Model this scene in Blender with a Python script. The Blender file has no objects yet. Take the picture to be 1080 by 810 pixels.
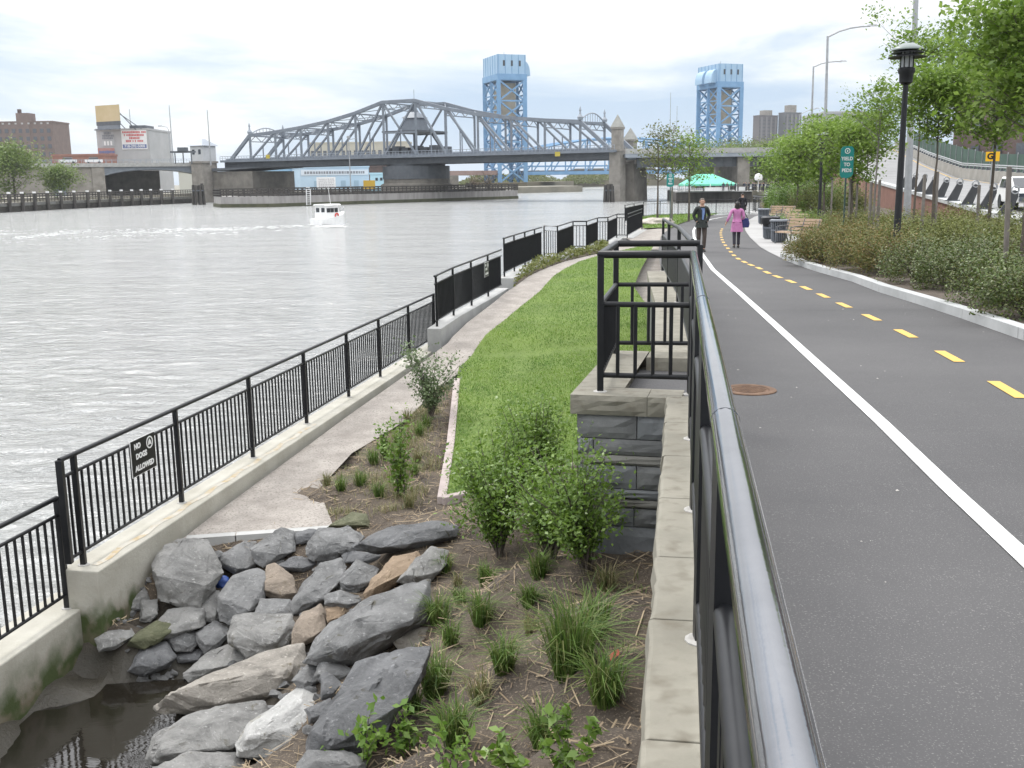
import bpy, bmesh, math, random
import numpy as np
from mathutils import Vector, Matrix, noise, geometry

SC = bpy.context.scene
COL = SC.collection
rnd = random.Random(7)
rad = math.radians
PI = math.pi

# ------------------------------------------------------------------ camera
EYE = Vector((0, 0, 5.0))
FPX = 1085.0                       # focal length in photo pixels (1080 wide)
PITCH = math.atan(215 / FPX)
ROLL = .013
_F = Vector((0, math.cos(PITCH), -math.sin(PITCH)))
_R0 = Vector((1, 0, 0)); _U0 = Vector((0, math.sin(PITCH), math.cos(PITCH)))
_R = _R0 * math.cos(ROLL) - _U0 * math.sin(ROLL)
_U = _U0 * math.cos(ROLL) + _R0 * math.sin(ROLL)
cam_data = bpy.data.cameras.new('camera')
cam_data.sensor_width = 36; cam_data.lens = 36 * FPX / 1080
cam_data.clip_start = .05; cam_data.clip_end = 20000
cam = bpy.data.objects.new('camera', cam_data); COL.objects.link(cam)
m3 = Matrix((_R, _U, -_F)).transposed()
cam.matrix_world = Matrix.Translation(EYE) @ m3.to_4x4()
SC.camera = cam

def ray(x, y): return _F * FPX + _R * (x - 540) + _U * (405 - y)
def pt(x, y, Y):
    d = ray(x, y); return EYE + d * (Y / d.y)
def g(x, y, z):
    d = ray(x, y); return EYE + d * ((z - EYE.z) / d.z)
def on(x, y, zf):
    """where the sight line through a pixel meets the ground z = zf(X, Y)"""
    d = ray(x, y)
    lo, hi = .5 / d.y, None
    k = lo
    prev = k
    step = 1.02
    while k * d.y < 2000:
        P = EYE + d * k
        if P.z < zf(P.x, P.y):
            a, b = prev, k
            for _ in range(30):
                m = (a + b) / 2; P = EYE + d * m
                if P.z < zf(P.x, P.y): b = m
                else: a = m
            return EYE + d * ((a + b) / 2)
        prev = k; k *= step
    return EYE + d * k
def vplane(x, y, A, B):
    """where the sight line meets the upright plane through A and B"""
    d = ray(x, y)
    n = Vector((-(B.y - A.y), B.x - A.x, 0))
    return EYE + d * ((A - EYE).dot(n) / d.dot(n))

def lerp(a, b, t): return a + (b - a) * t
def interp(t, tab):
    if t <= tab[0][0]: return tab[0][1]
    for (a, u), (b, v) in zip(tab, tab[1:]):
        if t <= b: return u + (v - u) * (t - a) / (b - a)
    return tab[-1][1]

# ------------------------------------------------------------------ objects
WLOC = {}
def wl(o): return WLOC.get(o.name, Vector((0, 0, 0))) if o else Vector((0, 0, 0))
def tag(o, label=None, cat=None, group=None, kind=None):
    if label: o['label'] = label
    if cat: o['category'] = cat
    if group: o['group'] = group
    if kind: o['kind'] = kind
    return o
def thing(name, label, cat, loc=(0, 0, 0), rz=0, group=None):
    o = bpy.data.objects.new(name, None); COL.objects.link(o)
    o.empty_display_size = .2
    o.location = loc; o.rotation_euler = (0, 0, rz)
    WLOC[o.name] = Vector(loc)
    return tag(o, label, cat, group)
def link(name, me, mat, parent=None):
    o = bpy.data.objects.new(name, me); COL.objects.link(o)
    if mat is not None and not me.materials:
        for m in (mat if isinstance(mat, (list, tuple)) else [mat]): me.materials.append(m)
    if parent: o.parent = parent
    WLOC[o.name] = wl(parent)
    return o
def copy_tree(o, parent=None):
    c = o.copy(); COL.objects.link(c)
    if parent: c.parent = parent
    for ch in o.children: copy_tree(ch, c)
    return c

def basis(d):
    d = d.normalized()
    a = Vector((0, 0, 1)) if abs(d.z) < .95 else Vector((1, 0, 0))
    u = d.cross(a).normalized(); v = u.cross(d).normalized()
    return u, v

class MB:
    def __init__(s): s.v = []; s.f = []; s.mi = []; s.cur = 0
    def add(s, vs, fs):
        b = len(s.v); s.v += [tuple(q) for q in vs]
        for f in fs: s.f.append(tuple(i + b for i in f)); s.mi.append(s.cur)
        return s
    def box(s, c, size, rz=0, taper=1.0):
        x, y, z = [q / 2 for q in size]; cs, sn = math.cos(rz), math.sin(rz)
        vs = []
        for dz in (-z, z):
            t = taper if dz > 0 else 1
            for dx, dy in ((-x, -y), (x, -y), (x, y), (-x, y)):
                dx *= t; dy *= t
                vs.append((c[0] + dx * cs - dy * sn, c[1] + dx * sn + dy * cs, c[2] + dz))
        return s.add(vs, [(3, 2, 1, 0), (4, 5, 6, 7), (0, 1, 5, 4), (1, 2, 6, 5), (2, 3, 7, 6), (3, 0, 4, 7)])
    def bar(s, p, q, w, h=None):
        p, q = Vector(p), Vector(q); h = h or w
        u, v = basis(q - p); u = u * w / 2; v = v * h / 2
        vs = [p - u - v, p + u - v, p + u + v, p - u + v, q - u - v, q + u - v, q + u + v, q - u + v]
        return s.add(vs, [(3, 2, 1, 0), (4, 5, 6, 7), (0, 1, 5, 4), (1, 2, 6, 5), (2, 3, 7, 6), (3, 0, 4, 7)])
    def tube(s, pts, r, n=10, cap=True):
        pts = [Vector(p) for p in pts]
        rs = r if isinstance(r, (list, tuple)) else [r] * len(pts)
        rings = []
        pu = None
        for i, p in enumerate(pts):
            d = (pts[min(i + 1, len(pts) - 1)] - pts[max(i - 1, 0)]).normalized()
            if pu is None: u, v = basis(d)
            else:
                u = (pu - d * pu.dot(d)).normalized(); v = d.cross(u)
            pu = u
            v = d.cross(u)
            rings.append([p + (u * math.cos(a) + v * math.sin(a)) * rs[i] for a in [2 * PI * k / n for k in range(n)]])
        return s.loft(rings, cap)
    def loft(s, rings, cap=True, closed=True):
        n = len(rings[0]); vs = [q for r in rings for q in r]; fs = []
        for i in range(len(rings) - 1):
            for k in range(n if closed else n - 1):
                a = i * n + k; b = i * n + (k + 1) % n
                fs.append((a, b, b + n, a + n))
        if cap:
            fs.append(tuple(range(n))[::-1]); fs.append(tuple((len(rings) - 1) * n + k for k in range(n)))
        return s.add(vs, fs)
    def lathe(s, prof, c=(0, 0, 0), n=24, cap=True):
        rings = [[(c[0] + r * math.cos(2 * PI * k / n), c[1] + r * math.sin(2 * PI * k / n), c[2] + z) for k in range(n)] for r, z in prof]
        return s.loft(rings, cap)
    def prism(s, poly, z0, z1):
        n = len(poly)
        a = [(p[0], p[1], z0 if not callable(z0) else z0(p[0], p[1])) for p in poly]
        b = [(p[0], p[1], z1 if not callable(z1) else z1(p[0], p[1])) for p in poly]
        area = sum(poly[i][0] * poly[(i + 1) % n][1] - poly[(i + 1) % n][0] * poly[i][1] for i in range(n))
        if area < 0: a.reverse(); b.reverse()
        return s.loft([a, b])
    def quad(s, a, b, c, d): return s.add([a, b, c, d], [(0, 1, 2, 3)])
    def plate(s, o, r, u, w, h, t):
        """box: corner-centred at o, spans w along r, h along u, thickness t along r x u"""
        o, r, u = Vector(o), Vector(r), Vector(u); n = r.cross(u).normalized() * t / 2
        R_, U_ = r * w / 2, u * h / 2
        vs = [o - R_ - U_ - n, o + R_ - U_ - n, o + R_ + U_ - n, o - R_ + U_ - n, o - R_ - U_ + n, o + R_ - U_ + n, o + R_ + U_ + n, o - R_ + U_ + n]
        return s.add(vs, [(3, 2, 1, 0), (4, 5, 6, 7), (0, 1, 5, 4), (1, 2, 6, 5), (2, 3, 7, 6), (3, 0, 4, 7)])
    def sphere(s, c, r, n=12, m=8):
        rx, ry, rz = (r, r, r) if not isinstance(r, (tuple, list)) else r
        rings = []
        for j in range(m + 1):
            t = PI * j / m; q = max(math.sin(t), .02)
            rings.append([(c[0] + rx * q * math.cos(2 * PI * k / n), c[1] + ry * q * math.sin(2 * PI * k / n), c[2] - rz * math.cos(t)) for k in range(n)])
        return s.loft(rings)
    def build(s, name, mat, parent=None, smooth=False, loc=None, bevel=0):
        L = wl(parent) if loc is None else Vector(loc)
        me = bpy.data.meshes.new(name)
        me.from_pydata([(v[0] - L.x, v[1] - L.y, v[2] - L.z) for v in s.v], [], s.f)
        if isinstance(mat, (list, tuple)):
            for m in mat: me.materials.append(m)
            me.polygons.foreach_set('material_index', s.mi)
        if smooth:
            me.polygons.foreach_set('use_smooth', [True] * len(me.polygons))
            try: me.set_sharp_from_angle(angle=rad(38))
            except Exception: pass
        me.update()
        o = link(name, me, mat, parent)
        if loc is not None and parent is None: o.location = loc; WLOC[o.name] = Vector(loc)
        if bevel:
            b = o.modifiers.new('bevel', 'BEVEL'); b.width = bevel; b.segments = 2; b.limit_method = 'ANGLE'
        return o

def single(name, mb, mat, label, cat, group=None, smooth=False, bevel=0):
    xs = np.array(mb.v); c = (float(xs[:, 0].mean()), float(xs[:, 1].mean()), float(xs[:, 2].min()))
    return tag(mb.build(name, mat, None, smooth, loc=c, bevel=bevel), label, cat, group)
def structure(name, mb, mat, smooth=False):
    return tag(mb.build(name, mat, None, smooth), kind='structure')

def raw_mesh(name, verts, faces_flat, per, mat, parent=None, smooth=False):
    """fast mesh from numpy arrays; verts Nx3, faces_flat M*per"""
    L = np.array(wl(parent)); verts = (np.asarray(verts, dtype=np.float32) - L.astype(np.float32))
    nf = len(faces_flat) // per
    me = bpy.data.meshes.new(name)
    me.vertices.add(len(verts)); me.vertices.foreach_set('co', verts.ravel())
    me.loops.add(len(faces_flat)); me.loops.foreach_set('vertex_index', np.asarray(faces_flat, dtype=np.int32))
    me.polygons.add(nf)
    me.polygons.foreach_set('loop_start', np.arange(0, nf * per, per, dtype=np.int32))
    try: me.polygons.foreach_set('loop_total', np.full(nf, per, dtype=np.int32))
    except Exception: pass
    if smooth: me.polygons.foreach_set('use_smooth', np.ones(nf, dtype=bool))
    me.update(calc_edges=True); me.validate()
    return link(name, me, mat, parent)

def leaf_arrays(c, size, rs, up=.4, aspect=.5, fold=True):
    """a small pointed leaf (4 verts) at every centre"""
    n = len(c); c = np.asarray(c)
    a = rs.normal(size=(n, 3)); a /= np.linalg.norm(a, axis=1)[:, None]
    nr = rs.normal(size=(n, 3)); nr[:, 2] = np.abs(nr[:, 2]) + up
    nr /= np.linalg.norm(nr, axis=1)[:, None]
    a = a - nr * (a * nr).sum(1)[:, None]; a /= np.linalg.norm(a, axis=1)[:, None]
    b = np.cross(nr, a)
    s = (size * (.6 + .8 * rs.random(n)))[:, None]
    v = np.empty((n, 4, 3))
    v[:, 0] = c - a * s * .5; v[:, 1] = c + b * s * aspect * .5 + nr * s * .08
    v[:, 2] = c + a * s * .5; v[:, 3] = c - b * s * aspect * .5 + nr * s * .08
    return v.reshape(-1, 3), np.arange(n * 4)
def leaves(name, c, size, mat, parent, seed=0, up=.4, aspect=.55):
    v, f = leaf_arrays(c, size, np.random.RandomState(seed), up, aspect)
    return raw_mesh(name, v, f, 4, mat, parent)

def region(name, poly, zf, step, mat, kind='structure', jitter=0):
    """flat-ish ground patch: outline poly (x, y) filled with a grid, lifted to z = zf(x, y)"""
    P = [Vector((p[0], p[1])) for p in poly]
    # subdivide outline
    out = []
    for i, a in enumerate(P):
        b = P[(i + 1) % len(P)]; n = max(1, int((b - a).length / step))
        for k in range(n): out.append(a.lerp(b, k / n))
    xs = [p.x for p in out]; ys = [p.y for p in out]
    arr = np.array([(p.x, p.y) for p in out])
    gx = np.arange(min(xs) + step / 2, max(xs), step); gy = np.arange(min(ys) + step / 2, max(ys), step)
    X, Y = np.meshgrid(gx, gy); X = X.ravel(); Y = Y.ravel()
    ins = np.zeros(len(X), bool)
    n = len(arr)
    for i in range(n):
        x1, y1 = arr[i]; x2, y2 = arr[(i + 1) % n]
        if y1 == y2: continue
        c = ((y1 > Y) != (y2 > Y)) & (X < (x2 - x1) * (Y - y1) / (y2 - y1) + x1)
        ins ^= c
    inner = [Vector((float(a), float(b))) for a, b in zip(X[ins], Y[ins])]
    vs = out + inner
    edges = [(i, (i + 1) % n) for i in range(n)]
    rv, re, rf, *_ = geometry.delaunay_2d_cdt(vs, edges, [], 1, 1e-4)
    mb = MB()
    mb.v = [(v.x, v.y, zf(v.x, v.y)) for v in rv]
    for f in rf:
        a, b, c = [rv[i] for i in f[:3]]
        if (b.x - a.x) * (c.y - a.y) - (b.y - a.y) * (c.x - a.x) < 0: f = f[::-1]
        mb.f.append(tuple(f)); mb.mi.append(0)
    return tag(mb.build(name, mat, None, True), kind=kind)

def inside(poly, X, Y):
    arr = np.array([(p[0], p[1]) for p in poly]); ins = np.zeros(len(X), bool); n = len(arr)
    for i in range(n):
        x1, y1 = arr[i]; x2, y2 = arr[(i + 1) % n]
        if y1 == y2: continue
        ins ^= ((y1 > Y) != (y2 > Y)) & (X < (x2 - x1) * (Y - y1) / (y2 - y1) + x1)
    return ins

def ribbon(mb, pts, w, zoff=0, h=None):
    """strip of width w along pts; with h: a solid of that height"""
    L, Rr = [], []
    for i, p in enumerate(pts):
        d = (Vector(pts[min(i + 1, len(pts) - 1)]) - Vector(pts[max(i - 1, 0)])); d.z = 0; d.normalize()
        s = Vector((-d.y, d.x, 0)) * w / 2
        L.append(Vector(p) + s + Vector((0, 0, zoff))); Rr.append(Vector(p) - s + Vector((0, 0, zoff)))
    if h is None:
        n = len(pts); mb.add(Rr + L, [(i, i + 1, n + i + 1, n + i) for i in range(n - 1)])
    else:
        H = Vector((0, 0, h))
        mb.loft([[b, a, a + H, b + H] for a, b in zip(L, Rr)])
    return mb

# ------------------------------------------------------------------ materials
def mat(name, c1, c2=None, scale=4, rough=.7, bump=0, bscale=None, metal=0, spec=.5, detail=6, lo=.35, hi=.65,
        stretch=(1, 1, 1), speck=None, coat=0, bdist=.02):
    m = bpy.data.materials.new(name); m.use_nodes = True
    nt = m.node_tree; N = nt.nodes; L = nt.links; bs = N['Principled BSDF']
    bs.inputs['Roughness'].default_value = rough; bs.inputs['Metallic'].default_value = metal
    bs.inputs['Specular IOR Level'].default_value = spec; bs.inputs['Coat Weight'].default_value = coat
    bs.inputs['Base Color'].default_value = (*c1, 1)
    if c2 is None and not bump: return m
    tc = N.new('ShaderNodeTexCoord'); mp = N.new('ShaderNodeMapping'); mp.inputs['Scale'].default_value = stretch
    L.new(tc.outputs['Object'], mp.inputs['Vector'])
    if c2 is not None:
        no = N.new('ShaderNodeTexNoise'); no.inputs['Scale'].default_value = scale; no.inputs['Detail'].default_value = detail
        no.inputs['Roughness'].default_value = .62
        L.new(mp.outputs[0], no.inputs['Vector'])
        cr = N.new('ShaderNodeValToRGB'); cr.color_ramp.elements[0].position = lo; cr.color_ramp.elements[1].position = hi
        cr.color_ramp.elements[0].color = (*c1, 1); cr.color_ramp.elements[1].color = (*c2, 1)
        L.new(no.outputs['Fac'], cr.inputs['Fac']); out = cr.outputs[0]
        if speck:   # (scale, colour, low, high): fine grains
            n2 = N.new('ShaderNodeTexNoise'); n2.inputs['Scale'].default_value = speck[0]; n2.inputs['Detail'].default_value = 2
            L.new(mp.outputs[0], n2.inputs['Vector'])
            mr = N.new('ShaderNodeMapRange'); mr.inputs['From Min'].default_value = speck[2]; mr.inputs['From Max'].default_value = speck[3]
            L.new(n2.outputs['Fac'], mr.inputs['Value'])
            mx = N.new('ShaderNodeMixRGB'); mx.inputs['Color2'].default_value = (*speck[1], 1)
            L.new(mr.outputs[0], mx.inputs['Fac']); L.new(out, mx.inputs['Color1']); out = mx.outputs[0]
        L.new(out, bs.inputs['Base Color'])
    if bump:
        nb = N.new('ShaderNodeTexNoise'); nb.inputs['Scale'].default_value = bscale or scale * 3; nb.inputs['Detail'].default_value = 8
        nb.inputs['Roughness'].default_value = .65
        L.new(mp.outputs[0], nb.inputs['Vector'])
        bp = N.new('ShaderNodeBump'); bp.inputs['Strength'].default_value = bump; bp.inputs['Distance'].default_value = bdist
        L.new(nb.outputs['Fac'], bp.inputs['Height']); L.new(bp.outputs[0], bs.inputs['Normal'])
    return m

def leafmat(name, cols, trans=.35, rough=.5, spec=.3, var=0, vscale=1.0):
    """leaf paint that differs from leaf to leaf, with some light coming through"""
    m = bpy.data.materials.new(name); m.use_nodes = True
    nt = m.node_tree; N = nt.nodes; L = nt.links; bs = N['Principled BSDF']; out = N['Material Output']
    ge = N.new('ShaderNodeNewGeometry'); cr = N.new('ShaderNodeValToRGB'); el = cr.color_ramp.elements
    while len(el) < len(cols): el.new(.5)
    for i, c in enumerate(cols): el[i].position = i / max(1, len(cols) - 1); el[i].color = (*c, 1)
    L.new(ge.outputs['Random Per Island'], cr.inputs['Fac'])
    src = cr.outputs[0]
    if var:
        no = N.new('ShaderNodeTexNoise'); no.inputs['Scale'].default_value = vscale; no.inputs['Detail'].default_value = 4; L.new(ge.outputs['Position'], no.inputs['Vector'])
        mr = N.new('ShaderNodeMapRange'); mr.inputs['From Min'].default_value = .3; mr.inputs['From Max'].default_value = .7; mr.inputs['To Min'].default_value = 1 - var; mr.inputs['To Max'].default_value = 1 + var
        L.new(no.outputs['Fac'], mr.inputs['Value']); hs_ = N.new('ShaderNodeHueSaturation'); hs_.inputs['Saturation'].default_value = .95
        L.new(mr.outputs[0], hs_.inputs['Value']); L.new(src, hs_.inputs['Color'])
        mh = N.new('ShaderNodeMapRange'); mh.inputs['From Min'].default_value = .3; mh.inputs['From Max'].default_value = .7; mh.inputs['To Min'].default_value = .515; mh.inputs['To Max'].default_value = .485
        L.new(no.outputs['Fac'], mh.inputs['Value']); L.new(mh.outputs[0], hs_.inputs['Hue']); src = hs_.outputs[0]
    L.new(src, bs.inputs['Base Color'])
    bs.inputs['Roughness'].default_value = rough; bs.inputs['Specular IOR Level'].default_value = spec
    tr = N.new('ShaderNodeBsdfTranslucent'); mx = N.new('ShaderNodeMixShader'); mx.inputs[0].default_value = trans
    L.new(src, tr.inputs['Color'])
    L.new(bs.outputs[0], mx.inputs[1]); L.new(tr.outputs[0], mx.inputs[2]); L.new(mx.outputs[0], out.inputs['Surface'])
    return m

def text_mesh(body, size, bold=0, align='CENTER', spacing=1.0, line=1.0):
    cu = bpy.data.curves.new('lettering', 'FONT'); cu.body = body; cu.size = size; cu.align_x = align; cu.align_y = 'CENTER'
    cu.offset = bold; cu.space_character = spacing; cu.space_line = line; cu.resolution_u = 3; cu.extrude = .002
    o = bpy.data.objects.new('lettering', cu); COL.objects.link(o)
    dg = bpy.context.evaluated_depsgraph_get(); dg.update()
    me = bpy.data.meshes.new_from_object(o.evaluated_get(dg))
    bpy.data.objects.remove(o); bpy.data.curves.remove(cu)
    return me
def lettering(body, size, o, r, u, mt, parent, name='lettering', bold=0, spacing=1.0, line=1.0, sx=1.0):
    me = text_mesh(body, size, bold, 'CENTER', spacing, line)
    o, r, u = Vector(o), Vector(r).normalized(), Vector(u).normalized(); n = r.cross(u)
    Lc = wl(parent)
    for v in me.vertices: v.co = o + r * v.co.x * sx + u * v.co.y + n * v.co.z - Lc
    me.materials.clear(); me.name = name
    return link(name, me, mt, parent)
# ------------------------------------------------------------------ palette
BLACK = mat('black_paint', (.007, .0075, .009), (.012, .0125, .014), 8, rough=.4, spec=.35)
RAILPAINT = mat('glossy_black_rail', (.24, .245, .26), (.29, .295, .31), 5, rough=.06, metal=.9, bump=.04, bscale=6)
CONC = mat('concrete', (.34, .325, .28), (.43, .415, .37), 1.7, rough=.85, bump=.25, bscale=30, speck=(60, (.33, .31, .27), .55, .75))
CONC_GREY = mat('grey_concrete', (.30, .30, .29), (.40, .40, .39), 1.5, rough=.85, bump=.2, bscale=25)
CAPSTONE = mat('capstone', (.17, .16, .128), (.255, .24, .195), 1.6, rough=.8, bump=.35, bscale=9, speck=(9, (.13, .115, .085), .52, .78))
ROUGHSTONE = mat('rough_stone', (.24, .235, .20), (.34, .33, .28), 3, rough=.85, bump=.7, bscale=8)
BLUESTONE = [mat('bluestone_%s' % n, a, b, 3, rough=.75, bump=.5, bscale=10) for n, a, b in (
    ('dark', (.115, .118, .118), (.175, .178, .177)), ('blue', (.14, .148, .155), (.195, .204, .212)), ('brown', (.15, .145, .13), (.21, .205, .185)))]
MORTAR = mat('mortar', (.26, .26, .25), (.34, .34, .33), 20, rough=.9)
ASPHALT = mat('asphalt', (.047, .046, .048), (.075, .073, .074), .35, rough=.82, bump=.35, bscale=140, speck=(120, (.17, .165, .16), .60, .72), lo=.3, hi=.7, bdist=.01)
WHITE_LINE = mat('white_road_paint', (.66, .66, .65), (.50, .50, .49), 9, rough=.6, speck=(110, (.16, .16, .16), .60, .68))
YELLOW_LINE = mat('yellow_road_paint', (.66, .41, .08), (.50, .32, .07), 9, rough=.6, speck=(110, (.16, .14, .10), .60, .68))
KERB = mat('kerb_concrete', (.34, .35, .35), (.45, .46, .46), 1.2, rough=.85, bump=.2, bscale=40)
PAVEMENT = mat('pavement_concrete', (.28, .275, .27), (.35, .345, .34), .6, rough=.85, bump=.1, bscale=40)
GRAVEL = mat('gravel', (.235, .212, .19), (.355, .325, .293), 2.2, rough=.95, bump=1, bscale=40, speck=(34, (.18, .16, .14), .52, .70))
PINKSTONE = mat('pink_granite', (.29, .24, .225), (.39, .335, .315), 3, rough=.85, bump=.3, bscale=35, speck=(70, (.25, .21, .2), .56, .72))
TURF = mat('turf', (.085, .13, .022), (.12, .175, .032), 1.2, rough=.95, bump=.5, bscale=40)
SOIL = mat('soil', (.035, .027, .021), (.115, .09, .066), 1.6, rough=.95, bump=1, bscale=30, speck=(60, (.22, .175, .125), .56, .75), lo=.3, hi=.7)
def _wet():
    nt = SOIL.node_tree; N = nt.nodes; L = nt.links; bs = N['Principled BSDF']; src = bs.inputs['Base Color'].links[0].from_socket
    ge = N.new('ShaderNodeNewGeometry'); sx = N.new('ShaderNodeSeparateXYZ'); L.new(ge.outputs['Position'], sx.inputs[0])
    mr = N.new('ShaderNodeMapRange'); mr.inputs['From Min'].default_value = .50; mr.inputs['From Max'].default_value = .85; L.new(sx.outputs['Z'], mr.inputs['Value'])
    mx = N.new('ShaderNodeMixRGB'); mx.inputs['Color1'].default_value = (.045, .04, .03, 1); L.new(mr.outputs[0], mx.inputs['Fac']); L.new(src, mx.inputs['Color2']); L.new(mx.outputs[0], bs.inputs['Base Color'])
    m2 = N.new('ShaderNodeMapRange'); m2.inputs['From Min'].default_value = .40; m2.inputs['From Max'].default_value = .7; m2.inputs['To Min'].default_value = .35; m2.inputs['To Max'].default_value = .95; L.new(sx.outputs['Z'], m2.inputs['Value']); L.new(m2.outputs[0], bs.inputs['Roughness'])
_wet()
MULCH = mat('bark_mulch', (.05, .038, .03), (.11, .088, .068), 3, rough=.95, bump=.8, bscale=30)
STRAW = leafmat('straw', [(.09, .065, .045), (.22, .17, .11), (.34, .27, .18), (.13, .095, .065)], .0, .9)
GRASSM = leafmat('grass_blades', [(.085, .17, .012), (.13, .25, .022), (.155, .265, .03), (.115, .22, .02), (.20, .26, .05)], .4, var=.22, vscale=.9)
TUFTM = leafmat('tuft_blades', [(.05, .10, .02), (.10, .18, .03), (.14, .22, .05), (.20, .21, .08), (.07, .13, .025)], .35)
DRYTUFTM = leafmat('dry_tuft_blades', [(.10, .14, .04), (.22, .20, .10), (.28, .24, .13), (.13, .16, .05)], .3)
SHRUBM = leafmat('shrub_leaves', [(.08, .15, .018), (.13, .22, .03), (.19, .29, .055), (.10, .19, .025)], .38, .4, .5)
LIMEM = leafmat('lime_leaves', [(.10, .20, .025), (.15, .26, .04), (.20, .30, .06)], .4, .4, .5)
GREYLEAF = leafmat('grey_green_leaves', [(.09, .13, .06), (.14, .19, .09), (.18, .23, .12)], .3)
TREEM = leafmat('tree_leaves', [(.09, .16, .02), (.14, .23, .03), (.19, .29, .05), (.26, .36, .09)], .45)
TREEDULL = leafmat('olive_tree_leaves', [(.085, .10, .03), (.13, .15, .05), (.16, .17, .06), (.12, .16, .05)], .4)
TREEFAR = leafmat('far_tree_leaves', [(.10, .16, .035), (.15, .21, .05), (.19, .25, .075)], .3)
TREEPALE = leafmat('pale_tree_leaves', [(.17, .22, .06), (.22, .27, .09), (.13, .18, .05)], .3)
REDSHRUB = leafmat('reddish_shrub_leaves', [(.10, .13, .028), (.16, .15, .045), (.25, .16, .065), (.12, .145, .035), (.085, .115, .025), (.18, .15, .055)], .25)
OLIVESHRUB = leafmat('olive_shrub_leaves', [(.095, .12, .03), (.16, .185, .05), (.21, .22, .07), (.11, .13, .035)], .25)
DARKSHRUB = leafmat('dark_shrub_leaves', [(.045, .08, .014), (.085, .13, .024), (.125, .165, .04), (.11, .105, .035), (.06, .10, .018)], .2, .4, .5)
COVERM = leafmat('ground_cover_leaves', [(.10, .13, .025), (.15, .17, .04), (.19, .19, .06)], .3)
BARK = mat('bark', (.06, .05, .04), (.13, .11, .09), 12, rough=.9, bump=.6, bscale=30, stretch=(1, 1, .3))
BARK_GREY = mat('grey_bark', (.15, .14, .125), (.24, .225, .20), 12, rough=.9, bump=.5, bscale=30, stretch=(1, 1, .3))
STAKE = mat('weathered_stake', (.13, .115, .10), (.22, .20, .18), 14, rough=.9, bump=.4, bscale=40, stretch=(1, 1, .2))
STEEL_GREY = mat('grey_painted_steel', (.14, .16, .19), (.185, .21, .24), .8, rough=.55)
STEEL_DARK = mat('dark_painted_steel', (.07, .08, .092), (.095, .105, .118), .8, rough=.6)
STEEL_LIGHT = mat('pale_painted_steel', (.24, .27, .31), (.29, .32, .36), .5, rough=.55)
BLUE_STEEL = mat('light_blue_steel', (.13, .27, .45), (.17, .32, .51), .3, rough=.55)
BLUE_PANEL = mat('light_blue_panel', (.28, .43, .58), (.32, .47, .62), .2, rough=.55)
COUNTERW = mat('counterweight_concrete', (.38, .33, .25), (.46, .41, .32), .3, rough=.85)
MASONRY = mat('pylon_masonry', (.19, .175, .155), (.29, .27, .24), .6, rough=.9, bump=.6, bscale=3, bdist=.1)
MASONRY_DARK = mat('dark_masonry', (.12, .11, .095), (.20, .185, .16), .4, rough=.9, bump=.5, bscale=3, bdist=.1)
TIMBER = mat('dark_timber', (.035, .032, .03), (.075, .068, .06), 1.5, rough=.9, stretch=(1, 1, .2))
GALV = mat('galvanised_steel', (.32, .33, .34), (.40, .41, .42), 3, rough=.45, metal=.5)
WHITE = mat('white_paint', (.78, .78, .77), (.70, .70, .69), 2, rough=.45)
TEAL = mat('teal_sign', (.01, .22, .20), rough=.4)
GLASS_DARK = mat('dark_glass', (.02, .024, .03), rough=.08, spec=.8)
BRICK = mat('brown_brick', (.15, .115, .105), (.19, .145, .13), .4, rough=.9)
BRICK_DARK = mat('dark_brick', (.085, .06, .055), (.12, .085, .075), .5, rough=.9)
WINDOW = mat('far_window', (.10, .11, .125), rough=.25)
WINDOW_PALE = mat('pale_window', (.42, .42, .42), rough=.4)
REDWALL = mat('red_brown_wall', (.16, .075, .055), (.22, .11, .08), .8, rough=.9, bump=.3, bscale=10)
RUST = mat('rusty_iron', (.095, .055, .035), (.17, .10, .06), 18, rough=.85, bump=.5, bscale=40)
SKIN = mat('skin', (.48, .29, .21), rough=.55)
HAIR_DARK = mat('dark_hair', (.012, .010, .009), rough=.5)
HAIR_GREY = mat('brown_grey_hair', (.10, .075, .055), rough=.6)

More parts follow.
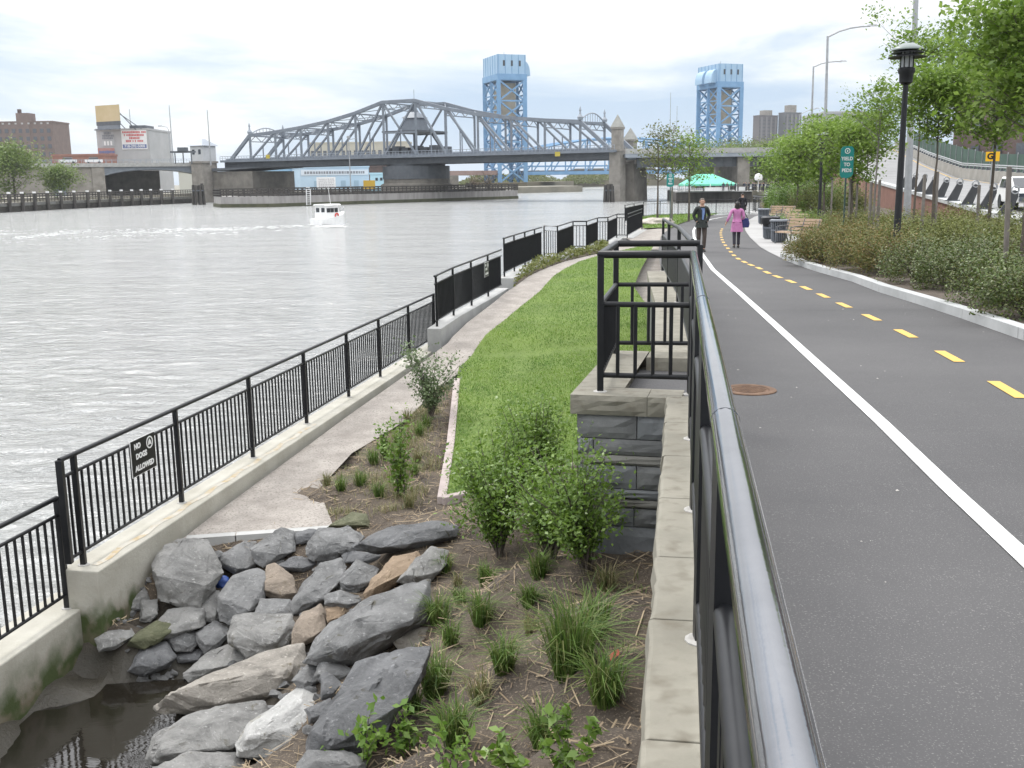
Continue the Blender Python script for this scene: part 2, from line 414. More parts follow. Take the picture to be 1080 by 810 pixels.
def concrete_stained():
    """coping concrete with a rust-brown drip line along its top and algae low on the wet side"""
    m = mat('stained_concrete', (.42, .40, .34), (.54, .52, .46), 1.7, rough=.85, bump=.25, bscale=30, speck=(60, (.33, .31, .27), .55, .75))
    return m
def mossy(z_hi, z_lo, name):
    m = mat(name, (.33, .315, .265), (.42, .405, .355), 1.7, rough=.85, bump=.3, bscale=30)
    nt = m.node_tree; N = nt.nodes; L = nt.links; bs = N['Principled BSDF']
    src = bs.inputs['Base Color'].links[0].from_socket
    ge = N.new('ShaderNodeNewGeometry'); sx = N.new('ShaderNodeSeparateXYZ'); L.new(ge.outputs['Position'], sx.inputs[0])
    no = N.new('ShaderNodeTexNoise'); no.inputs['Scale'].default_value = 4; no.inputs['Detail'].default_value = 6
    L.new(ge.outputs['Position'], no.inputs['Vector'])
    ad = N.new('ShaderNodeMath'); ad.operation = 'MULTIPLY_ADD'; ad.inputs[1].default_value = .5
    L.new(no.outputs['Fac'], ad.inputs[0]); L.new(sx.outputs['Z'], ad.inputs[2])
    mr = N.new('ShaderNodeMapRange'); mr.inputs['From Min'].default_value = z_hi + .25; mr.inputs['From Max'].default_value = z_lo + .25
    L.new(ad.outputs[0], mr.inputs['Value'])
    cr = N.new('ShaderNodeValToRGB'); cr.color_ramp.elements[0].color = (.05, .07, .02, 1); cr.color_ramp.elements[1].color = (.14, .12, .08, 1)
    cr.color_ramp.elements[0].position = .45; cr.color_ramp.elements[1].position = .6
    L.new(no.outputs['Fac'], cr.inputs['Fac'])
    mx = N.new('ShaderNodeMixRGB'); L.new(mr.outputs[0], mx.inputs['Fac']); L.new(src, mx.inputs['Color1']); L.new(cr.outputs[0], mx.inputs['Color2'])
    L.new(mx.outputs[0], bs.inputs['Base Color'])
    return m

def water_mat(name, base, scale, strength, rough, dist=.25):
    m = bpy.data.materials.new(name); m.use_nodes = True
    nt = m.node_tree; N = nt.nodes; L = nt.links; bs = N['Principled BSDF']
    bs.inputs['Base Color'].default_value = (*base, 1); bs.inputs['Roughness'].default_value = rough
    bs.inputs['IOR'].default_value = 1.33; bs.inputs['Specular IOR Level'].default_value = .5
    ge = N.new('ShaderNodeNewGeometry'); mp = N.new('ShaderNodeMapping'); mp.inputs['Rotation'].default_value = (0, 0, rad(25)); mp.inputs['Scale'].default_value = (.55, 1, 1)
    L.new(ge.outputs['Position'], mp.inputs['Vector'])
    a = N.new('ShaderNodeTexNoise'); a.inputs['Scale'].default_value = scale; a.inputs['Detail'].default_value = 5; a.inputs['Roughness'].default_value = .6; a.inputs['Distortion'].default_value = .6
    b = N.new('ShaderNodeTexNoise'); b.inputs['Scale'].default_value = scale * .12; b.inputs['Detail'].default_value = 3
    L.new(mp.outputs[0], a.inputs['Vector']); L.new(mp.outputs[0], b.inputs['Vector'])
    ad = N.new('ShaderNodeMath'); ad.operation = 'MULTIPLY_ADD'; ad.inputs[1].default_value = 2.0
    L.new(b.outputs['Fac'], ad.inputs[0]); L.new(a.outputs['Fac'], ad.inputs[2])
    bp = N.new('ShaderNodeBump'); bp.inputs['Strength'].default_value = strength; bp.inputs['Distance'].default_value = dist
    if name == 'river_water':      # wind and current bands: rougher and smoother water, with paler and darker base colour
        m2 = N.new('ShaderNodeMapping'); m2.inputs['Scale'].default_value = (.35, 1, 1); m2.inputs['Rotation'].default_value = (0, 0, rad(-18)); L.new(ge.outputs['Position'], m2.inputs['Vector'])
        c = N.new('ShaderNodeTexNoise'); c.inputs['Scale'].default_value = .11; c.inputs['Detail'].default_value = 6; c.inputs['Roughness'].default_value = .65; L.new(m2.outputs[0], c.inputs['Vector'])
        r1 = N.new('ShaderNodeMapRange'); r1.inputs['From Min'].default_value = .38; r1.inputs['From Max'].default_value = .62; r1.inputs['To Min'].default_value = .65; r1.inputs['To Max'].default_value = 1.0
        L.new(c.outputs['Fac'], r1.inputs['Value']); L.new(r1.outputs[0], bp.inputs['Strength'])
        cr = N.new('ShaderNodeValToRGB'); cr.color_ramp.elements[0].position = .38; cr.color_ramp.elements[1].position = .62
        cr.color_ramp.elements[0].color = (base[0] * .88, base[1] * .88, base[2] * .89, 1); cr.color_ramp.elements[1].color = (base[0] * 1.1, base[1] * 1.1, base[2] * 1.1, 1)
        L.new(c.outputs['Fac'], cr.inputs['Fac']); L.new(cr.outputs[0], bs.inputs['Base Color'])
    L.new(ad.outputs[0], bp.inputs['Height']); L.new(bp.outputs[0], bs.inputs['Normal'])
    return m
RIVER = water_mat('river_water', (.31, .315, .305), 1.7, 1.0, .13, .6)
POOL = water_mat('pool_water', (.014, .012, .009), 4, .06, .0, .05); POOL.node_tree.nodes['Principled BSDF'].inputs['IOR'].default_value = 1.7

# ------------------------------------------------------------------ light
SUN_AZ, SUN_EL = rad(-38), rad(52)           # azimuth from +Y towards +X: light from beyond the river, left
sd = bpy.data.lights.new('sun', 'SUN'); sd.energy = 1.5; sd.angle = rad(14); sd.color = (1, .96, .90)
so = bpy.data.objects.new('sun', sd); COL.objects.link(so)
sdir = Vector((math.sin(SUN_AZ) * math.cos(SUN_EL), math.cos(SUN_AZ) * math.cos(SUN_EL), math.sin(SUN_EL)))
so.rotation_euler = (-sdir).to_track_quat('-Z', 'Y').to_euler(); so.location = (0, 0, 60)
wd = bpy.data.worlds.new('World'); SC.world = wd; wd.use_nodes = True
nt = wd.node_tree; N = nt.nodes; L = nt.links
for n_ in list(N): N.remove(n_)
wo = N.new('ShaderNodeOutputWorld')
sky = N.new('ShaderNodeTexSky'); sky.sky_type = 'NISHITA'; sky.sun_disc = False; sky.sun_elevation = SUN_EL; sky.sun_rotation = SUN_AZ
b1 = N.new('ShaderNodeBackground'); b1.inputs['Strength'].default_value = .12; L.new(sky.outputs[0], b1.inputs['Color'])
tc = N.new('ShaderNodeTexCoord'); mp = N.new('ShaderNodeMapping'); mp.inputs['Scale'].default_value = (1, 1, 4.5)
L.new(tc.outputs['Generated'], mp.inputs['Vector'])
n1 = N.new('ShaderNodeTexNoise'); n1.inputs['Scale'].default_value = 2.6; n1.inputs['Detail'].default_value = 7; n1.inputs['Roughness'].default_value = .55; n1.inputs['Distortion'].default_value = .3
L.new(mp.outputs[0], n1.inputs['Vector'])
sx = N.new('ShaderNodeSeparateXYZ'); L.new(tc.outputs['Generated'], sx.inputs[0])
hgt = N.new('ShaderNodeMapRange'); hgt.inputs['From Min'].default_value = .02; hgt.inputs['From Max'].default_value = .17; hgt.inputs['To Min'].default_value = -.12; hgt.inputs['To Max'].default_value = .22
L.new(sx.outputs['Z'], hgt.inputs['Value'])
ad = N.new('ShaderNodeMath'); ad.operation = 'ADD'; L.new(n1.outputs['Fac'], ad.inputs[0]); L.new(hgt.outputs[0], ad.inputs[1])
cr = N.new('ShaderNodeValToRGB'); el = cr.color_ramp.elements
el[0].position = .42; el[0].color = (.41, .53, .69, 1); el[1].position = .62; el[1].color = (.88, .885, .90, 1)
e = el.new(.52); e.color = (.59, .67, .765, 1)
L.new(ad.outputs[0], cr.inputs['Fac'])
b2 = N.new('ShaderNodeBackground'); b2.inputs['Strength'].default_value = 1.02; L.new(cr.outputs[0], b2.inputs['Color'])
zen = N.new('ShaderNodeMapRange'); zen.inputs['From Min'].default_value = .20; zen.inputs['From Max'].default_value = .85; zen.inputs['To Min'].default_value = 1.0; zen.inputs['To Max'].default_value = 2.95
L.new(sx.outputs['Z'], zen.inputs['Value']); L.new(zen.outputs[0], b2.inputs['Strength'])
mx = N.new('ShaderNodeMixShader'); mx.inputs[0].default_value = .88
L.new(b1.outputs[0], mx.inputs[1]); L.new(b2.outputs[0], mx.inputs[2]); L.new(mx.outputs[0], wo.inputs['Surface'])
SC.view_settings.view_transform = 'Standard'; SC.view_settings.look = 'None'; SC.view_settings.exposure = .36; SC.view_settings.gamma = 1
SC.view_settings.use_curve_mapping = False
SC.render.engine = 'CYCLES'; SC.cycles.use_denoising = True; SC.cycles.max_bounces = 6; SC.cycles.transparent_max_bounces = 6
# ------------------------------------------------------------------ heights (river = 0)
def zp(X, Y): return interp(Y, [(-6, 3.26), (0, 3.19), (4, 3.14), (10, 3.04), (20, 2.82), (34, 2.55), (50, 2.36), (70, 2.26), (400, 2.26)])
def zcap(X, Y): return zp(X, Y) + .22
def zg(X, Y): return interp(Y, [(8, 1.06), (11, 1.13), (20.8, 1.35), (22.2, 1.62), (24, 1.70), (27.6, 2.0), (31, 2.12), (45, 2.19), (60, 2.22), (400, 2.22)])
def zl(X, Y):
    t = max(0., X - (-1.0 + (Y - 11) * .13))
    k = interp(Y, [(10, .20), (15, .13), (22, .09), (35, .04)])
    return zg(X, Y) + .10 + min(k * t, .45)
def zbed(X, Y): return zp(X, Y) + .10 + .02 * math.sin(X * 2.1) * math.cos(Y * 1.7)
def P2(px, zf): return [on(x, y, zf) for x, y in px]

# rail line on the stone wall beside the upper path
feet = [on(x, y, zcap) for x, y in ((728, 416), (733, 465), (737.5, 543), (739, 676))]
rd = (feet[-1] - feet[0]); rd.z = 0; rd.normalize()      # towards the camera
RAIL0 = feet[0].copy()
def railpt(Y):
    t = (Y - RAIL0.y) / rd.y
    p = RAIL0 + rd * t; p.z = zcap(0, Y); return p
bay = [on(x, y, zcap) for x, y in ((633, 413), (649, 376), (725, 377))]
far_rail = [on(x, y, zcap) for x, y in ((724, 377), (708, 319), (699, 299), (694, 286))]
far_rail[0] = bay[2].copy()
PATH_L = [railpt(-5), railpt(3), railpt(8), bay[2]] + far_rail[1:]
for p in PATH_L: p.x += .10
left_px = [(694.5, 264), (697, 250), (701, 245), (708, 241), (717, 236.5), (730, 232), (741, 229.3), (752, 227.2), (770, 226.2), (786, 226)]
PATH_LF = P2(left_px, zp)
right_px = [(1080, 359), (1074, 357), (1015, 336), (966, 320), (927, 308), (899, 297), (860, 286), (840, 279), (823, 272), (802, 261), (791, 250.5), (786, 243), (785, 238), (788, 233), (796, 228.5), (803, 226.5)]
PATH_R = P2(right_px, zp)
d0 = (PATH_R[0] - PATH_R[3]); d0 = d0 / abs(d0.y)
near_r = PATH_R[0] + d0 * (PATH_R[0].y + 5)
path_poly = [(p.x, p.y) for p in PATH_L + PATH_LF] + [(p.x, p.y) for p in PATH_R[::-1]] + [(near_r.x, near_r.y)]
region('path', path_poly, zp, 1.2, ASPHALT)

mb = MB()
wl_px = [(1080, 588), (1000, 514), (930, 446), (870, 391), (820, 345), (780, 309), (752, 284.5), (738, 264), (732, 250), (731.5, 243), (734, 238.5), (741, 234.5), (750, 231.3), (762, 229), (776, 227.8)]
W = P2(wl_px, zp)
dd = (W[0] - W[2]).normalized(); W = [W[0] + dd * k for k in (7, 4, 2)] + W
W2 = []
for a, b in zip(W, W[1:]):
    n = max(1, int((b - a).length / 1.0))
    W2 += [a.lerp(b, k / n) for k in range(n)]
W2.append(W[-1])
for p in W2: p.z = zp(p.x, p.y)
ribbon(mb, W2, .115, .006); structure('white_edge_line', mb, WHITE_LINE)

dash_px = [(1062, 411), (1001, 376), (955, 352), (919, 335), (890, 322), (868, 312), (850, 304), (834, 297), (820, 292), (809, 287.5), (800.5, 283), (792, 279.6), (785, 276.4), (778.6, 273), (774, 269.4), (770.7, 265.7), (767.7, 262), (765, 258.7), (763, 255.6), (761.7, 253), (761, 250.4), (760.4, 248), (760.2, 245.8), (760.6, 243.6), (761.5, 241.6)]
Dp = P2(dash_px, zp)
Dp = [Dp[0] + (Dp[0] - Dp[1]) * k for k in (3, 2, 1)] + Dp
mb = MB()
for i, p in enumerate(Dp):
    d = Dp[min(i + 1, len(Dp) - 1)] - Dp[max(i - 1, 0)]; d.z = 0; d.normalize()
    a, b = p - d * .42, p + d * .42
    a.z = zp(0, a.y); b.z = zp(0, b.y)
    ribbon(mb, [a, b], .12, .006)
structure('yellow_centre_dashes', mb, YELLOW_LINE)

# kerb along the planting bed and the pale pavement beyond it
kp = [near_r] + PATH_R[:9]
KL = []
for a, b in zip(kp, kp[1:]):
    n = max(1, int((b - a).length / 1.5))
    KL += [a.lerp(b, k / n) for k in range(n)]
KL.append(kp[-1])
for p in KL: p.x += .09; p.z = zp(0, p.y)
mb = MB()
step = 0
for i in range(len(KL) - 1):
    a, b = KL[i], KL[i + 1]; d = (b - a).normalized() * .006
    ribbon(mb, [a + d, b - d], .19, -.15, .29)
structure('kerb', mb, KERB)
pave_px = [(823, 272), (802, 261), (791, 250.5), (786, 243), (785, 238), (788, 233), (796, 228.5), (803, 226.5), (812, 225.5), (835, 226), (850, 236), (850, 262), (842, 276)]
region('pavement', [(p.x, p.y) for p in P2(pave_px, zp)], lambda x, y: zp(x, y) + .012, 1.5, PAVEMENT)

# ------------------------------------------------------------------ wall line on the right (edge of the ramp)
RW_A = on(1080, 241, lambda x, y: 2.95); RW_A = Vector((19.8, 38.5, 3.1)); RW_B = Vector((37, 108, 4.65))
bed_poly = [(p.x + .1, p.y) for p in KL] + [(p.x, p.y) for p in P2([(842, 274), (850, 262), (850, 236), (836, 226), (850, 223)], zp)] + [(34, 100), (RW_A.x + .2, RW_A.y), (16.5, 25), (11, 8), (8.5, -4)]
region('planting_bed_soil', bed_poly, zbed, .8, MULCH)

# ------------------------------------------------------------------ lawn, gravel walk, soil
grav_left = [(190, 570), (229, 540), (288, 497), (340, 458.5), (365, 440), (423, 399), (448, 380), (472, 362), (493, 340), (522, 318), (541, 303.5), (563, 288)]
cover_edge = [(579, 281.5), (596, 275.5), (619, 270), (643, 265), (660, 260.5), (673, 257), (693, 256)]
grav_right = [(352, 556), (344, 535), (336, 516), (371, 478), (398, 462), (427, 444), (446, 425), (470, 404), (484, 393)]
lawn_left = [(484, 393), (505, 368), (540, 335), (570, 310.5), (582, 296.5), (596, 286.5), (612, 278.8), (633, 272.8), (655, 268.6), (674, 265), (690, 263)]
GL = P2(grav_left, zg); GC = P2(cover_edge, zg); GR = P2(grav_right, zg); LL = P2(lawn_left, zg)
region('gravel_walk', [(p.x, p.y) for p in GL + GC] + [(p.x, p.y) for p in LL[::-1]] + [(p.x, p.y) for p in GR[::-1][1:]], zg, .5, GRAVEL)
wall_x = lambda Y: interp(Y, [(p.y, p.x - .22) for p in PATH_L])
lk = P2([(466, 526), (475, 470), (482, 400)], zl)                     # kerbed west edge
kn = [on(466, 526, zl), on(497, 519, zl), on(560, 503, zl), on(612, 489, zl)]
kn.append(Vector((wall_x(kn[-1].y) + .1, kn[-1].y - .15, 0)))
lawn_poly = [(p.x, p.y) for p in kn[::-1]] + [(p.x, p.y) for p in lk[1:]] + [(p.x, p.y) for p in LL] + [(wall_x(y) + .1, y) for y in (27, 24, 20, 16, 12)]
LAWN = lawn_poly
region('lawn', lawn_poly, zl, .6, TURF)
# pink stone edging round the lawn corner
for pts, nm, lb in ((lk, 'lawn_kerb', 'long pink stone kerb between the lawn and the narrow soil bed'), (kn, 'lawn_kerb', 'short pink stone kerb at the near end of the lawn behind the shrubs')):
    mb = MB()
    for a, b in zip(pts, pts[1:]):
        n = max(1, round((b - a).length / .95))
        for k in range(n):
            p, q = a.lerp(b, k / n), a.lerp(b, (k + 1) / n)
            p.z = zl(p.x, p.y); q.z = zl(q.x, q.y); d = (q - p).normalized() * .005
            ribbon(mb, [p + d, q - d], .115, -.25, .275)
    single(nm, mb, PINKSTONE, lb, 'kerb', 'lawn kerbs', bevel=.012)

# soil: interpolated from spot heights read off the bank
spots = [(610, 588, 2.0), (690, 592, 2.0), (650, 640, 2.1), (668, 700, 2.25), (640, 800, 2.4), (560, 700, 1.95), (560, 610, 1.78), (480, 548, 1.38), (455, 575, 1.32), (440, 640, 1.30), (470, 690, 1.5),
         (440, 720, 1.32), (420, 790, 1.42), (500, 805, 1.85), (370, 562, 1.12), (300, 566, 1.09), (235, 573, 1.06), (265, 570, 1.08), (335, 562, 1.10), (170, 600, 1.05), (128, 628, 1.02), (150, 645, .72), (110, 648, .82), (98, 655, .8), (180, 665, .5), (200, 720, .22), (140, 685, .40), (85, 668, .58), (0, 765, .44), (50, 722, .44), (100, 725, .2), (60, 800, .05), (150, 745, .12), (175, 795, .15), (110, 690, .36),
         (300, 710, .5), (330, 640, .75), (250, 640, .5), (250, 805, .45), (340, 805, .85),  (400, 690, 1.1), (380, 620, 1.02), (540, 530, 1.55), (600, 520, 1.72)]
SP = [(*g(x, y, z)[:2], z) for x, y, z in spots]
for px in ((345, 520), (375, 500), (400, 510), (430, 470), (455, 440), (470, 415), (440, 520), (420, 540)):
    p = on(*px, zg); SP.append((p.x, p.y, zg(p.x, p.y) + .03))
for px in ((260, 535), (330, 490), (400, 440), (450, 400)):
    p = on(*px, zg); SP.append((p.x, p.y, zg(p.x, p.y) - .18))
for px in ((500, 480), (560, 460), (590, 420), (520, 430)):
    p = on(*px, zl); SP.append((p.x, p.y, zl(p.x, p.y) - .2))
SP += [(-4.5, 4.5, .3), (-2.5, 3.0, .3), (0, 2.5, 2.2), (-1.2, 2.5, 1.4), (1.0, 2.5, 2.6), (.4, 0, 2.8), (-2, 0, 1.2), (-4, 0, -.2)]
SPA = np.array(SP)
def zs_raw(X, Y):
    d2 = (SPA[:, 0] - X) ** 2 + (SPA[:, 1] - Y) ** 2 + .02
    w = d2 ** -1.6
    return float((w * SPA[:, 2]).sum() / w.sum())
def zs(X, Y):
    v = Vector((X * 3, Y * 3, 0))
    return zs_raw(X, Y) + .035 * noise.noise(v) + .02 * noise.noise(v * 3.1)
soil_poly = [(-6.2, -1), (-4.45, 8.8), (-4.15, 10.6)] + [(p.x - .05, p.y) for p in GL[1:3]] + [(GR[5].x, GR[5].y), (GR[-1].x - .05, GR[-1].y)] + [(lk[2].x + .02, lk[2].y), (lk[1].x, lk[1].y), (.2, 12.3), (1.9, 12.3), (1.6, 8.2), (.2, -1)]
region('soil_bank', soil_poly, zs, .13, SOIL)

mb = MB(); e0, e1 = on(196, 567, zg), on(352, 556, zg)
n_ = 3
for k in range(n_):
    a_, b_ = e0.lerp(e1, k / n_ + .004), e0.lerp(e1, (k + 1) / n_ - .004); ribbon(mb, [a_, b_], .12, -.45, .455)
structure('gravel_edge_kerb', mb, CONC_GREY)
# plain earth under everything on this bank
ub = [(GL[3].x, GL[3].y)] + [(p.x, p.y) for p in GL[4:]] + [(p.x, p.y) for p in P2([(577, 271), (604, 263.4), (630, 257.5), (650, 251), (677, 242), (659, 235), (678.5, 230), (700, 228), (740, 227), (790, 226)], zg)] + [(26, 84), (26, 60), (14, 40), (6, 26), (2.2, 14)]
region('ground', ub, lambda x, y: zg(x, y) - .1, 2.0, GRAVEL)
# paved apron where the gravel walk meets the upper path, and the strip of lawn beyond it
ap = [(640, 266), (673, 257), (660.5, 252), (678, 243), (694, 241.5), (708, 241.5), (701, 245.5), (697, 250), (694.5, 264)]
region('paved_apron', [(p.x, p.y) for p in P2(ap, zg)], lambda x, y: zg(x, y) + .02, 1.5, GRAVEL)
fl = [(678.5, 242), (677, 230), (690, 227.5), (740, 226.6), (758, 226.3), (741, 229.6), (730, 232.5), (717, 237), (708, 241.3), (694, 241.3)]
FLAWN = [(p.x, p.y) for p in P2(fl, zg)]
region('far_lawn', FLAWN, lambda x, y: zg(x, y) + .07, 1.5, TURF)
gc = [(541, 303.5), (563, 288.5), (579, 281.5), (596, 275.5), (619, 270), (643, 265), (640, 259), (628, 259), (617, 266), (601, 267), (587, 274), (571, 275), (555, 285)]
GCOV = [(p.x, p.y) for p in P2(gc, zg)]
region('ground_cover_soil', GCOV, lambda x, y: zg(x, y) + .02, 1.0, SOIL)

# ------------------------------------------------------------------ water, far land
mb = MB(); mb.quad((-4000, -60, 0), (6000, -60, 0), (6000, 9000, 0), (-4000, 9000, 0)); structure('river_water', mb, RIVER)
pool_px = [(-60, 760), (20, 722), (88, 672), (130, 668), (190, 690), (215, 735), (190, 790), (175, 830), (-60, 830)]
mb = MB(); q = [(-5.2, 1.0), (-4.3, 9.0), (-2.6, 9.2), (-1.2, 5), (-1.8, 1.0)]
mb.add([(x, y, .35) for x, y in q], [tuple(range(len(q)))[::-1]])
structure('pool_water', mb, POOL)
LZ = 2.18
shore = [(9.5, 73), (19.5, 74.5), (19.4, 84), (24.9, 94), (31.6, 113), (40, 150), (44, 175), (50, 205.5), (50, 238), (62, 262), (75, 320), (150, 520)]
land = shore + [(400, 720), (1500, 1500), (1500, 10), (30, 10), (26, 60), (21, 70)]
mb = MB(); mb.prism(land, -2, LZ); structure('far_bank_land', mb, mat('bank_ground', (.10, .10, .07), (.17, .15, .11), .2, rough=.95))
# north bank: bulkhead line on the left, land behind
lb = [(-240, 110), (-108, 205), (-94, 268), (-86, 300), (-66, 330), (-30, 372), (30, 430), (20, 520), (40, 700), (120, 760), (900, 860), (900, 6000), (-3000, 6000), (-3000, 120)]
NB = lb
mb = MB(); mb.prism(lb, -2, 2.3); structure('north_bank_land', mb, mat('north_bank_ground', (.16, .15, .12), (.24, .225, .18), .15, rough=.95))
# ------------------------------------------------------------------ river fence on its concrete coping
def fence(name, label, pts, zf=None, h=1.12, posts=True, r=.024, gap=.11, ext=(0, 0), group='black railings along the water', mt=None, bal=.0130, cat='railing', skip_posts=(), rail2=.17):
    """pts: post feet.  parts: top_rail, rail (two), post each, baluster_panel each bay"""
    mt = mt or BLACK
    t = thing(name, label, cat, pts[0], 0, group)
    pts = [Vector(p) for p in pts]
    a0 = pts[0] + (pts[0] - pts[1]).normalized() * ext[0]; a1 = pts[-1] + (pts[-1] - pts[-2]).normalized() * ext[1]
    line = [a0] + (pts[1:-1] if ext[0] == 0 else pts[:-1]) + ([a1] if ext[1] == 0 else [pts[-1], a1])
    if ext[0] == 0: line = [pts[0]] + line[1:]
    H = lambda q, z: q + Vector((0, 0, z))
    MB().tube([H(q, h) for q in line], r, 12).build('top_rail', mt, t, True)
    mt = BLACK
    MB().tube([H(q, h - rail2) for q in line], r * .72, 10).build('middle_rail', mt, t, True)
    MB().tube([H(q, .14) for q in line], r * .72, 10).build('bottom_rail', mt, t, True)
    for i, p in enumerate(pts):
        if i in skip_posts: continue
        MB().bar(p, H(p, h - r * .5), .05).build('post', mt, t)
        MB().lathe([(.058, 0), (.058, .005), (.045, .010)], p, 12).build('foot_plate', WHITE_FOOT, t)
    for a, b in zip(line, line[1:]):
        n = max(2, int((b - a).length / gap)); mb = MB()
        for k in range(1, n):
            q = a.lerp(b, k / n); mb.bar(H(q, .14), H(q, h - rail2), bal * 2)
        if mb.v: mb.build('baluster_panel', mt, t)
    return t
WHITE_FOOT = mat('pale_grout', (.40, .39, .37), (.33, .32, .30), 20, rough=.8)

def coping(label, a_out, pts, width, depth, mt, top=0, name='coping_wall'):
    """concrete kerb wall whose top passes under the feet pts"""
    mb = MB(); L, Rr = [], []
    for i, p in enumerate(pts):
        d = pts[min(i + 1, len(pts) - 1)] - pts[max(i - 1, 0)]; d.z = 0; d.normalize()
        s = Vector((d.y, -d.x, 0))
        L.append(p - s * a_out); Rr.append(p + s * (width - a_out))
    mb.loft([[l - Vector((0, 0, depth)), r_ - Vector((0, 0, depth)), r_ + Vector((0, 0, top)), l + Vector((0, 0, top))] for l, r_ in zip(L, Rr)])
    return single(name, mb, mt, label, 'wall', 'concrete copings', bevel=.015)

F1 = [g(x, y, 1.35) for x, y in ((88.4, 595.6), (189.2, 530), (264.2, 482.5), (320.3, 446.7), (366, 418.7), (402, 397.7), (432, 378.2))]
# straighten the feet onto one line
A, B = F1[0].copy(), F1[-1].copy()
F1e = g(456, 363.5, 1.35)
F1 = [A.lerp(B, ((p - A).dot(B - A)) / (B - A).length_squared) for p in F1]
fd = (B - A).normalized()
fence('river_railing', 'long black railing section with a small dog sign above the boulders', F1, ext=(.22, 2.2), bal=.0105)
for q, nm in ((F1[0] - fd * .22, 0), (F1[-1] + fd * 2.2, 1)): pass
coping('pale concrete coping with rust streaks under the long near railing', .16, [F1[0] - fd * .15] + F1[1:] + [F1[-1] + fd * 2.7], .40, 3.5, mossy(1.02, .80, 'coping_concrete'))
for o in list(bpy.data.objects):
    if o.get('label', '').startswith('long black railing section'):
        for q in (F1[0] - fd * .22, F1[-1] + fd * 2.15):
            MB().bar(q + Vector((0, 0, .10)), q + Vector((0, 0, 1.12)), .06).build('end_post', BLACK, o)
# rust drip line: a thin stain sheet in the coping's own surface
mb = MB(); rs = random.Random(5)
side = Vector((fd.y, -fd.x, 0))
pp = []
for k in range(60):
    q = F1[0].lerp(F1[3], k / 59); pp.append(q + side * (.12 + .02 * math.sin(k * .9)))
RUSTSTAIN = mat('rust_stain', (.42, .33, .20), (.475, .45, .39), 7, rough=.9, lo=.38, hi=.56)
ribbon(mb, pp, .07, .004); structure('rust_streak', mb, RUSTSTAIN)

# lower stretch at the pool (comes towards the camera)
fl0 = g(71.5, 641, .95)
fdl = (F1[0] - F1[2]).normalized()
FL = [fl0 + (g(0, 690, .95) - fl0).normalized() * k for k in (0, 2.1, 4.2, 6.3)]
for p in FL: p.z = .95
fence('river_railing', 'lower black railing stepping down beside the shallow pool', FL, ext=(0, .1), bal=.0105)
MOSSY = mossy(.86, .5, 'mossy_concrete')
coping('concrete coping with green algae on its side above the pool', .14, [fl0 - (FL[1] - fl0).normalized() * .35] + FL, .50, 2.5, MOSSY)
# next stretches up-river
F2 = [g(x, y, z) for x, y, z in ((478.5, 333, 1.90), (497.5, 322.6, 1.92), (515, 313, 1.94))]
A, B = g(459.5, 345.5, 1.86), F2[-1]; f2d = (B - A).normalized()
F2 = [A + f2d * .12] + F2
fence('river_railing', 'black railing section with a small sign, one step above the long section', F2, ext=(.12, 1.7))
coping('square ended concrete coping one step above the long near coping', .16, [A - f2d * .12] + F2[1:] + [B + f2d * 2.0], .31, 3.5, CONC_GREY)
F3 = [g(x, y, 2.22) for x, y in ((532, 292), (542.5, 286.5), (553.8, 281.2), (564, 276.4))]
f3d = (F3[-1] - F3[0]).normalized()
fence('river_railing', 'third black railing section, where its coping steps up again', F3, ext=(.1, 1.5))
coping('third concrete coping beside the strip of ground cover', .16, [F3[0] - f3d * .35] + F3 + [F3[-1] + f3d * 1.2], .50, 3.5, CONC_GREY)
zz = [(574, 271), (588, 272), (604.4, 263.4), (618.5, 263.4), (630, 257.5), (641, 257), (650.4, 251), (661.5, 251), (677, 242)]
F4 = [g(x, y, 2.24) for x, y in zz]
fence('river_railing', 'zigzag black railing with panels turned face on above the water', F4)
coping('zigzag concrete coping under the far black railing', .16, F4, .45, 3.5, CONC_GREY)
F5 = [g(x, y, 2.24) for x, y in ((659, 235.5), (668.5, 232.5), (678.5, 229.5))]
fence('river_railing', 'short dark railing at the far corner of the green lawn', F5)
F6 = [g(x, y, 2.24) for x, y in ((678.5, 229.5), (696, 228.5), (715, 227.8), (735, 227.2), (755, 226.8), (775, 226.4), (790, 226.2))]
fence('river_railing', 'thin railing across the head of the far lawn, before the inlet', F6, bal=.005, r=.02, gap=.3)
coping('low concrete edge under the thin railing at the inlet', .2, F6, .5, 3.0, CONC_GREY)

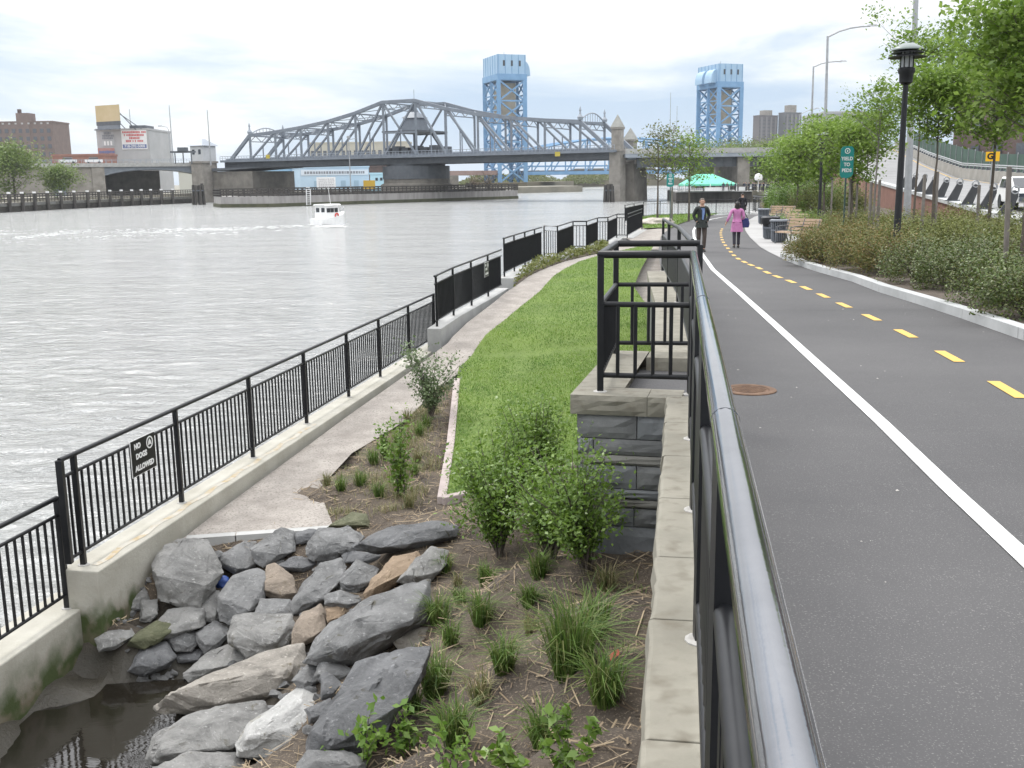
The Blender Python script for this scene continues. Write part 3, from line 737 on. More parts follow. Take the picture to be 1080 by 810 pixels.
# small black signs on the railing
def dog_sign(px, Y_on, label, w, h):
    A, B = Y_on
    c = vplane(px[0], px[1], A, B)
    r = (B - A).normalized(); u = Vector((0, 0, 1)); n = r.cross(u)
    c = c + n * .04
    s = thing('railing_sign', label, 'sign', c - u * h / 2, 0, 'no dogs signs')
    MB().plate(c, r, u, w, h, .006).build('plate', WHITE, s)
    MB().plate(c + n * .005, r, u, w - .018, h - .018, .006).build('face', BLACK, s)
    f = c + n * .009
    lettering('NO', h * .20, f - r * w * .24 + u * h * .30, r, u, WHITE, s, bold=.004)
    lettering('DOGS', h * .20, f - r * w * .10 + u * h * .02, r, u, WHITE, s, bold=.004)
    lettering('ALLOWED', h * .20, f - u * h * .30, r, u, WHITE, s, bold=.004)
    # round badge: ring with a leaf shaped mark in it
    bc = f + r * w * .26 + u * h * .26; R_ = h * .17; mb = MB()
    ring = [[bc + (r * math.cos(a) + u * math.sin(a)) * q + n * z for q, z in ((R_, 0), (R_, .003), (R_ * .78, .003), (R_ * .78, 0))] for a in [2 * PI * k / 24 for k in range(25)]]
    mb.loft(ring, False)
    mb.build('badge_ring', WHITE, s)
    mb = MB(); q = [(-.5, -.45), (0, -.3), (.5, -.45), (.38, .1), (0, .6), (-.38, .1)]
    mb.loft([[bc + r * x * R_ + u * y * R_ + n * z for x, y in q] for z in (0, .003)])
    mb.build('badge_mark', WHITE, s)
    return s
dog_sign((147.5, 479), (F1[0], F1[-1]), 'black no dogs allowed sign on the long near railing', .50, .40)
dog_sign((511.5, 284), (F2[0], F2[-1]), 'black sign seen almost edge on, on the second railing section', .50, .38)

# ------------------------------------------------------------------ stone wall with capstones under the path railing
def rough_block(mb, p, q, out, z0, z1, depth, seed, bulge=.03):
    """quarry faced block from p to q (outer face line), face pushed out unevenly"""
    p, q, out = Vector(p), Vector(q), Vector(out); n = 5; m = 4; r_ = random.Random(seed)
    ring = []
    front = [[None] * (n + 1) for _ in range(m + 1)]
    for j in range(m + 1):
        for i in range(n + 1):
            b = p.lerp(q, i / n); z = z0 + (z1 - z0) * j / m
            e = 0 if (i in (0, n) or j in (0, m)) else bulge * (.35 + .65 * r_.random())
            front[j][i] = Vector((b.x, b.y, z)) + out * e
    base = len(mb.v); vs = [v for row in front for v in row]; fs = []
    for j in range(m):
        for i in range(n):
            a = j * (n + 1) + i; fs.append((a, a + 1, a + n + 2, a + n + 1))
    k = len(vs); back = -out * depth
    c = [Vector((p.x, p.y, z0)) + back, Vector((q.x, q.y, z0)) + back, Vector((q.x, q.y, z1)) + back, Vector((p.x, p.y, z1)) + back]
    vs += c
    fs += [tuple(range(m * (n + 1), m * (n + 1) + n + 1)) + (k + 2, k + 3), tuple(range(n, -1, -1)) + (k, k + 1),
           tuple(j * (n + 1) for j in range(m + 1)) + (k + 3, k), tuple(j * (n + 1) + n for j in range(m, -1, -1)) + (k + 1, k + 2)]
    mb.add(vs, fs)

CW = .36                                            # capstone width
def wallside(Y, off): p = railpt(Y); return Vector((p.x - off, p.y, 0))
nrm = Vector((rd.y, -rd.x, 0));
if nrm.x > 0: nrm = -nrm                            # points to the bank
wall = thing('stone_wall', 'stone retaining wall with pale capstones beside the near railing', 'wall', railpt(0) - Vector((0, 0, 2.4)))
ys = [8.02, 7.05, 6.1, 5.2, 4.3, 3.62, 2.75, 1.9, 1.0, .1, -.9, -1.9]
off_out = {}
for i, (ya, yb) in enumerate(zip(ys, ys[1:])):
    mb = MB(); ra = random.Random(i)
    a, b = railpt(ya), railpt(yb)
    a += rd * .004; b -= rd * .004
    n = 10; rings = []
    for k in range(n + 1):
        c = a.lerp(b, k / n); jit = .022 * noise.noise(Vector((k * .37, i * 3.1, 0))) + .012 * noise.noise(Vector((k * 1.1, i * 5.3, 2)))
        o_ = c + nrm * (.185 + jit * .7); i_ = c - nrm * .07
        t0 = .16
        rings.append([o_ + nrm * .012 - Vector((0, 0, t0 * .55)), o_ - Vector((0, 0, .006)), o_ - nrm * .015, i_, i_ - Vector((0, 0, t0)), o_ - nrm * .01 - Vector((0, 0, t0))])
    mb.loft(rings)
    mb.build('capstone', CAPSTONE, wall, bevel=.004)
mb = MB()
for ya, yb in zip(ys, ys[1:]):
    a, b = railpt(ya), railpt(yb)
    mb.loft([[c + nrm * .16 - Vector((0, 0, 2.6)), c - nrm * .05 - Vector((0, 0, 2.6)), c - nrm * .05 - Vector((0, 0, .161)), c + nrm * .16 - Vector((0, 0, .161))] for c in (a, b)])
mb.build('wall_core', BLUESTONE[0], wall)

# pier / overlook bay that stands out from the wall
b0, b1, b2 = bay                                     # front-left, back-left, back-right feet of its railing
b3 = RAIL0.copy()
ex = (b3 - b0).normalized(); ey = Vector((-ex.y, ex.x, 0))
if ey.y < 0: ey = -ey
ztop = zcap(0, 8.2) + .0
dep = (b1 - b0).dot(ey)
O = b0 - ex * .17 - ey * .13; O.z = 0
PW = (b3 - b0).dot(ex) + .06; PD = dep + .30
pier = thing('stone_pier', 'dark coursed stone pier with a pale cap carrying the railed bay', 'pier', O + Vector((PW / 2, PD / 2, 1.6)))
def cap_piece(u0, u1, v0, v1, seed, over=.03):
    mb = MB(); z1 = ztop; z0 = ztop - .155
    q = [O + ex * u0 + ey * v0, O + ex * u1 + ey * v0, O + ex * u1 + ey * v1, O + ex * u0 + ey * v1]
    mb.prism([(p.x, p.y) for p in q], z0, z1)
    return mb
# front cap, west cap, back cap; the bay floor of dark paving inside
mb = MB(); rough_block(mb, O - ex * .05 - ey * .03, O + ex * (PW - .22) - ey * .03, -ey, ztop - .16, ztop, .34, 3, .022); mb.build('cap_stone', CAPSTONE, pier)
mb = MB(); rough_block(mb, O + ex * (PW - .216) - ey * .03, O + ex * (PW + .05) - ey * .03, -ey, ztop - .16, ztop - .001, .34, 4, .02); mb.build('cap_stone', CAPSTONE, pier)
mb = MB(); rough_block(mb, O - ex * .05 + ey * PD, O - ex * .05 + ey * .316, -ex, ztop - .16, ztop - .0005, .40, 5, .022); mb.build('cap_stone', CAPSTONE, pier)
mb = MB(); rough_block(mb, O + ex * .36 + ey * (PD - .36), O + ex * (PW + .10) + ey * (PD - .36), -ey, ztop - .16, ztop - .001, .36, 6, .008); mb.build('cap_stone', CAPSTONE, pier)
mb = MB(); q = [O + ex * .30 + ey * .25, O + ex * (PW + .10) + ey * .25, O + ex * (PW + .10) + ey * (PD - .3), O + ex * .30 + ey * (PD - .3)]
mb.prism([(p.x, p.y) for p in q], ztop - .5, ztop - .13); mb.build('bay_floor', ASPHALT, pier)
mb = MB(); q = [O + ex * .04 + ey * .05, O + ex * PW + ey * .05, O + ex * PW + ey * (PD - .02), O + ex * .04 + ey * (PD - .02)]
mb.prism([(p.x, p.y) for p in q], 1.0, ztop - .165); mb.build('pier_core', MORTAR, pier)
courses = [(.20, [.62, .38]), (.135, [.17, .83]), (.085, [1]), (.20, [.62, .38]), (.085, [.0, 1]), (.075, [1]), (.16, [.6, .4]), (.30, [1]), (.30, [.5, .5])]
z = ztop - .165; k = 0
for h_, fr in courses:
    u = 0.0
    for f_ in fr:
        if f_ <= 0: continue
        mb = MB(); rough_block(mb, O + ex * (u * PW + .004), O + ex * ((u + f_) * PW - .004), -ey, z - h_ + .008, z, .10, 10 + k, .022)
        mb.build('stone_block', BLUESTONE[(0, 1, 0, 2, 0, 1)[k % 6]], pier); u += f_; k += 1
    v = PD
    n = 2 if k % 2 else 3
    for j in range(n):
        mb = MB(); rough_block(mb, O + ey * (PD * (1 - j / n) - .004), O + ey * (PD * (1 - (j + 1) / n) + .004), -ex, z - h_ + .008, z, .10, 40 + k, .022)
        mb.build('stone_block', BLUESTONE[(k + j) % 3], pier); k += 1
    z -= h_
# wall beyond the bay, down to where it ends at the apron
fw = thing('stone_wall', 'low stone retaining wall with capstones beside the lawn, beyond the bay', 'wall', far_rail[1] - Vector((0, 0, 1)))
fr_ = [far_rail[0] + (far_rail[0] - far_rail[1]).normalized() * -.35] + far_rail[1:]
dense = []
for a, b in zip(fr_, fr_[1:]):
    n = max(1, round((b - a).length / 1.2)); dense += [a.lerp(b, t / n) for t in range(n)]
dense.append(fr_[-1])
for i, (a, b) in enumerate(zip(dense, dense[1:])):
    d = (b - a).normalized(); s = Vector((-d.y, d.x, 0)); H = Vector((0, 0, 1))
    e = d * .004
    MB().loft([[c + s * .34 - H * .16, c - s * .10 - H * .16, c - s * .10, c + s * .34] for c in (a + e, b - e)]).build('capstone', CAPSTONE, fw, bevel=.006)
    mb = MB(); zb = min(zl(a.x - .4, a.y), zl(b.x - .4, b.y)) - .3
    lo = [Vector((c.x, c.y, zb)) for c in (a, b)]
    mb.loft([[l + s * .29, l - s * .08, Vector((c.x, c.y, c.z - .163)) - s * .08, Vector((c.x, c.y, c.z - .163)) + s * .29] for l, c in zip(lo, (a, b))])
    mb.build('wall_face', BLUESTONE[0], fw)

# ------------------------------------------------------------------ railing of the upper path
pr = [railpt(Y) for Y in (8.07, 6.55, 5.0, 3.45, 1.9, .35, -1.2, -2.7)]
pr[0] = RAIL0.copy()
near_rail = fence('path_railing', 'glossy black handrail running right past the viewer on the wall', pr, h=1.12, r=.0305, gap=.125, bal=.0095, group='railings on the path wall', mt=RAILPAINT, rail2=.34)
for Y in (4.45, 2.1):                    # sleeves where rail lengths are welded
    p, q = railpt(Y), railpt(Y - .03); H = Vector((0, 0, 1.12))
    MB().tube([p + H, q + H], .0310, 20).build('rail_joint', RAILPAINT, near_rail, True)
fence('path_railing', 'black box of railings round the bay on the stone pier', [RAIL0 - ex * .02, b0, b1, b2 - ex * .0], h=1.12, r=.031, gap=.135, bal=.014, group='railings on the path wall', rail2=.40, skip_posts=(0,))
fence('path_railing', 'black railing running down the wall beyond the bay', [far_rail[0] + Vector((0.03, .02, 0))] + far_rail[1:], h=1.13, r=.03, gap=.12, bal=.0130, group='railings on the path wall', rail2=.34, skip_posts=(0,))

# manhole cover in the path
mc = on(790, 412, zp)
mh = thing('manhole_cover', 'round rusty iron manhole cover set in the asphalt path', 'manhole cover', mc)
mc = mc + Vector((0, 0, .004)); mb = MB()
mb.lathe([(.185, 0), (.25, 0), (.25, .008), (.24, .012), (.193, .012), (.185, .008)], mc, 40, False); mb.build('ring', RUST, mh, True)
mb = MB(); mb.lathe([(.001, .0), (.18, .0), (.18, .006), (.001, .006)], mc, 40)
for k in range(-6, 7):
    for j in range(-6, 7):
        if (k * k + j * j) < 38: mb.box((mc.x + k * .025, mc.y + j * .025, mc.z + .008), (.016, .016, .005), (k + j) % 2 * .78)
mb.build('lid', RUST, mh)

# ------------------------------------------------------------------ boulders
ROCKMATS = {}
def rockmat(name, a, b):
    """fractured stone: three tones, pale chips and lichen flecks, coarse and fine relief"""
    m = bpy.data.materials.new(name); m.use_nodes = True; nt = m.node_tree; N = nt.nodes; L = nt.links; bs = N['Principled BSDF']; bs.inputs['Roughness'].default_value = .85
    tc = N.new('ShaderNodeTexCoord'); oi = N.new('ShaderNodeObjectInfo'); va = N.new('ShaderNodeVectorMath'); va.operation = 'ADD'
    cx = N.new('ShaderNodeCombineXYZ'); mu = N.new('ShaderNodeMath'); mu.operation = 'MULTIPLY'; mu.inputs[1].default_value = 40; L.new(oi.outputs['Random'], mu.inputs[0])
    for i in range(3): L.new(mu.outputs[0], cx.inputs[i])
    L.new(tc.outputs['Object'], va.inputs[0]); L.new(cx.outputs[0], va.inputs[1])
    def noise_(sc, de, ro=.6, di=0):
        n = N.new('ShaderNodeTexNoise'); n.inputs['Scale'].default_value = sc; n.inputs['Detail'].default_value = de; n.inputs['Roughness'].default_value = ro; n.inputs['Distortion'].default_value = di; L.new(va.outputs[0], n.inputs['Vector']); return n
    n1 = noise_(3.2, 12, .72, .4); cr = N.new('ShaderNodeValToRGB'); e = cr.color_ramp.elements; e[0].position = .30; e[0].color = (*[c * .58 for c in a], 1); e[1].position = .72; e[1].color = (*[min(1, c * 1.15) for c in b], 1)
    k = e.new(.50); k.color = (*[(p + q) / 2 for p, q in zip(a, b)], 1); L.new(n1.outputs['Fac'], cr.inputs['Fac'])
    n2 = noise_(26, 6, .7); mr = N.new('ShaderNodeMapRange'); mr.inputs['From Min'].default_value = .58; mr.inputs['From Max'].default_value = .70; L.new(n2.outputs['Fac'], mr.inputs['Value'])
    mx = N.new('ShaderNodeMixRGB'); mx.inputs['Color2'].default_value = (*[min(1, c * 1.5 + .02) for c in b], 1); L.new(mr.outputs[0], mx.inputs['Fac']); L.new(cr.outputs[0], mx.inputs['Color1'])
    n3 = noise_(5, 8, .7, 1.5); m3_ = N.new('ShaderNodeMapRange'); m3_.inputs['From Min'].default_value = .60; m3_.inputs['From Max'].default_value = .68; L.new(n3.outputs['Fac'], m3_.inputs['Value'])
    my = N.new('ShaderNodeMixRGB'); my.inputs['Color2'].default_value = (a[0] * .62 + .012, a[1] * .60 + .008, a[2] * .52, 1); L.new(m3_.outputs[0], my.inputs['Fac']); L.new(mx.outputs[0], my.inputs['Color1']); L.new(my.outputs[0], bs.inputs['Base Color'])
    vo = N.new('ShaderNodeTexVoronoi'); vo.inputs['Scale'].default_value = 6.5; L.new(va.outputs[0], vo.inputs['Vector'])
    b1_ = N.new('ShaderNodeBump'); b1_.inputs['Strength'].default_value = .55; b1_.inputs['Distance'].default_value = .05; L.new(vo.outputs['Distance'], b1_.inputs['Height'])
    b2_ = N.new('ShaderNodeBump'); b2_.inputs['Strength'].default_value = .9; b2_.inputs['Distance'].default_value = .09; L.new(n1.outputs['Fac'], b2_.inputs['Height']); L.new(b1_.outputs[0], b2_.inputs['Normal'])
    n4 = noise_(45, 5, .7); b3_ = N.new('ShaderNodeBump'); b3_.inputs['Strength'].default_value = .6; b3_.inputs['Distance'].default_value = .012; L.new(n4.outputs['Fac'], b3_.inputs['Height']); L.new(b2_.outputs[0], b3_.inputs['Normal'])
    L.new(b3_.outputs[0], bs.inputs['Normal']); return m
for k, a, b in (('grey', (.165, .163, .157), (.265, .262, .25)), ('dark', (.088, .09, .094), (.155, .157, .16)), ('tan', (.24, .22, .19), (.33, .305, .27)),
                ('pale', (.36, .36, .345), (.48, .475, .46)), ('brown', (.19, .155, .12), (.27, .225, .18)), ('ochre', (.21, .15, .095), (.28, .21, .145)),
                ('moss', (.07, .08, .035), (.13, .13, .08)), ('slab', (.125, .127, .126), (.21, .21, .208)), ('beige', (.36, .325, .28), (.46, .42, .37))):
    ROCKMATS[k] = rockmat('rock_' + k, a, b)
def U_(reg, pts):
    ox, oy, s = {'A': (130, 540, 3.375), 'B': (0, 600, 3.857), 'C': (300, 600, 3.857), 'D': (400, 430, 3.375), 'P': (0, 0, 1)}[reg]
    return [(ox + u / s, oy + v / s) for u, v in pts]
def rock(label, reg, pts, col, seed, lift=.5, thick=.8, tilt=.5, ridge=.62):
    px = U_(reg, pts); r_ = random.Random(seed)
    cx = sum(p[0] for p in px) / len(px); cy = sum(p[1] for p in px) / len(px)
    px = [(cx + (x - cx) * 1.07, cy + (y - cy) * 1.07) for x, y in px]
    cx = sum(p[0] for p in px) / len(px); cy = sum(p[1] for p in px) / len(px)
    by = max(p[1] for p in px); ty = min(p[1] for p in px); wx = max(p[0] for p in px) - min(p[0] for p in px)
    base = on(cx, lerp(cy, by, .55), zs_raw)
    D = base.y; s = D / FPX
    size = math.sqrt(max(wx, 4) * max(by - ty, 4)) * s
    cen = EYE + ray(cx, cy) * ((base.y) / ray(cx, cy).y)
    vd = (EYE - cen).normalized()
    n = (vd * (1 - tilt) + Vector((0, 0, 1)) * tilt).normalized()
    def onpl(x, y, off=0):
        d = ray(x, y); c0 = cen + vd * off
        return EYE + d * ((c0 - EYE).dot(n) / d.dot(n))
    V = [onpl(x, y) for x, y in px]
    T = size * thick
    ry = lerp(ty, by, ridge)
    # front ridge: a broken line across the stone, pushed to the viewer and up
    for x, y in px:
        fx = lerp(x, cx, .10 + .3 * r_.random()); fy = lerp(y, ry, .35 + .4 * r_.random())
        V.append(onpl(fx, fy, T * (.14 + .30 * r_.random())))
    for x, y in px:
        V.append(onpl(lerp(x, cx, .25), lerp(y, cy, .25), -T * .55) - Vector((0, 0, T * .12)))
    bm = bmesh.new()
    for v in V: bm.verts.new(v - cen)
    h = bmesh.ops.convex_hull(bm, input=bm.verts)
    junk = [e for e in h['geom_interior'] + h['geom_unused'] if isinstance(e, bmesh.types.BMVert) and e.is_valid and not e.link_faces]
    bmesh.ops.delete(bm, geom=list(set(junk)), context='VERTS')
    bmesh.ops.bevel(bm, geom=list(bm.edges), offset=size * .010, segments=1, affect='EDGES', clamp_overlap=True)
    bmesh.ops.triangulate(bm, faces=bm.faces)
    for _ in range(3):
        L_ = [e for e in bm.edges if e.calc_length() > max(.014, size * .036)]
        if not L_: break
        bmesh.ops.subdivide_edges(bm, edges=L_, cuts=1)
        bmesh.ops.triangulate(bm, faces=bm.faces)
    bm.normal_update()
    o_ = Vector((seed * 3.7, seed * 1.3, 0))
    ax = Vector((r_.gauss(0, .5), r_.gauss(0, .5), 1)).normalized(); stp = size * (.16 + .12 * r_.random())
    for v in bm.verts:
        q = v.co
        tt = q.dot(ax) / stp + .8 * noise.noise(q * (2.2 / max(size, .15)) + o_); saw = (tt - math.floor(tt)); led = (saw ** 3) * (.4 + .6 * noise.noise(q * (1.6 / max(size, .15)) - o_))
        st = noise.noise(Vector((q.x * 2.5, q.y * 2.5, q.z * 9)) / max(size, .2) * .8 + o_)
        f = noise.fractal(q * (3.2 / max(size, .15)) + o_, .9, 2.0, 5)
        v.co = q + v.normal * (size * (.026 * f + .020 * st + .050 * led))
    bmesh.ops.recalc_face_normals(bm, faces=bm.faces)
    me = bpy.data.meshes.new('boulder')
    zb = min(v.co.z for v in bm.verts)
    for v in bm.verts: v.co.z -= zb
    bm.to_mesh(me); bm.free()
    me.polygons.foreach_set('use_smooth', [True] * len(me.polygons)); me.set_sharp_from_angle(angle=rad(22))
    o = link('boulder', me, ROCKMATS[col]); o.location = cen + Vector((0, 0, zb))
    return tag(o, label, 'rock', 'boulders by the pool')
ROCKS = [
 ('big grey tan block of stone just below the end of the gravel walk', 'A', [(110,190),(150,125),(215,100),(300,105),(352,215),(320,270),(270,330),(190,330),(130,300)], 'grey'),
 ('small rounded stone squeezed between concrete coping and the big grey tan block', 'A', [(55,165),(95,135),(140,145),(125,220),(60,225)], 'dark'),
 ('small dark stone below the coping end, under a rounded stone', 'A', [(25,240),(60,225),(112,230),(102,265),(30,268)], 'dark'),
 ('flat topped grey block against the end of the concrete coping', 'B', [(455,125),(590,68),(615,75),(610,130),(540,172),(455,170)], 'grey'),
 ('small upright stone below the flat topped block', 'B', [(575,130),(640,125),(640,190),(610,215),(570,210)], 'grey'),
 ('flat pale slab lying alone in the mud beside the coping corner', 'B', [(390,285),(440,250),(530,245),(545,270),(470,325),(405,335)], 'grey'),
 ('low mossy stone at the muddy edge of the pool', 'B', [(540,270),(640,210),(700,230),(640,300),(590,325),(520,310)], 'moss'),
 ('smooth rounded grey stone leaning below the big grey tan block', 'A', [(120,400),(160,350),(230,335),(280,345),(288,400),(240,420),(170,425),(125,460)], 'grey'),
 ('small angular stone sitting on the wet dark stone at the pool', 'A', [(155,420),(190,408),(260,430),(265,470),(240,495),(190,497),(160,460)], 'slab'),
 ('dark wet pointed stone standing in the edge of the pool', 'A', [(20,565),(60,490),(150,460),(187,515),(160,552),(80,578)], 'dark'),
 ('faceted grey stone left of the pale topped block', 'A', [(262,430),(320,390),(375,405),(372,440),(330,490),(290,503),(265,460)], 'slab'),
 ('big rough grey stone in the middle of the heap with a blue scrap beside it', 'A', [(340,300),(390,230),(470,205),(510,220),(505,300),(460,360),(380,395),(345,385)], 'slab'),
 ('narrow upright slab between the grey tan block and the blue scrap', 'A', [(275,320),(300,278),(340,285),(345,360),(330,390),(280,388)], 'grey'),
 ('brownish three sided stone with a pointed top, centre of the heap', 'A', [(500,290),(510,190),(540,185),(600,225),(620,300),(560,315)], 'brown'),
 ('flat stone lying below the brownish three sided stone', 'A', [(465,375),(490,310),(590,315),(605,345),(600,385),(530,374)], 'slab'),
 ('pale topped block with a dark front, left of the brown round stone', 'A', [(375,430),(400,375),(440,362),(590,368),(603,410),(580,470),(500,512),(440,515),(380,460)], 'grey'),
 ('angular grey stone at the end of the gravel, right of the grey tan block', 'A', [(350,150),(430,108),(470,110),(480,180),(450,212),(400,222),(355,195)], 'slab'),
 ('tall pale faced stone at the top edge of the heap below the gravel', 'A', [(455,130),(560,60),(605,70),(610,140),(560,165),(500,195),(470,180)], 'slab'),
 ('small dark stone behind the two stones at the top of the heap', 'A', [(605,80),(660,60),(700,65),(690,95),(640,112),(615,115)], 'dark'),
 ('wide dark grey stone with a pale top, at the upper edge by the soil', 'A', [(658,110),(700,60),(800,55),(850,90),(830,130),(740,168),(680,172),(655,150)], 'slab'),
 ('long low dark boulder lying across the soil below the lawn kerb', 'P', [(374,577),(390,566),(415,556),(440,557),(468,550),(481,556),(478,566),(440,578),(395,582)], 'dark'),
 ('thin flat dark stone under the long low boulder', 'A', [(780,155),(810,138),(930,150),(925,178),(860,187),(790,177)], 'dark'),
 ('steep dark slab leaning right of the brownish three sided stone', 'A', [(600,330),(640,260),(700,185),(770,170),(790,200),(740,265),(715,320),(660,348),(610,362)], 'slab'),
 ('faceted grey stone left of the orange brown slab', 'A', [(770,240),(830,170),(905,205),(890,250),(820,292),(785,270)], 'slab'),
 ('low flat stone under the faceted stone beside the orange brown slab', 'A', [(720,300),(770,280),(850,300),(845,325),(800,342),(720,330)], 'slab'),
 ('orange brown weathered slab near the soil bank', 'A', [(860,290),(900,230),(960,160),(1040,150),(1060,170),(990,240),(930,285),(880,307)], 'ochre'),
 ('pale grey flank of stone between the orange brown slab and grass tufts', 'P', [(420,613),(440,590),(455,578),(472,582),(466,600),(455,612),(436,616)], 'grey'),
 ('brown rounded stone with a creased face in the middle of the heap', 'A', [(600,430),(640,360),(700,330),(722,360),(720,410),(670,460),(610,482)], 'brown'),
 ('small brown stone behind the brown rounded one', 'A', [(722,345),(770,328),(795,345),(770,382),(728,392)], 'ochre'),
 ('great sloping slab, pale at its upper end and reaching the grass tufts', 'C', [(85,375),(190,220),(300,145),(400,100),(580,50),(588,150),(560,210),(420,262),(300,375),(220,392),(150,362)], 'slab'),
 ('flat beige stone between the great slab and the black slab', 'C', [(425,260),(460,238),(610,240),(618,290),(540,330),(470,332),(440,290)], 'tan'),
 ('huge black slab sloping down beside the grass tufts at the front', 'C', [(95,690),(130,640),(250,500),(300,400),(440,345),(575,335),(560,400),(520,480),(450,560),(390,650),(330,740),(200,745),(105,770)], 'dark'),
 ('small black pyramid shaped stone against the huge black slab', 'C', [(148,430),(175,420),(237,470),(202,522),(150,532)], 'dark'),
 ('small black oblong stone between the white stone and the huge black slab', 'C', [(92,570),(185,528),(197,570),(142,612),(103,628)], 'dark'),
 ('grey stone behind the black pyramid shaped stone', 'C', [(120,440),(150,370),(200,363),(268,410),(272,440),(222,458),(150,462)], 'slab'),
 ('long flat tan slab crossing the front of the heap to the pool', 'A', [(128,692),(230,630),(400,540),(560,488),(627,480),(642,540),(612,620),(560,662),(480,692),(300,712),(140,704)], 'tan'),
 ('low grey stone behind the long flat tan slab', 'A', [(218,572),(300,508),(400,463),(472,490),(440,522),(330,562),(240,602)], 'grey'),
 ('broad cracked grey slab below the long flat tan slab', 'B', [(598,770),(640,680),(760,600),(870,560),(1060,545),(1082,600),(1000,640),(960,742),(760,742),(620,795)], 'grey'),
 ('whitish coarse slab, palest stone of the heap', 'A', [(413,812),(470,740),(560,678),(650,608),(707,625),(702,690),(662,760),(650,832),(480,870),(420,860)], 'pale'),
 ('pale flat stone at the lower edge of the heap by the pool', 'B', [(632,808),(760,755),(960,748),(987,800),(987,850),(700,880),(620,850)], 'grey'),
 ('dark slab at the lower edge below the huge black slab', 'C', [(55,792),(100,740),(240,742),(332,780),(300,850),(60,860)], 'slab'),
 ('grey stone wedged between the tan slab and the great sloping slab', 'C', [(58,420),(140,370),(142,400),(112,450),(75,478)], 'grey'),
 ('small wet stone at the pool behind the dark pointed stone', 'A', [(183,507),(250,488),(287,495),(270,532),(198,537)], 'dark'),
 ('small pointed mossy stone on the soil behind the heap', 'P', [(343,558),(358,548),(372,540),(386,543),(389,556)], 'moss'),
 ('low stone in the gap behind the steep dark slab', 'A', [(548,190),(610,158),(660,163),(692,185),(640,212),(580,207)], 'dark'),
 ('rounded stone in the gap below the great sloping slab', 'A', [(600,600),(640,560),(690,525),(720,560),(700,600),(640,640)], 'slab'),
]
for i, (lb_, rg, pp_, c_) in enumerate(ROCKS): rock(lb_, rg, pp_, c_, i + 1)
# small rubble packed between the boulders
heap = [g(x, y, .7) for x, y in ((150, 600), (215, 570), (340, 555), (470, 560), (460, 640), (420, 720), (330, 800), (200, 800), (190, 720), (120, 670))]
rs_ = np.random.RandomState(6); hp = [(p.x, p.y) for p in heap]; a_ = np.array(hp); mb = MB()
qq = a_.min(0) + (a_.max(0) - a_.min(0)) * rs_.random((1500, 2)); qq = qq[inside(hp, qq[:, 0], qq[:, 1])]
for x, y in qq[:900]:
    z = zs_raw(x, y)
    if z > .98: continue
    s_ = .03 + .07 * rs_.random() ** 2; bm = bmesh.new()
    for _ in range(11): v = rs_.normal(size=3); v /= np.linalg.norm(v); bm.verts.new(Vector(v * s_ * np.array([1, .8, .65])) + Vector((x, y, z + s_ * .4)))
    h_ = bmesh.ops.convex_hull(bm, input=bm.verts); bm.verts.index_update()
    used_ = [v for v in bm.verts if v.link_faces]; ix = {v: k for k, v in enumerate(used_)}
    mb.add([v.co for v in used_], [tuple(ix[v] for v in f.verts) for f in bm.faces]); bm.free()
tag(mb.build('rubble', ROCKMATS['slab']), 'small stone rubble packed between the boulders', None, None, 'stuff')
# litter
def scrap(name, label, px, zf, w, h, col, seed, cat, rough=.5):
    c = on(*px, zf); r_ = random.Random(seed); bm = bmesh.new()
    bmesh.ops.create_icosphere(bm, subdivisions=3, radius=1)
    for v in bm.verts:
        q = v.co * (1 + .35 * noise.noise(v.co * 2.2 + Vector((seed, 0, 0)))); v.co = Vector((q.x * w / 2, q.y * w / 2 * .8, max(q.z, -.5) * h / 2 + h * .2))
    me = bpy.data.meshes.new(name); bm.to_mesh(me); bm.free()
    me.polygons.foreach_set('use_smooth', [True] * len(me.polygons))
    o = link(name, me, mat(name + '_plastic', col, rough=rough)); o.location = c
    return tag(o, label, cat)
scrap('plastic_bag', 'crumpled white plastic bag at the edge of the pool', (4, 800), lambda x, y: .12, .22, .16, (.75, .76, .78), 2, 'bag')
scrap('plastic_bottle', 'scrap of blue plastic caught between the boulders', (235, 618), lambda x, y: zs_raw(x, y) + .22, .16, .16, (.03, .07, .25), 5, 'litter')
mb = MB(); c = on(648, 699, zs); mb.plate(c + Vector((0, 0, .05)), (.8, .2, .5), (-.3, .7, .6), .07, .035, .004)
single('paper_scrap', mb, mat('red_paper', (.5, .12, .08)), 'small red scrap of paper among the grass tufts', 'litter')
mb = MB(); c = on(690, 235, zg)
bm = bmesh.new(); bmesh.ops.create_icosphere(bm, subdivisions=4, radius=1)
for v in bm.verts:
    q = v.co * (1 + .3 * noise.noise(v.co * 1.7)); v.co = Vector((q.x * 1.35, q.y * .9, max(q.z, -.3) * .33))
me = bpy.data.meshes.new('boulder'); bm.to_mesh(me); bm.free(); me.polygons.foreach_set('use_smooth', [True] * len(me.polygons))
o = link('boulder', me, ROCKMATS['beige']); o.location = g(691, 235.5, 2.32)
tag(o, 'flat beige boulder lying on the far lawn under the young trees', 'rock')
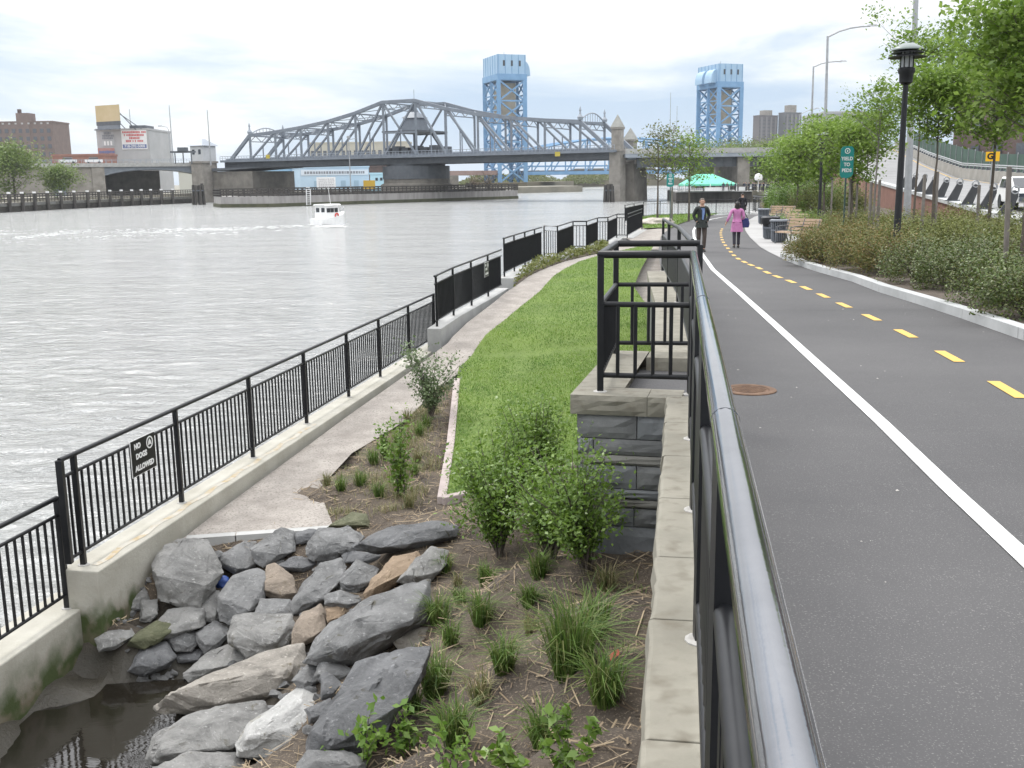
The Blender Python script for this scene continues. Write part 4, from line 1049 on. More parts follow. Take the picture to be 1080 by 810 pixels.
# ------------------------------------------------------------------ grass blades
def blades(base, length, width, rs, lean=.5, segs=2):
    """bent tapering blades at base points (N x 3)"""
    n = len(base); ang = rs.random(n) * 2 * PI; ln = length * (.55 + .75 * rs.random(n))
    d = np.stack([np.cos(ang), np.sin(ang), np.zeros(n)], 1); s = np.stack([-np.sin(ang), np.cos(ang), np.zeros(n)], 1)
    k = lean * (.2 + rs.random(n))
    w = (width * (.7 + .6 * rs.random(n)))[:, None]
    mid = base + d * (ln * k * .25)[:, None] + np.array([0, 0, 1]) * (ln * .6)[:, None]
    tip = base + d * (ln * k * .9)[:, None] + np.array([0, 0, 1]) * (ln * np.maximum(.25, 1 - .5 * k))[:, None]
    v = np.empty((n, 6, 3)); v[:, 0] = base - s * w * .5; v[:, 1] = base + s * w * .5; v[:, 2] = mid + s * w * .42; v[:, 3] = mid - s * w * .42; v[:, 4] = tip + s * w * .08; v[:, 5] = tip - s * w * .08
    f = (np.arange(n)[:, None] * 6 + np.array([0, 1, 2, 3, 3, 2, 4, 5])[None]).ravel()
    return v.reshape(-1, 3), f
def scatter(poly, n, rs, dens=None):
    a = np.array([(p[0], p[1]) for p in poly]); lo, hi = a.min(0), a.max(0)
    q = lo + (hi - lo) * rs.random((n, 2)); q = q[inside(poly, q[:, 0], q[:, 1])]
    if dens is not None: q = q[rs.random(len(q)) < dens(q)]
    return q
rs = np.random.RandomState(3)
q = scatter(LAWN, 420000, rs, lambda q: np.clip((13.0 / q[:, 1]) ** 1.3, .12, 1))
z = np.array([zl(a, b) for a, b in q])
v, f = blades(np.column_stack([q, z - .01]), .055, .008, rs, .9)
# farther blades get wider so that the sward stays closed
o = raw_mesh('lawn_grass', v, f, 4, GRASSM); tag(o, 'bright green mown lawn grass', None, None, 'stuff')
q = scatter(FLAWN, 9000, rs); v, f = blades(np.column_stack([q, np.array([zg(a, b) + .06 for a, b in q])]), .12, .03, rs, .9)
tag(raw_mesh('far_lawn_grass', v, f, 4, GRASSM), 'green lawn grass by the inlet', None, None, 'stuff')
q = scatter(GCOV, 16000, rs)
c = np.column_stack([q, np.array([zg(a, b) for a, b in q]) + .28 * rs.random(len(q)) ** 1.2])
v, f = leaf_arrays(c, .11, rs); tag(raw_mesh('ground_cover', v, f, 4, COVERM), 'low yellow green ground cover along the coping', None, None, 'stuff')
# dry straw and twigs on the soil bank
q = scatter([(p[0], p[1]) for p in soil_poly], 26000, rs)
px_ok = np.array([zs_raw(a, b) > .75 for a, b in q]); q = q[px_ok]
z = np.array([zs(a, b) for a, b in q]) + .012
n = len(q); ang = rs.random(n) * 2 * PI; ln = .03 + .11 * rs.random(n) ** 2; tl = rs.normal(size=n) * .15
d = np.stack([np.cos(ang), np.sin(ang), tl], 1) * ln[:, None]; s = np.stack([-np.sin(ang), np.cos(ang), tl * 0 + .3], 1) * (.0022 + .003 * rs.random(n))[:, None]
c = np.column_stack([q, z]); v = np.stack([c - d - s, c - d + s, c + d + s, c + d - s], 1).reshape(-1, 3)
tag(raw_mesh('straw_litter', v, np.arange(n * 4), 4, STRAW), 'dry straw and bark litter on the soil', None, None, 'stuff')

# ------------------------------------------------------------------ grass tufts on the bank
def tuft(label, px, size, n, mt, seed, zf=zs):
    c = on(*px, zf); r_ = np.random.RandomState(seed)
    a = r_.random(n) * 2 * PI; rr = np.sqrt(r_.random(n)) * size * .20
    base = np.column_stack([rr * np.cos(a), rr * np.sin(a), np.zeros(n) - .02])
    v, f = blades(base, size, .008, r_, .75)
    # push tips outwards
    v = v.reshape(n, 6, 3); out = np.column_stack([np.cos(a), np.sin(a), np.zeros(n)])
    k5 = (size * .26 * (rr / (size * .2)))[:, None]; v[:, 4] += out * k5; v[:, 5] += out * k5; v[:, 2] += out * k5 * .35; v[:, 3] += out * k5 * .35
    o = raw_mesh('grass_tuft', v.reshape(-1, 3), f, 4, mt); o.location = c
    return tag(o, label, 'grass tuft', 'grass tufts on the soil bank')
TUFTS = [((603, 712), .52, 420, 0, 'largest bright green grass tuft, in the middle of the bank'),
 ((628, 668), .34, 160, 0, 'loose grass tuft behind the largest one, towards the pier'),
 ((638, 740), .34, 220, 0, 'grass tuft beside the red paper scrap'),
 ((531, 707), .27, 220, 0, 'round grass tuft left of the largest one'),
 ((459, 732), .36, 260, 0, 'tall grass tuft at the edge of the huge black slab'),
 ((462, 657), .30, 200, 0, 'grass tuft touching the pale end of the great slab'),
 ((475, 680), .24, 150, 0, 'grass tuft beside the flat beige stone'),
 ((508, 657), .30, 180, 0, 'narrow grass tuft between the great slab and the largest tuft'),
 ((485, 636), .19, 110, 0, 'small grass tuft above the narrow one'),
 ((513, 617), .25, 180, 0, 'grass tuft in front of the leafy shrub left of the pier'),
 ((469, 603), .23, 140, 0, 'small grass tuft beside the long low boulder end'),
 ((558, 638), .22, 150, 0, 'small upright grass tuft in the middle below the shrubs'),
 ((568, 610), .28, 200, 0, 'grass tuft at the foot of the shrubs, right of centre'),
 ((640, 625), .26, 150, 1, 'arching grass tuft at the foot of the stone pier'),
 ((560, 668), .20, 70, 1, 'thin yellowish tuft left of the largest grass tuft'),
 ((507, 740), .25, 90, 1, 'thin dry tuft between the tall tuft and the wall'),
 ((480, 785), .30, 220, 0, 'dark round tuft near the lower edge beside the leafy weeds'),
 ((572, 786), .25, 170, 0, 'low round tuft near the lower edge, in front of the largest one'),
 ((436, 752), .22, 100, 0, 'tuft behind the leafy weeds at the huge black slab'),
 ((483, 618), .17, 50, 1, 'sparse dry tuft left of the shrub'),
 ((345, 512), .2, 80, 1, 'dry tuft at the gravel edge, leftmost of the narrow bed'),
 ((360, 517), .24, 110, 0, 'tuft in the narrow bed next to the gravel'),
 ((380, 512), .26, 120, 0, 'bushy tuft in the narrow bed left of the sapling'),
 ((400, 524), .24, 110, 0, 'tuft in the narrow bed at the sapling foot'),
 ((395, 490), .28, 120, 0, 'tall tuft behind the sapling in the narrow bed'),
 ((440, 487), .22, 90, 1, 'pale tuft near the long pink kerb'),
 ((437, 500), .2, 90, 0, 'low tuft close to the long pink kerb'),
 ((442, 460), .26, 110, 0, 'far tuft in the narrow bed by the kerb'),
 ((430, 445), .26, 110, 1, 'dry tuft below the grey leaved shrub'),
 ((450, 450), .24, 110, 0, 'green tuft below the grey leaved shrub'),
 ((432, 535), .22, 90, 1, 'straggling tuft near the kerb corner'),
 ((420, 470), .24, 100, 0, 'tuft between the sapling and the grey leaved shrub')]
for i, (px, s, n, k, lb_) in enumerate(TUFTS): tuft(lb_, px, s, n, (TUFTM, DRYTUFTM)[k], i + 1)

# thin weeds and sprouts between the tufts
bedpoly = [(GR[i].x, GR[i].y) for i in range(len(GR))] + [(lk[2].x - .1, lk[2].y), (lk[1].x - .12, lk[1].y), (lk[0].x - .12, lk[0].y)]
q1 = scatter(bedpoly, 16000, rs, lambda q: np.array([.9 if noise.noise(Vector((a * 1.6, b * 1.6, 5))) > .05 else .10 for a, b in q]))
q2 = scatter([(p[0], p[1]) for p in soil_poly], 30000, rs, lambda q: np.array([.5 if noise.noise(Vector((a * 2.4, b * 2.4, 9))) > .30 and zs_raw(a, b) > 1.2 and a < railpt(b).x - .3 else .0 for a, b in q]))
q = np.concatenate([q1, q2]); v, f = blades(np.column_stack([q, np.array([zs(a, b) - .01 for a, b in q])]), .12, .007, rs, 1.0)
tag(raw_mesh('sprouting_weeds', v, f, 4, DRYTUFTM), 'thin sprouting weeds on the bare soil', None, None, 'stuff')
# ------------------------------------------------------------------ shrubs and trees
def shrub_parts(t, h, w, nst, nlf, lsize, mt, seed, stem_r=.008, lean=(0, 0), spread=1.0, low=.15, wood=None):
    """stems fanning from one root with leaves along their upper parts"""
    r_ = random.Random(seed); B = wl(t); cs = []; mb = MB()
    for k in range(nst):
        a = r_.random() * 2 * PI; hh = h * (.40 + .68 * r_.random()); ww = w * .5 * math.sqrt(r_.random()) * spread
        p0 = B + Vector((r_.gauss(0, .02), r_.gauss(0, .02), -.03)); p2 = B + Vector((math.cos(a) * ww + lean[0] * hh, math.sin(a) * ww + lean[1] * hh, hh))
        p1 = p0.lerp(p2, .5) + Vector((-math.cos(a) * ww * .18, -math.sin(a) * ww * .18, h * .06))
        pts = [p0, p0.lerp(p1, .6) + Vector((r_.gauss(0, .01), r_.gauss(0, .01), 0)), p1, p1.lerp(p2, .5) + Vector((r_.gauss(0, .015), r_.gauss(0, .015), 0)), p2]
        mb.tube(pts, [stem_r, stem_r * .9, stem_r * .7, stem_r * .5, stem_r * .25], 5, False)
        for j in range(int(nlf / nst)):
            u = low + (1 - low) * r_.random() ** .8; i = min(3, int(u * 4)); q = pts[i].lerp(pts[i + 1], u * 4 - i)
            sp = h * .05 * (.5 + u)
            cs.append((q.x + r_.gauss(0, sp), q.y + r_.gauss(0, sp), max(q.z + r_.gauss(0, sp), B.z + .02)))
    mb.build('stems', wood or BARK, t)
    leaves('foliage', np.array(cs), lsize, mt, t, seed)
def shrub(name, label, px, zf, h, w, nst, nlf, lsize, mt, seed, group=None, cat='shrub', **k):
    t = thing(name, label, cat, on(*px, zf), 0, group); shrub_parts(t, h, w, nst, nlf, lsize, mt, seed, **k); return t
shrub('shrub', 'dense upright green shrub at the lawn corner, left of the pier', (527, 588), zs, 1.15, .95, 44, 8000, .044, SHRUBM, 1, 'shrubs by the pier', low=.2)
shrub('shrub', 'rounded green shrub behind the others, standing against the lawn', (562, 548), zs, 1.2, .85, 36, 6500, .042, SHRUBM, 2, 'shrubs by the pier', low=.4)
shrub('shrub', 'loose open shrub leaning against the dark stone pier', (618, 603), zs, 1.0, 1.05, 36, 5000, .040, SHRUBM, 3, 'shrubs by the pier', lean=(-.18, .0), low=.25)
shrub('shrub', 'thin twiggy shrub between the dense one and the pier', (580, 590), zs, .85, 1.0, 34, 4600, .042, SHRUBM, 4, 'shrubs by the pier', low=.25)
shrub('shrub', 'grey green shrub with splayed stems at the head of the lawn kerb', (455, 440), zs, 1.15, 1.0, 16, 2200, .055, GREYLEAF, 5, low=.2)
shrub('sapling', 'narrow leafy sapling standing in the narrow bed beside the gravel', (423, 524), zs, 1.05, .22, 5, 900, .055, SHRUBM, 6, low=.05)
shrub('sapling', 'short bushy sapling left of the narrow leafy one', (405, 485), zs, .5, .35, 6, 450, .05, LIMEM, 7, low=.1)
for i, (px, h, w, n, lb_) in enumerate([((352, 808), .34, .28, 60, 'lime green weed at the lower edge, in front of the huge black slab'), ((385, 812), .46, .34, 110, 'tall lime green weed with long leaves in front of the huge black slab'),
        ((430, 800), .40, .36, 130, 'bushy lime green weed beside the dark round tuft'), ((475, 826), .30, .28, 80, 'low lime green weed at the lower edge of the soil'),
        ((540, 822), .22, .3, 90, 'dark leaved weed at the lower edge left of the wall'), ((602, 820), .26, .36, 140, 'spreading green weed at the lower edge near the capstones')]):
    shrub('weed', lb_, px, zs, h, w, 5, n, .06, LIMEM if i < 4 else SHRUBM, 20 + i, 'weeds at the foot of the bank', 'weed', low=.25, stem_r=.004)

def tree_parts(t, h, crown_base, crown_r, tr, nbr, nleaf, lsize, mt, seed, bark=None, sparse=.55, lean=0, clump=.16, taper=.4, up=.5, flat=1.0):
    r_ = random.Random(seed); B = wl(t); mb = MB(); tips = []
    top = B + Vector((lean * h, 0, h * .93)); pts = []; n = 7
    for k in range(n + 1):
        u = k / n; pts.append(B.lerp(top, u) + Vector((r_.gauss(0, .012) * h * u * .5, r_.gauss(0, .012) * h * u * .5, 0)))
    pts[0] = B - Vector((0, 0, .15))
    mb.tube(pts, [tr * lerp(1.1, .18, (k / n) ** .8) for k in range(n + 1)], 8)
    def at(u): i = min(n - 1, int(u * n)); return pts[i].lerp(pts[i + 1], u * n - i)
    cb = crown_base / h; a = r_.random() * 6
    for k in range(nbr):
        u = lerp(cb, .97, (k + r_.random()) / nbr); a += 2.4 + r_.gauss(0, .3)
        w = crown_r * math.sin(PI * min(1, max(.14, (u - cb) / (1 - cb) * .86 + .14))) ** .7 * (.65 + .5 * r_.random())
        p = at(u); q = p + Vector((math.cos(a) * w, math.sin(a) * w * flat, w * (.45 + .5 * r_.random())))
        m = p.lerp(q, .5) + Vector((0, 0, -w * .06))
        mb.tube([p, m, q], [tr * .32, tr * .2, tr * .07], 5, False)
        tips += [(q, 1.0), (m.lerp(q, .4), .8), (m, .6)]
        for j in range(3):
            s_ = p.lerp(q, .35 + .5 * r_.random()); e = s_ + Vector((r_.gauss(0, .35), r_.gauss(0, .35), r_.random() * .5)) * w
            mb.tube([s_, e], [tr * .10, tr * .04], 4, False); tips += [(e, .9), (s_.lerp(e, .6), .6)]
    tips.append((top + Vector((0, 0, h * .04)), .7))
    mb.build('trunk', bark or BARK, t, True)
    keep = [tips[i] for i in range(len(tips)) if r_.random() < .72]; tips = keep or tips
    cs = []
    for _ in range(nleaf):
        q, wgt = tips[int(r_.random() * len(tips))]
        if r_.random() > wgt: continue
        s_ = crown_r * clump
        cs.append((q.x + r_.gauss(0, s_), q.y + r_.gauss(0, s_), q.z + r_.gauss(0, s_ * .75)))
    leaves('crown', np.array(cs), lsize, mt, t, seed, up)
def tree(name, label, loc, h, crown_base, crown_r, tr, nbr, nleaf, lsize, mt, seed, group=None, **k):
    t = thing(name, label, 'tree', loc, 0, group); tree_parts(t, h, crown_base, crown_r, tr, nbr, nleaf, lsize, mt, seed, **k); return t
# ------------------------------------------------------------------ swing bridge
Lp = Vector((-79.6, 293, 0)); Rp = Vector((23.5, 235.5, 0))
bd = (Rp - Lp).normalized(); bn = Vector((-bd.y, bd.x, 0))      # bn points away from the camera
BL = (Rp - Lp).length
def bv(x, y, off=0):                                             # pixel -> point in the bridge's near truss plane (or off metres behind it)
    return vplane(x, y, Lp + bn * off, Rp + bn * off)
def bs_(P): return (P - Lp).dot(bd)
br = thing('swing_bridge', 'grey steel truss swing bridge with a humped top spanning the river', 'bridge', (Lp + Rp) / 2)
ZD = 11.0                                                       # deck level over the river
top_px = [(262.5, 139), (293, 135.2), (322, 131), (353, 126.5), (383.5, 117.7), (413.4, 107), (448, 105.8), (480, 115.5), (513, 122), (546, 128), (579, 131.3), (611, 133.2)]
nodes = [(bs_(bv(x, y)), bv(x, y).z) for x, y in top_px]
s0, s1 = bs_(bv(243.5, 166)), bs_(bv(643.5, 160.5))
# make it mirror symmetric about the pivot, as built
mid = (s0 + s1) / 2; half = (s1 - s0) / 2
sym = [(1 - (i + .62) / 6.15, 0) for i in range(6)]
prof = [18.5, 19.3, 20.2, 21.2, 23.2, 25.6]
for i in range(6): prof[i] = (nodes[i][1] + nodes[11 - i][1]) / 2
ns = [mid - (mid - nodes[i][0] + nodes[11 - i][0] - mid) / 2 for i in range(6)]
NODES = [(ns[i], prof[i]) for i in range(6)] + [(2 * mid - ns[i], prof[i]) for i in range(5, -1, -1)]
def BP(s, z, off): p = Lp + bd * s + bn * off; p.z = z; return p
TW = 13.5
for off, side in ((0, 0), (TW, 1)):
    m_ = (STEEL_GREY, STEEL_GREY)[side]
    mb = MB(); tops = [BP(s, z, off) for s, z in NODES]
    ends = [BP(s0, ZD + .4, off), BP(s1, ZD + .4, off)]
    for a, b in zip([ends[0]] + tops, tops + [ends[1]]): mb.bar(a, b, .75, .8)
    mb.build('top_chord', m_, br)
    mb = MB(); mb.bar(ends[0] - bd * 1.5, ends[1] + bd * 1.5, .7, .7); mb.build('bottom_chord', m_, br)
    lows = [BP(s, ZD + .4, off) for s, z in NODES]
    for a, b in zip(lows, tops): MB().bar(a, b, .5, .55).build('vertical', m_, br)
    for i in range(5):
        MB().bar(lows[i], tops[i + 1], .5, .42).build('diagonal', m_, br)
        MB().bar(lows[11 - i], tops[10 - i], .5, .42).build('diagonal', m_, br)
        # sub-verticals half way
        a = lows[i].lerp(tops[i + 1], .5); MB().bar(Vector((a.x, a.y, ZD + .4)), a, .28).build('hanger', m_, br)
        a = lows[11 - i].lerp(tops[10 - i], .5); MB().bar(Vector((a.x, a.y, ZD + .4)), a, .28).build('hanger', m_, br)
    MB().bar(lows[5], tops[6], .45, .4).build('diagonal', m_, br); MB().bar(lows[6], tops[5], .45, .4).build('diagonal', m_, br)
    MB().bar(BP(NODES[5][0], ZD + 6, off), BP(NODES[6][0], ZD + 6, off), .4).build('strut', m_, br)
# lateral bracing between the two top chords
mb = MB()
for i in range(12):
    s, z = NODES[i]; mb.bar(BP(s, z - .1, 0), BP(s, z - .1, TW), .35); mb.bar(BP(s, z - 1.6, 0), BP(s, z - 1.6, TW), .22)
    for k in range(6): mb.bar(BP(s, z - (.1 if k % 2 else 1.6), TW * k / 6), BP(s, z - (1.6 if k % 2 else .1), TW * (k + 1) / 6), .16)
    if i < 11:
        s2, z2 = NODES[i + 1]; mb.bar(BP(s, z, 0), BP(s2, z2, TW), .18); mb.bar(BP(s, z, TW), BP(s2, z2, 0), .18)
mb.build('top_bracing', STEEL_GREY, br)
# portals with finials at both ends
for s, z, e in ((NODES[0][0], prof[0], s0), (NODES[11][0], prof[0], s1)):
    mb = MB()
    for off in (0, TW):
        mb.lathe([(.5, .4), (.7, 1.0), (.25, 1.6), (.18, 2.2), (.3, 2.5), (.03, 3.4)], BP(s, z, off), 8)
    n = 10; arc = [BP(s, z + .3 + 1.9 * math.sin(PI * k / n), TW * k / n) for k in range(n + 1)]
    mb.tube(arc, .16, 5)
    for k in range(1, n): mb.bar(arc[k], Vector((arc[k].x, arc[k].y, z)), .12)
    mb.build('portal_crest', STEEL_LIGHT, br)
# deck: pale parapet band over a dark plate girder
mb = MB(); mb.loft([[BP(s, ZD - .2, -2.2), BP(s, ZD - .2, TW + 2.2), BP(s, ZD + .35, TW + 2.2), BP(s, ZD + .35, -2.2)] for s in (s0 - 2, s1 + 2)]); mb.build('deck', STEEL_GREY, br)
mb = MB(); mb.loft([[BP(s, ZD - 1.7, -.5), BP(s, ZD - 1.7, .5), BP(s, ZD - .22, .5), BP(s, ZD - .22, -.5)] for s in (s0 - 2, s1 + 2)]); mb.build('plate_girder', STEEL_DARK, br)
mb = MB(); mb.loft([[BP(s, ZD - 1.7, TW - .5), BP(s, ZD - 1.7, TW + .5), BP(s, ZD - .22, TW + .5), BP(s, ZD - .22, TW - .5)] for s in (s0 - 2, s1 + 2)])
for k in range(26):
    s = lerp(s0, s1, k / 25); mb.loft([[BP(s - .2, ZD - 1.5, .5), BP(s + .2, ZD - 1.5, .5), BP(s + .2, ZD - .3, .5), BP(s - .2, ZD - .3, .5)], [BP(s - .2, ZD - 1.5, TW - .5), BP(s + .2, ZD - 1.5, TW - .5), BP(s + .2, ZD - .3, TW - .5), BP(s - .2, ZD - .3, TW - .5)]])
mb.build('floor_beams', STEEL_DARK, br)
for off, nm in ((-2.15, 0), (TW + 2.15, 1)):
    mb = MB(); mb.bar(BP(s0 - 2, ZD + 1.35, off), BP(s1 + 2, ZD + 1.35, off), .12); mb.bar(BP(s0 - 2, ZD + .85, off), BP(s1 + 2, ZD + .85, off), .07)
    for k in range(121):
        s = lerp(s0 - 2, s1 + 2, k / 120); mb.bar(BP(s, ZD + .35, off), BP(s, ZD + 1.35, off), .09)
    mb.build('walkway_railing', STEEL_LIGHT, br)
# operator's house on its platform up among the trusses
pm = [BP(mid, ZD + 6.2, 0), BP(mid, ZD + 6.2, TW)]
mb = MB(); c = BP(mid, ZD + 6.3, TW / 2); ang = math.atan2(bd.y, bd.x)
mb.box((c.x, c.y, c.z), (11, TW, .4), ang); mb.build('house_platform', STEEL_DARK, br)
mb = MB(); mb.box((c.x, c.y, c.z + 1.9), (5.2, 5.0, 3.2), ang, .8); mb.build('operator_house', STEEL_GREY, br)
mb = MB(); mb.box((c.x, c.y, c.z + 4.2), (5.0, 4.8, 1.5), ang, .3); mb.build('house_roof', STEEL_GREY, br)
mb = MB(); mb.bar((c.x, c.y, c.z + 6), (c.x, c.y, c.z + 10.5), .1); mb.build('mast', STEEL_GREY, br)
mb = MB()
for k in range(7): mb.box(tuple(BP(lerp(mid - 8, mid + 9, k / 6), ZD + 1.6, TW * .5))[:2] + (ZD + 1.7,), (2.0, 3, 1.6 + .8 * (k % 2)), ang)
mb.build('machinery', STEEL_DARK, br)
# drum under the pivot
mb = MB(); cx_, cy_ = BP(mid, 0, TW / 2)[:2]
mb.lathe([(8.6, 5.6), (8.6, 8.8), (7.5, 8.8), (7.5, 9.4)], (cx_, cy_, 0), 28); mb.build('pivot_drum', STEEL_DARK, br)
mb = MB(); mb.lathe([(9.2, -2), (9.2, 4.2), (8.4, 4.6), (8.4, 5.6)], (cx_, cy_, 0), 28); single('bridge_pier', mb, MASONRY_DARK, 'round dark pivot pier under the middle of the truss bridge', 'pier')
# small signs hung on the trusses
for x, y in ((282.5, 165.2), (588, 162.5)):
    c = bv(x, y, -2.35); mb = MB(); mb.plate(c, bd, (0, 0, 1), 1.3, 1.0, .05); mb.build('clearance_plate', mat('yellow_plate', (.45, .36, .05)), br)

# ------------------------------------------------------------------ masonry pylons of the bridge
def pylon(label, base, w, d, h, roofmat, house):
    t = thing('bridge_pylon', label, 'pylon', base, 0, 'bridge pylons'); a = math.atan2(bd.y, bd.x)
    b = Vector(base)
    mb = MB(); mb.box((b.x, b.y, h * .5 - 1.5), (w, d, h + 3), a, .96); mb.build('shaft', MASONRY, t)
    mb = MB(); mb.box((b.x, b.y, h + .25), (w * 1.08, d * 1.08, .5), a); mb.build('belt_course', MASONRY, t)
    if house:
        mb = MB(); mb.box((b.x, b.y, h + 2.6), (w * 1.0, d * .9, 4.2), a); mb.build('gate_house', mat('pale_house', (.50, .51, .52), (.44, .45, .46), .5), t)
        mb = MB(); mb.box((b.x, b.y, h + 5.6), (w * 1.25, d * 1.1, 1.9), a, .15); mb.build('roof', STEEL_LIGHT, t)
        for k in (-.25, .25):
            c = b + bd * w * k - bn * (d * .45 + .03); MB().plate((c.x, c.y, h + 3.0), bd, (0, 0, 1), .9, 1.3, .06).build('window', GLASS_DARK, t)
    else:
        mb = MB(); mb.box((b.x, b.y, h + 2.7), (w * .72, d * .72, 4.4), a); mb.build('turret', MASONRY, t)
        mb = MB(); mb.box((b.x, b.y, h + 5.05), (w * .84, d * .84, .4), a); mb.build('cornice', MASONRY, t)
        mb = MB(); mb.box((b.x, b.y, h + 6.65), (w * .86, d * .86, 2.8), a, .02); mb.build('roof', roofmat, t)
    return t
ROOFP = mat('pale_stone_roof', (.24, .24, .22), (.30, .30, .275), .7, rough=.8)
c = pt(651, 200, 236); pylon('stone pylon with a pyramid roof at the near end of the truss bridge', (c.x, c.y, 0), 2.7, 3.4, 11.0, ROOFP, False)
c = pt(664.5, 200, 256); pylon('second pyramid roofed pylon, behind the near stone pylon', (c.x, c.y, 0), 3.4, 3.4, 9.0, ROOFP, False)
mb = MB(); c0 = pt(651, 200, 236); q = Vector((c0.x, c0.y, 0)) + bn * 2.4
mb.loft([[q - bd * 1.4, q + bd * 3.2, q + bd * 3.2 + bn * 8, q - bd * 1.4 + bn * 8], [Vector((p.x, p.y, 8.2)) for p in (q - bd * 1.2, q + bd * 2.8, q + bd * 2.8 + bn * 8, q - bd * 1.2 + bn * 8)]])
for p_ in mb.v[:4]: pass
mb.v = [(x, y, z if z > 0 else -2) for x, y, z in mb.v]
single('bridge_pier', mb, MASONRY_DARK, 'dark masonry pier carrying the end of the bridge behind the stone pylon', 'pier', 'bridge piers')
c = pt(217, 200, 292); pylon('stone pylon topped by a pale gatehouse at the far end of the truss bridge', (c.x, c.y, 0), 4.6, 5.5, 10.7, ROOFP, True)
p0 = Vector((c.x, c.y, 0)) + bd * 2.6
mb = MB(); q = p0 + bn * .5
mb.prism([(w.x, w.y) for w in (q, q + bd * 14.5, q + bd * 14.5 + bn * 17, q + bn * 17)], -2, 8.3)
single('bridge_pier', mb, MASONRY_DARK, 'wide masonry pier under the far end of the truss bridge', 'pier', 'bridge piers')
# flared bracket girder over that pier
mb = MB(); mb.loft([[q + bd * .2 - bn * .6 + Vector((0, 0, 8.4)), q + bd * 18 - bn * .6 + Vector((0, 0, 9.2)), q + bd * 18 + bn * 17 + Vector((0, 0, 9.2)), q + bd * .2 + bn * 17 + Vector((0, 0, 8.4))], [q + bd * .2 - bn * .6 + Vector((0, 0, 9.25)), q + bd * 18 - bn * .6 + Vector((0, 0, 9.28)), q + bd * 18 + bn * 17 + Vector((0, 0, 9.28)), q + bd * .2 + bn * 17 + Vector((0, 0, 9.25))]])
mb.build('bearing_girder', STEEL_DARK, br)

# timber dolphins by the pylons
def dolphin(label, c, n, h, r=.28, spread=1.0):
    t = thing('timber_dolphin', label, 'piles', (c[0], c[1], -1.5), 0, 'timber dolphins'); r_ = random.Random(int(c[0]))
    for k in range(n):
        a = 2 * PI * k / n; x, y = c[0] + math.cos(a) * spread, c[1] + math.sin(a) * spread
        MB().tube([(x, y, -1.5), (lerp(x, c[0], .25), lerp(y, c[1], .25), h + r_.random() * .6)], r, 8).build('pile', TIMBER, t)
    MB().lathe([(spread * .98, -.15), (spread * .98, .15)], (c[0], c[1], h * .75), 12).build('cable_wrap', STEEL_DARK, t)
c = g(210, 216, 0); dolphin('cluster of dark timber piles at the pylon with the gatehouse', c, 7, 4.6, .32, 1.5)
c = g(642, 213.2, 0); dolphin('cluster of dark timber piles at the foot of the stone pylon', c, 7, 3.4, .3, 1.1)
c = g(718, 213, 0)
# ------------------------------------------------------------------ near approach span (right) and its pier
RA = Vector((c0.x, c0.y, 0)) + bd * 1.6; dirR = Vector((pt(900, 160, 241).x, 241, 0)) - RA; dirR.z = 0; dirR.normalize(); nR = Vector((-dirR.y, dirR.x, 0))
ap_ = thing('bridge_approach', 'grey girder approach deck from the stone pylon to the right bank', 'bridge', RA)
def AP(s, z, o): p = RA + dirR * s + nR * o; p.z = z; return p
LA = 130
mb = MB(); mb.loft([[AP(s, 9.55, -1.5), AP(s, 9.55, 18), AP(s, 10.4, 18), AP(s, 10.4, -1.5)] for s in (0, LA)]); mb.build('deck', STEEL_LIGHT, ap_)
mb = MB(); mb.loft([[AP(s, 10.4, -1.6), AP(s, 10.4, -1.2), AP(s, 11.5, -1.2), AP(s, 11.5, -1.6)] for s in (0, LA)]); mb.build('parapet', CONC_GREY, ap_)
mb = MB(); mb.loft([[AP(s, 7.4, .3), AP(s, 7.4, .9), AP(s, 9.54, .9), AP(s, 9.54, .3)] for s in (3, 31)])
for k in range(15): mb.loft([[AP(3 + 2 * k, 7.45, .2), AP(3.25 + 2 * k, 7.45, .2), AP(3.25 + 2 * k, 7.45, .3), AP(3 + 2 * k, 7.45, .3)], [AP(3 + 2 * k, 9.5, .2), AP(3.25 + 2 * k, 9.5, .2), AP(3.25 + 2 * k, 9.5, .3), AP(3 + 2 * k, 9.5, .3)]])
mb.loft([[AP(s, 8.6, .3), AP(s, 8.6, 17), AP(s, 9.54, 17), AP(s, 9.54, .3)] for s in (37, LA)])
mb.build('plate_girder', STEEL_DARK, ap_)
for s in (0, 31):
    pass
mb = MB(); sA = (pt(782, 185, 239) - RA).dot(dirR); mb.prism([(w.x, w.y) for w in (AP(sA - 1.4, 0, -.6), AP(sA + 1.4, 0, -.6), AP(sA + 1.4, 0, 17), AP(sA - 1.4, 0, 17))], 1.5, 9.5)
single('bridge_pier', mb, MASONRY, 'pale upright pier under the right hand approach, beside the green tent', 'pier', 'bridge piers')
mb = MB(); mb.bar(AP(1.5, 5.2, 3), AP(5.5, 9.3, 3), .35); mb.bar(AP(5.5, 9.4, 1), AP(1, 9.4, 1), .4); mb.build('brace', STEEL_LIGHT, ap_)
for k, (x, h_) in enumerate(((706.5, 14), (713.5, 11))):
    c = vplane(x, 150, AP(0, 0, 10), AP(50, 0, 10)); mb = MB(); mb.tube([(c.x, c.y, 10.4), (c.x, c.y, 10.4 + h_)], [.12, .05], 6)
    single('mast', mb, GALV, ('taller' if k == 0 else 'shorter') + ' of two thin masts on the approach deck by the young trees', 'mast', 'masts')
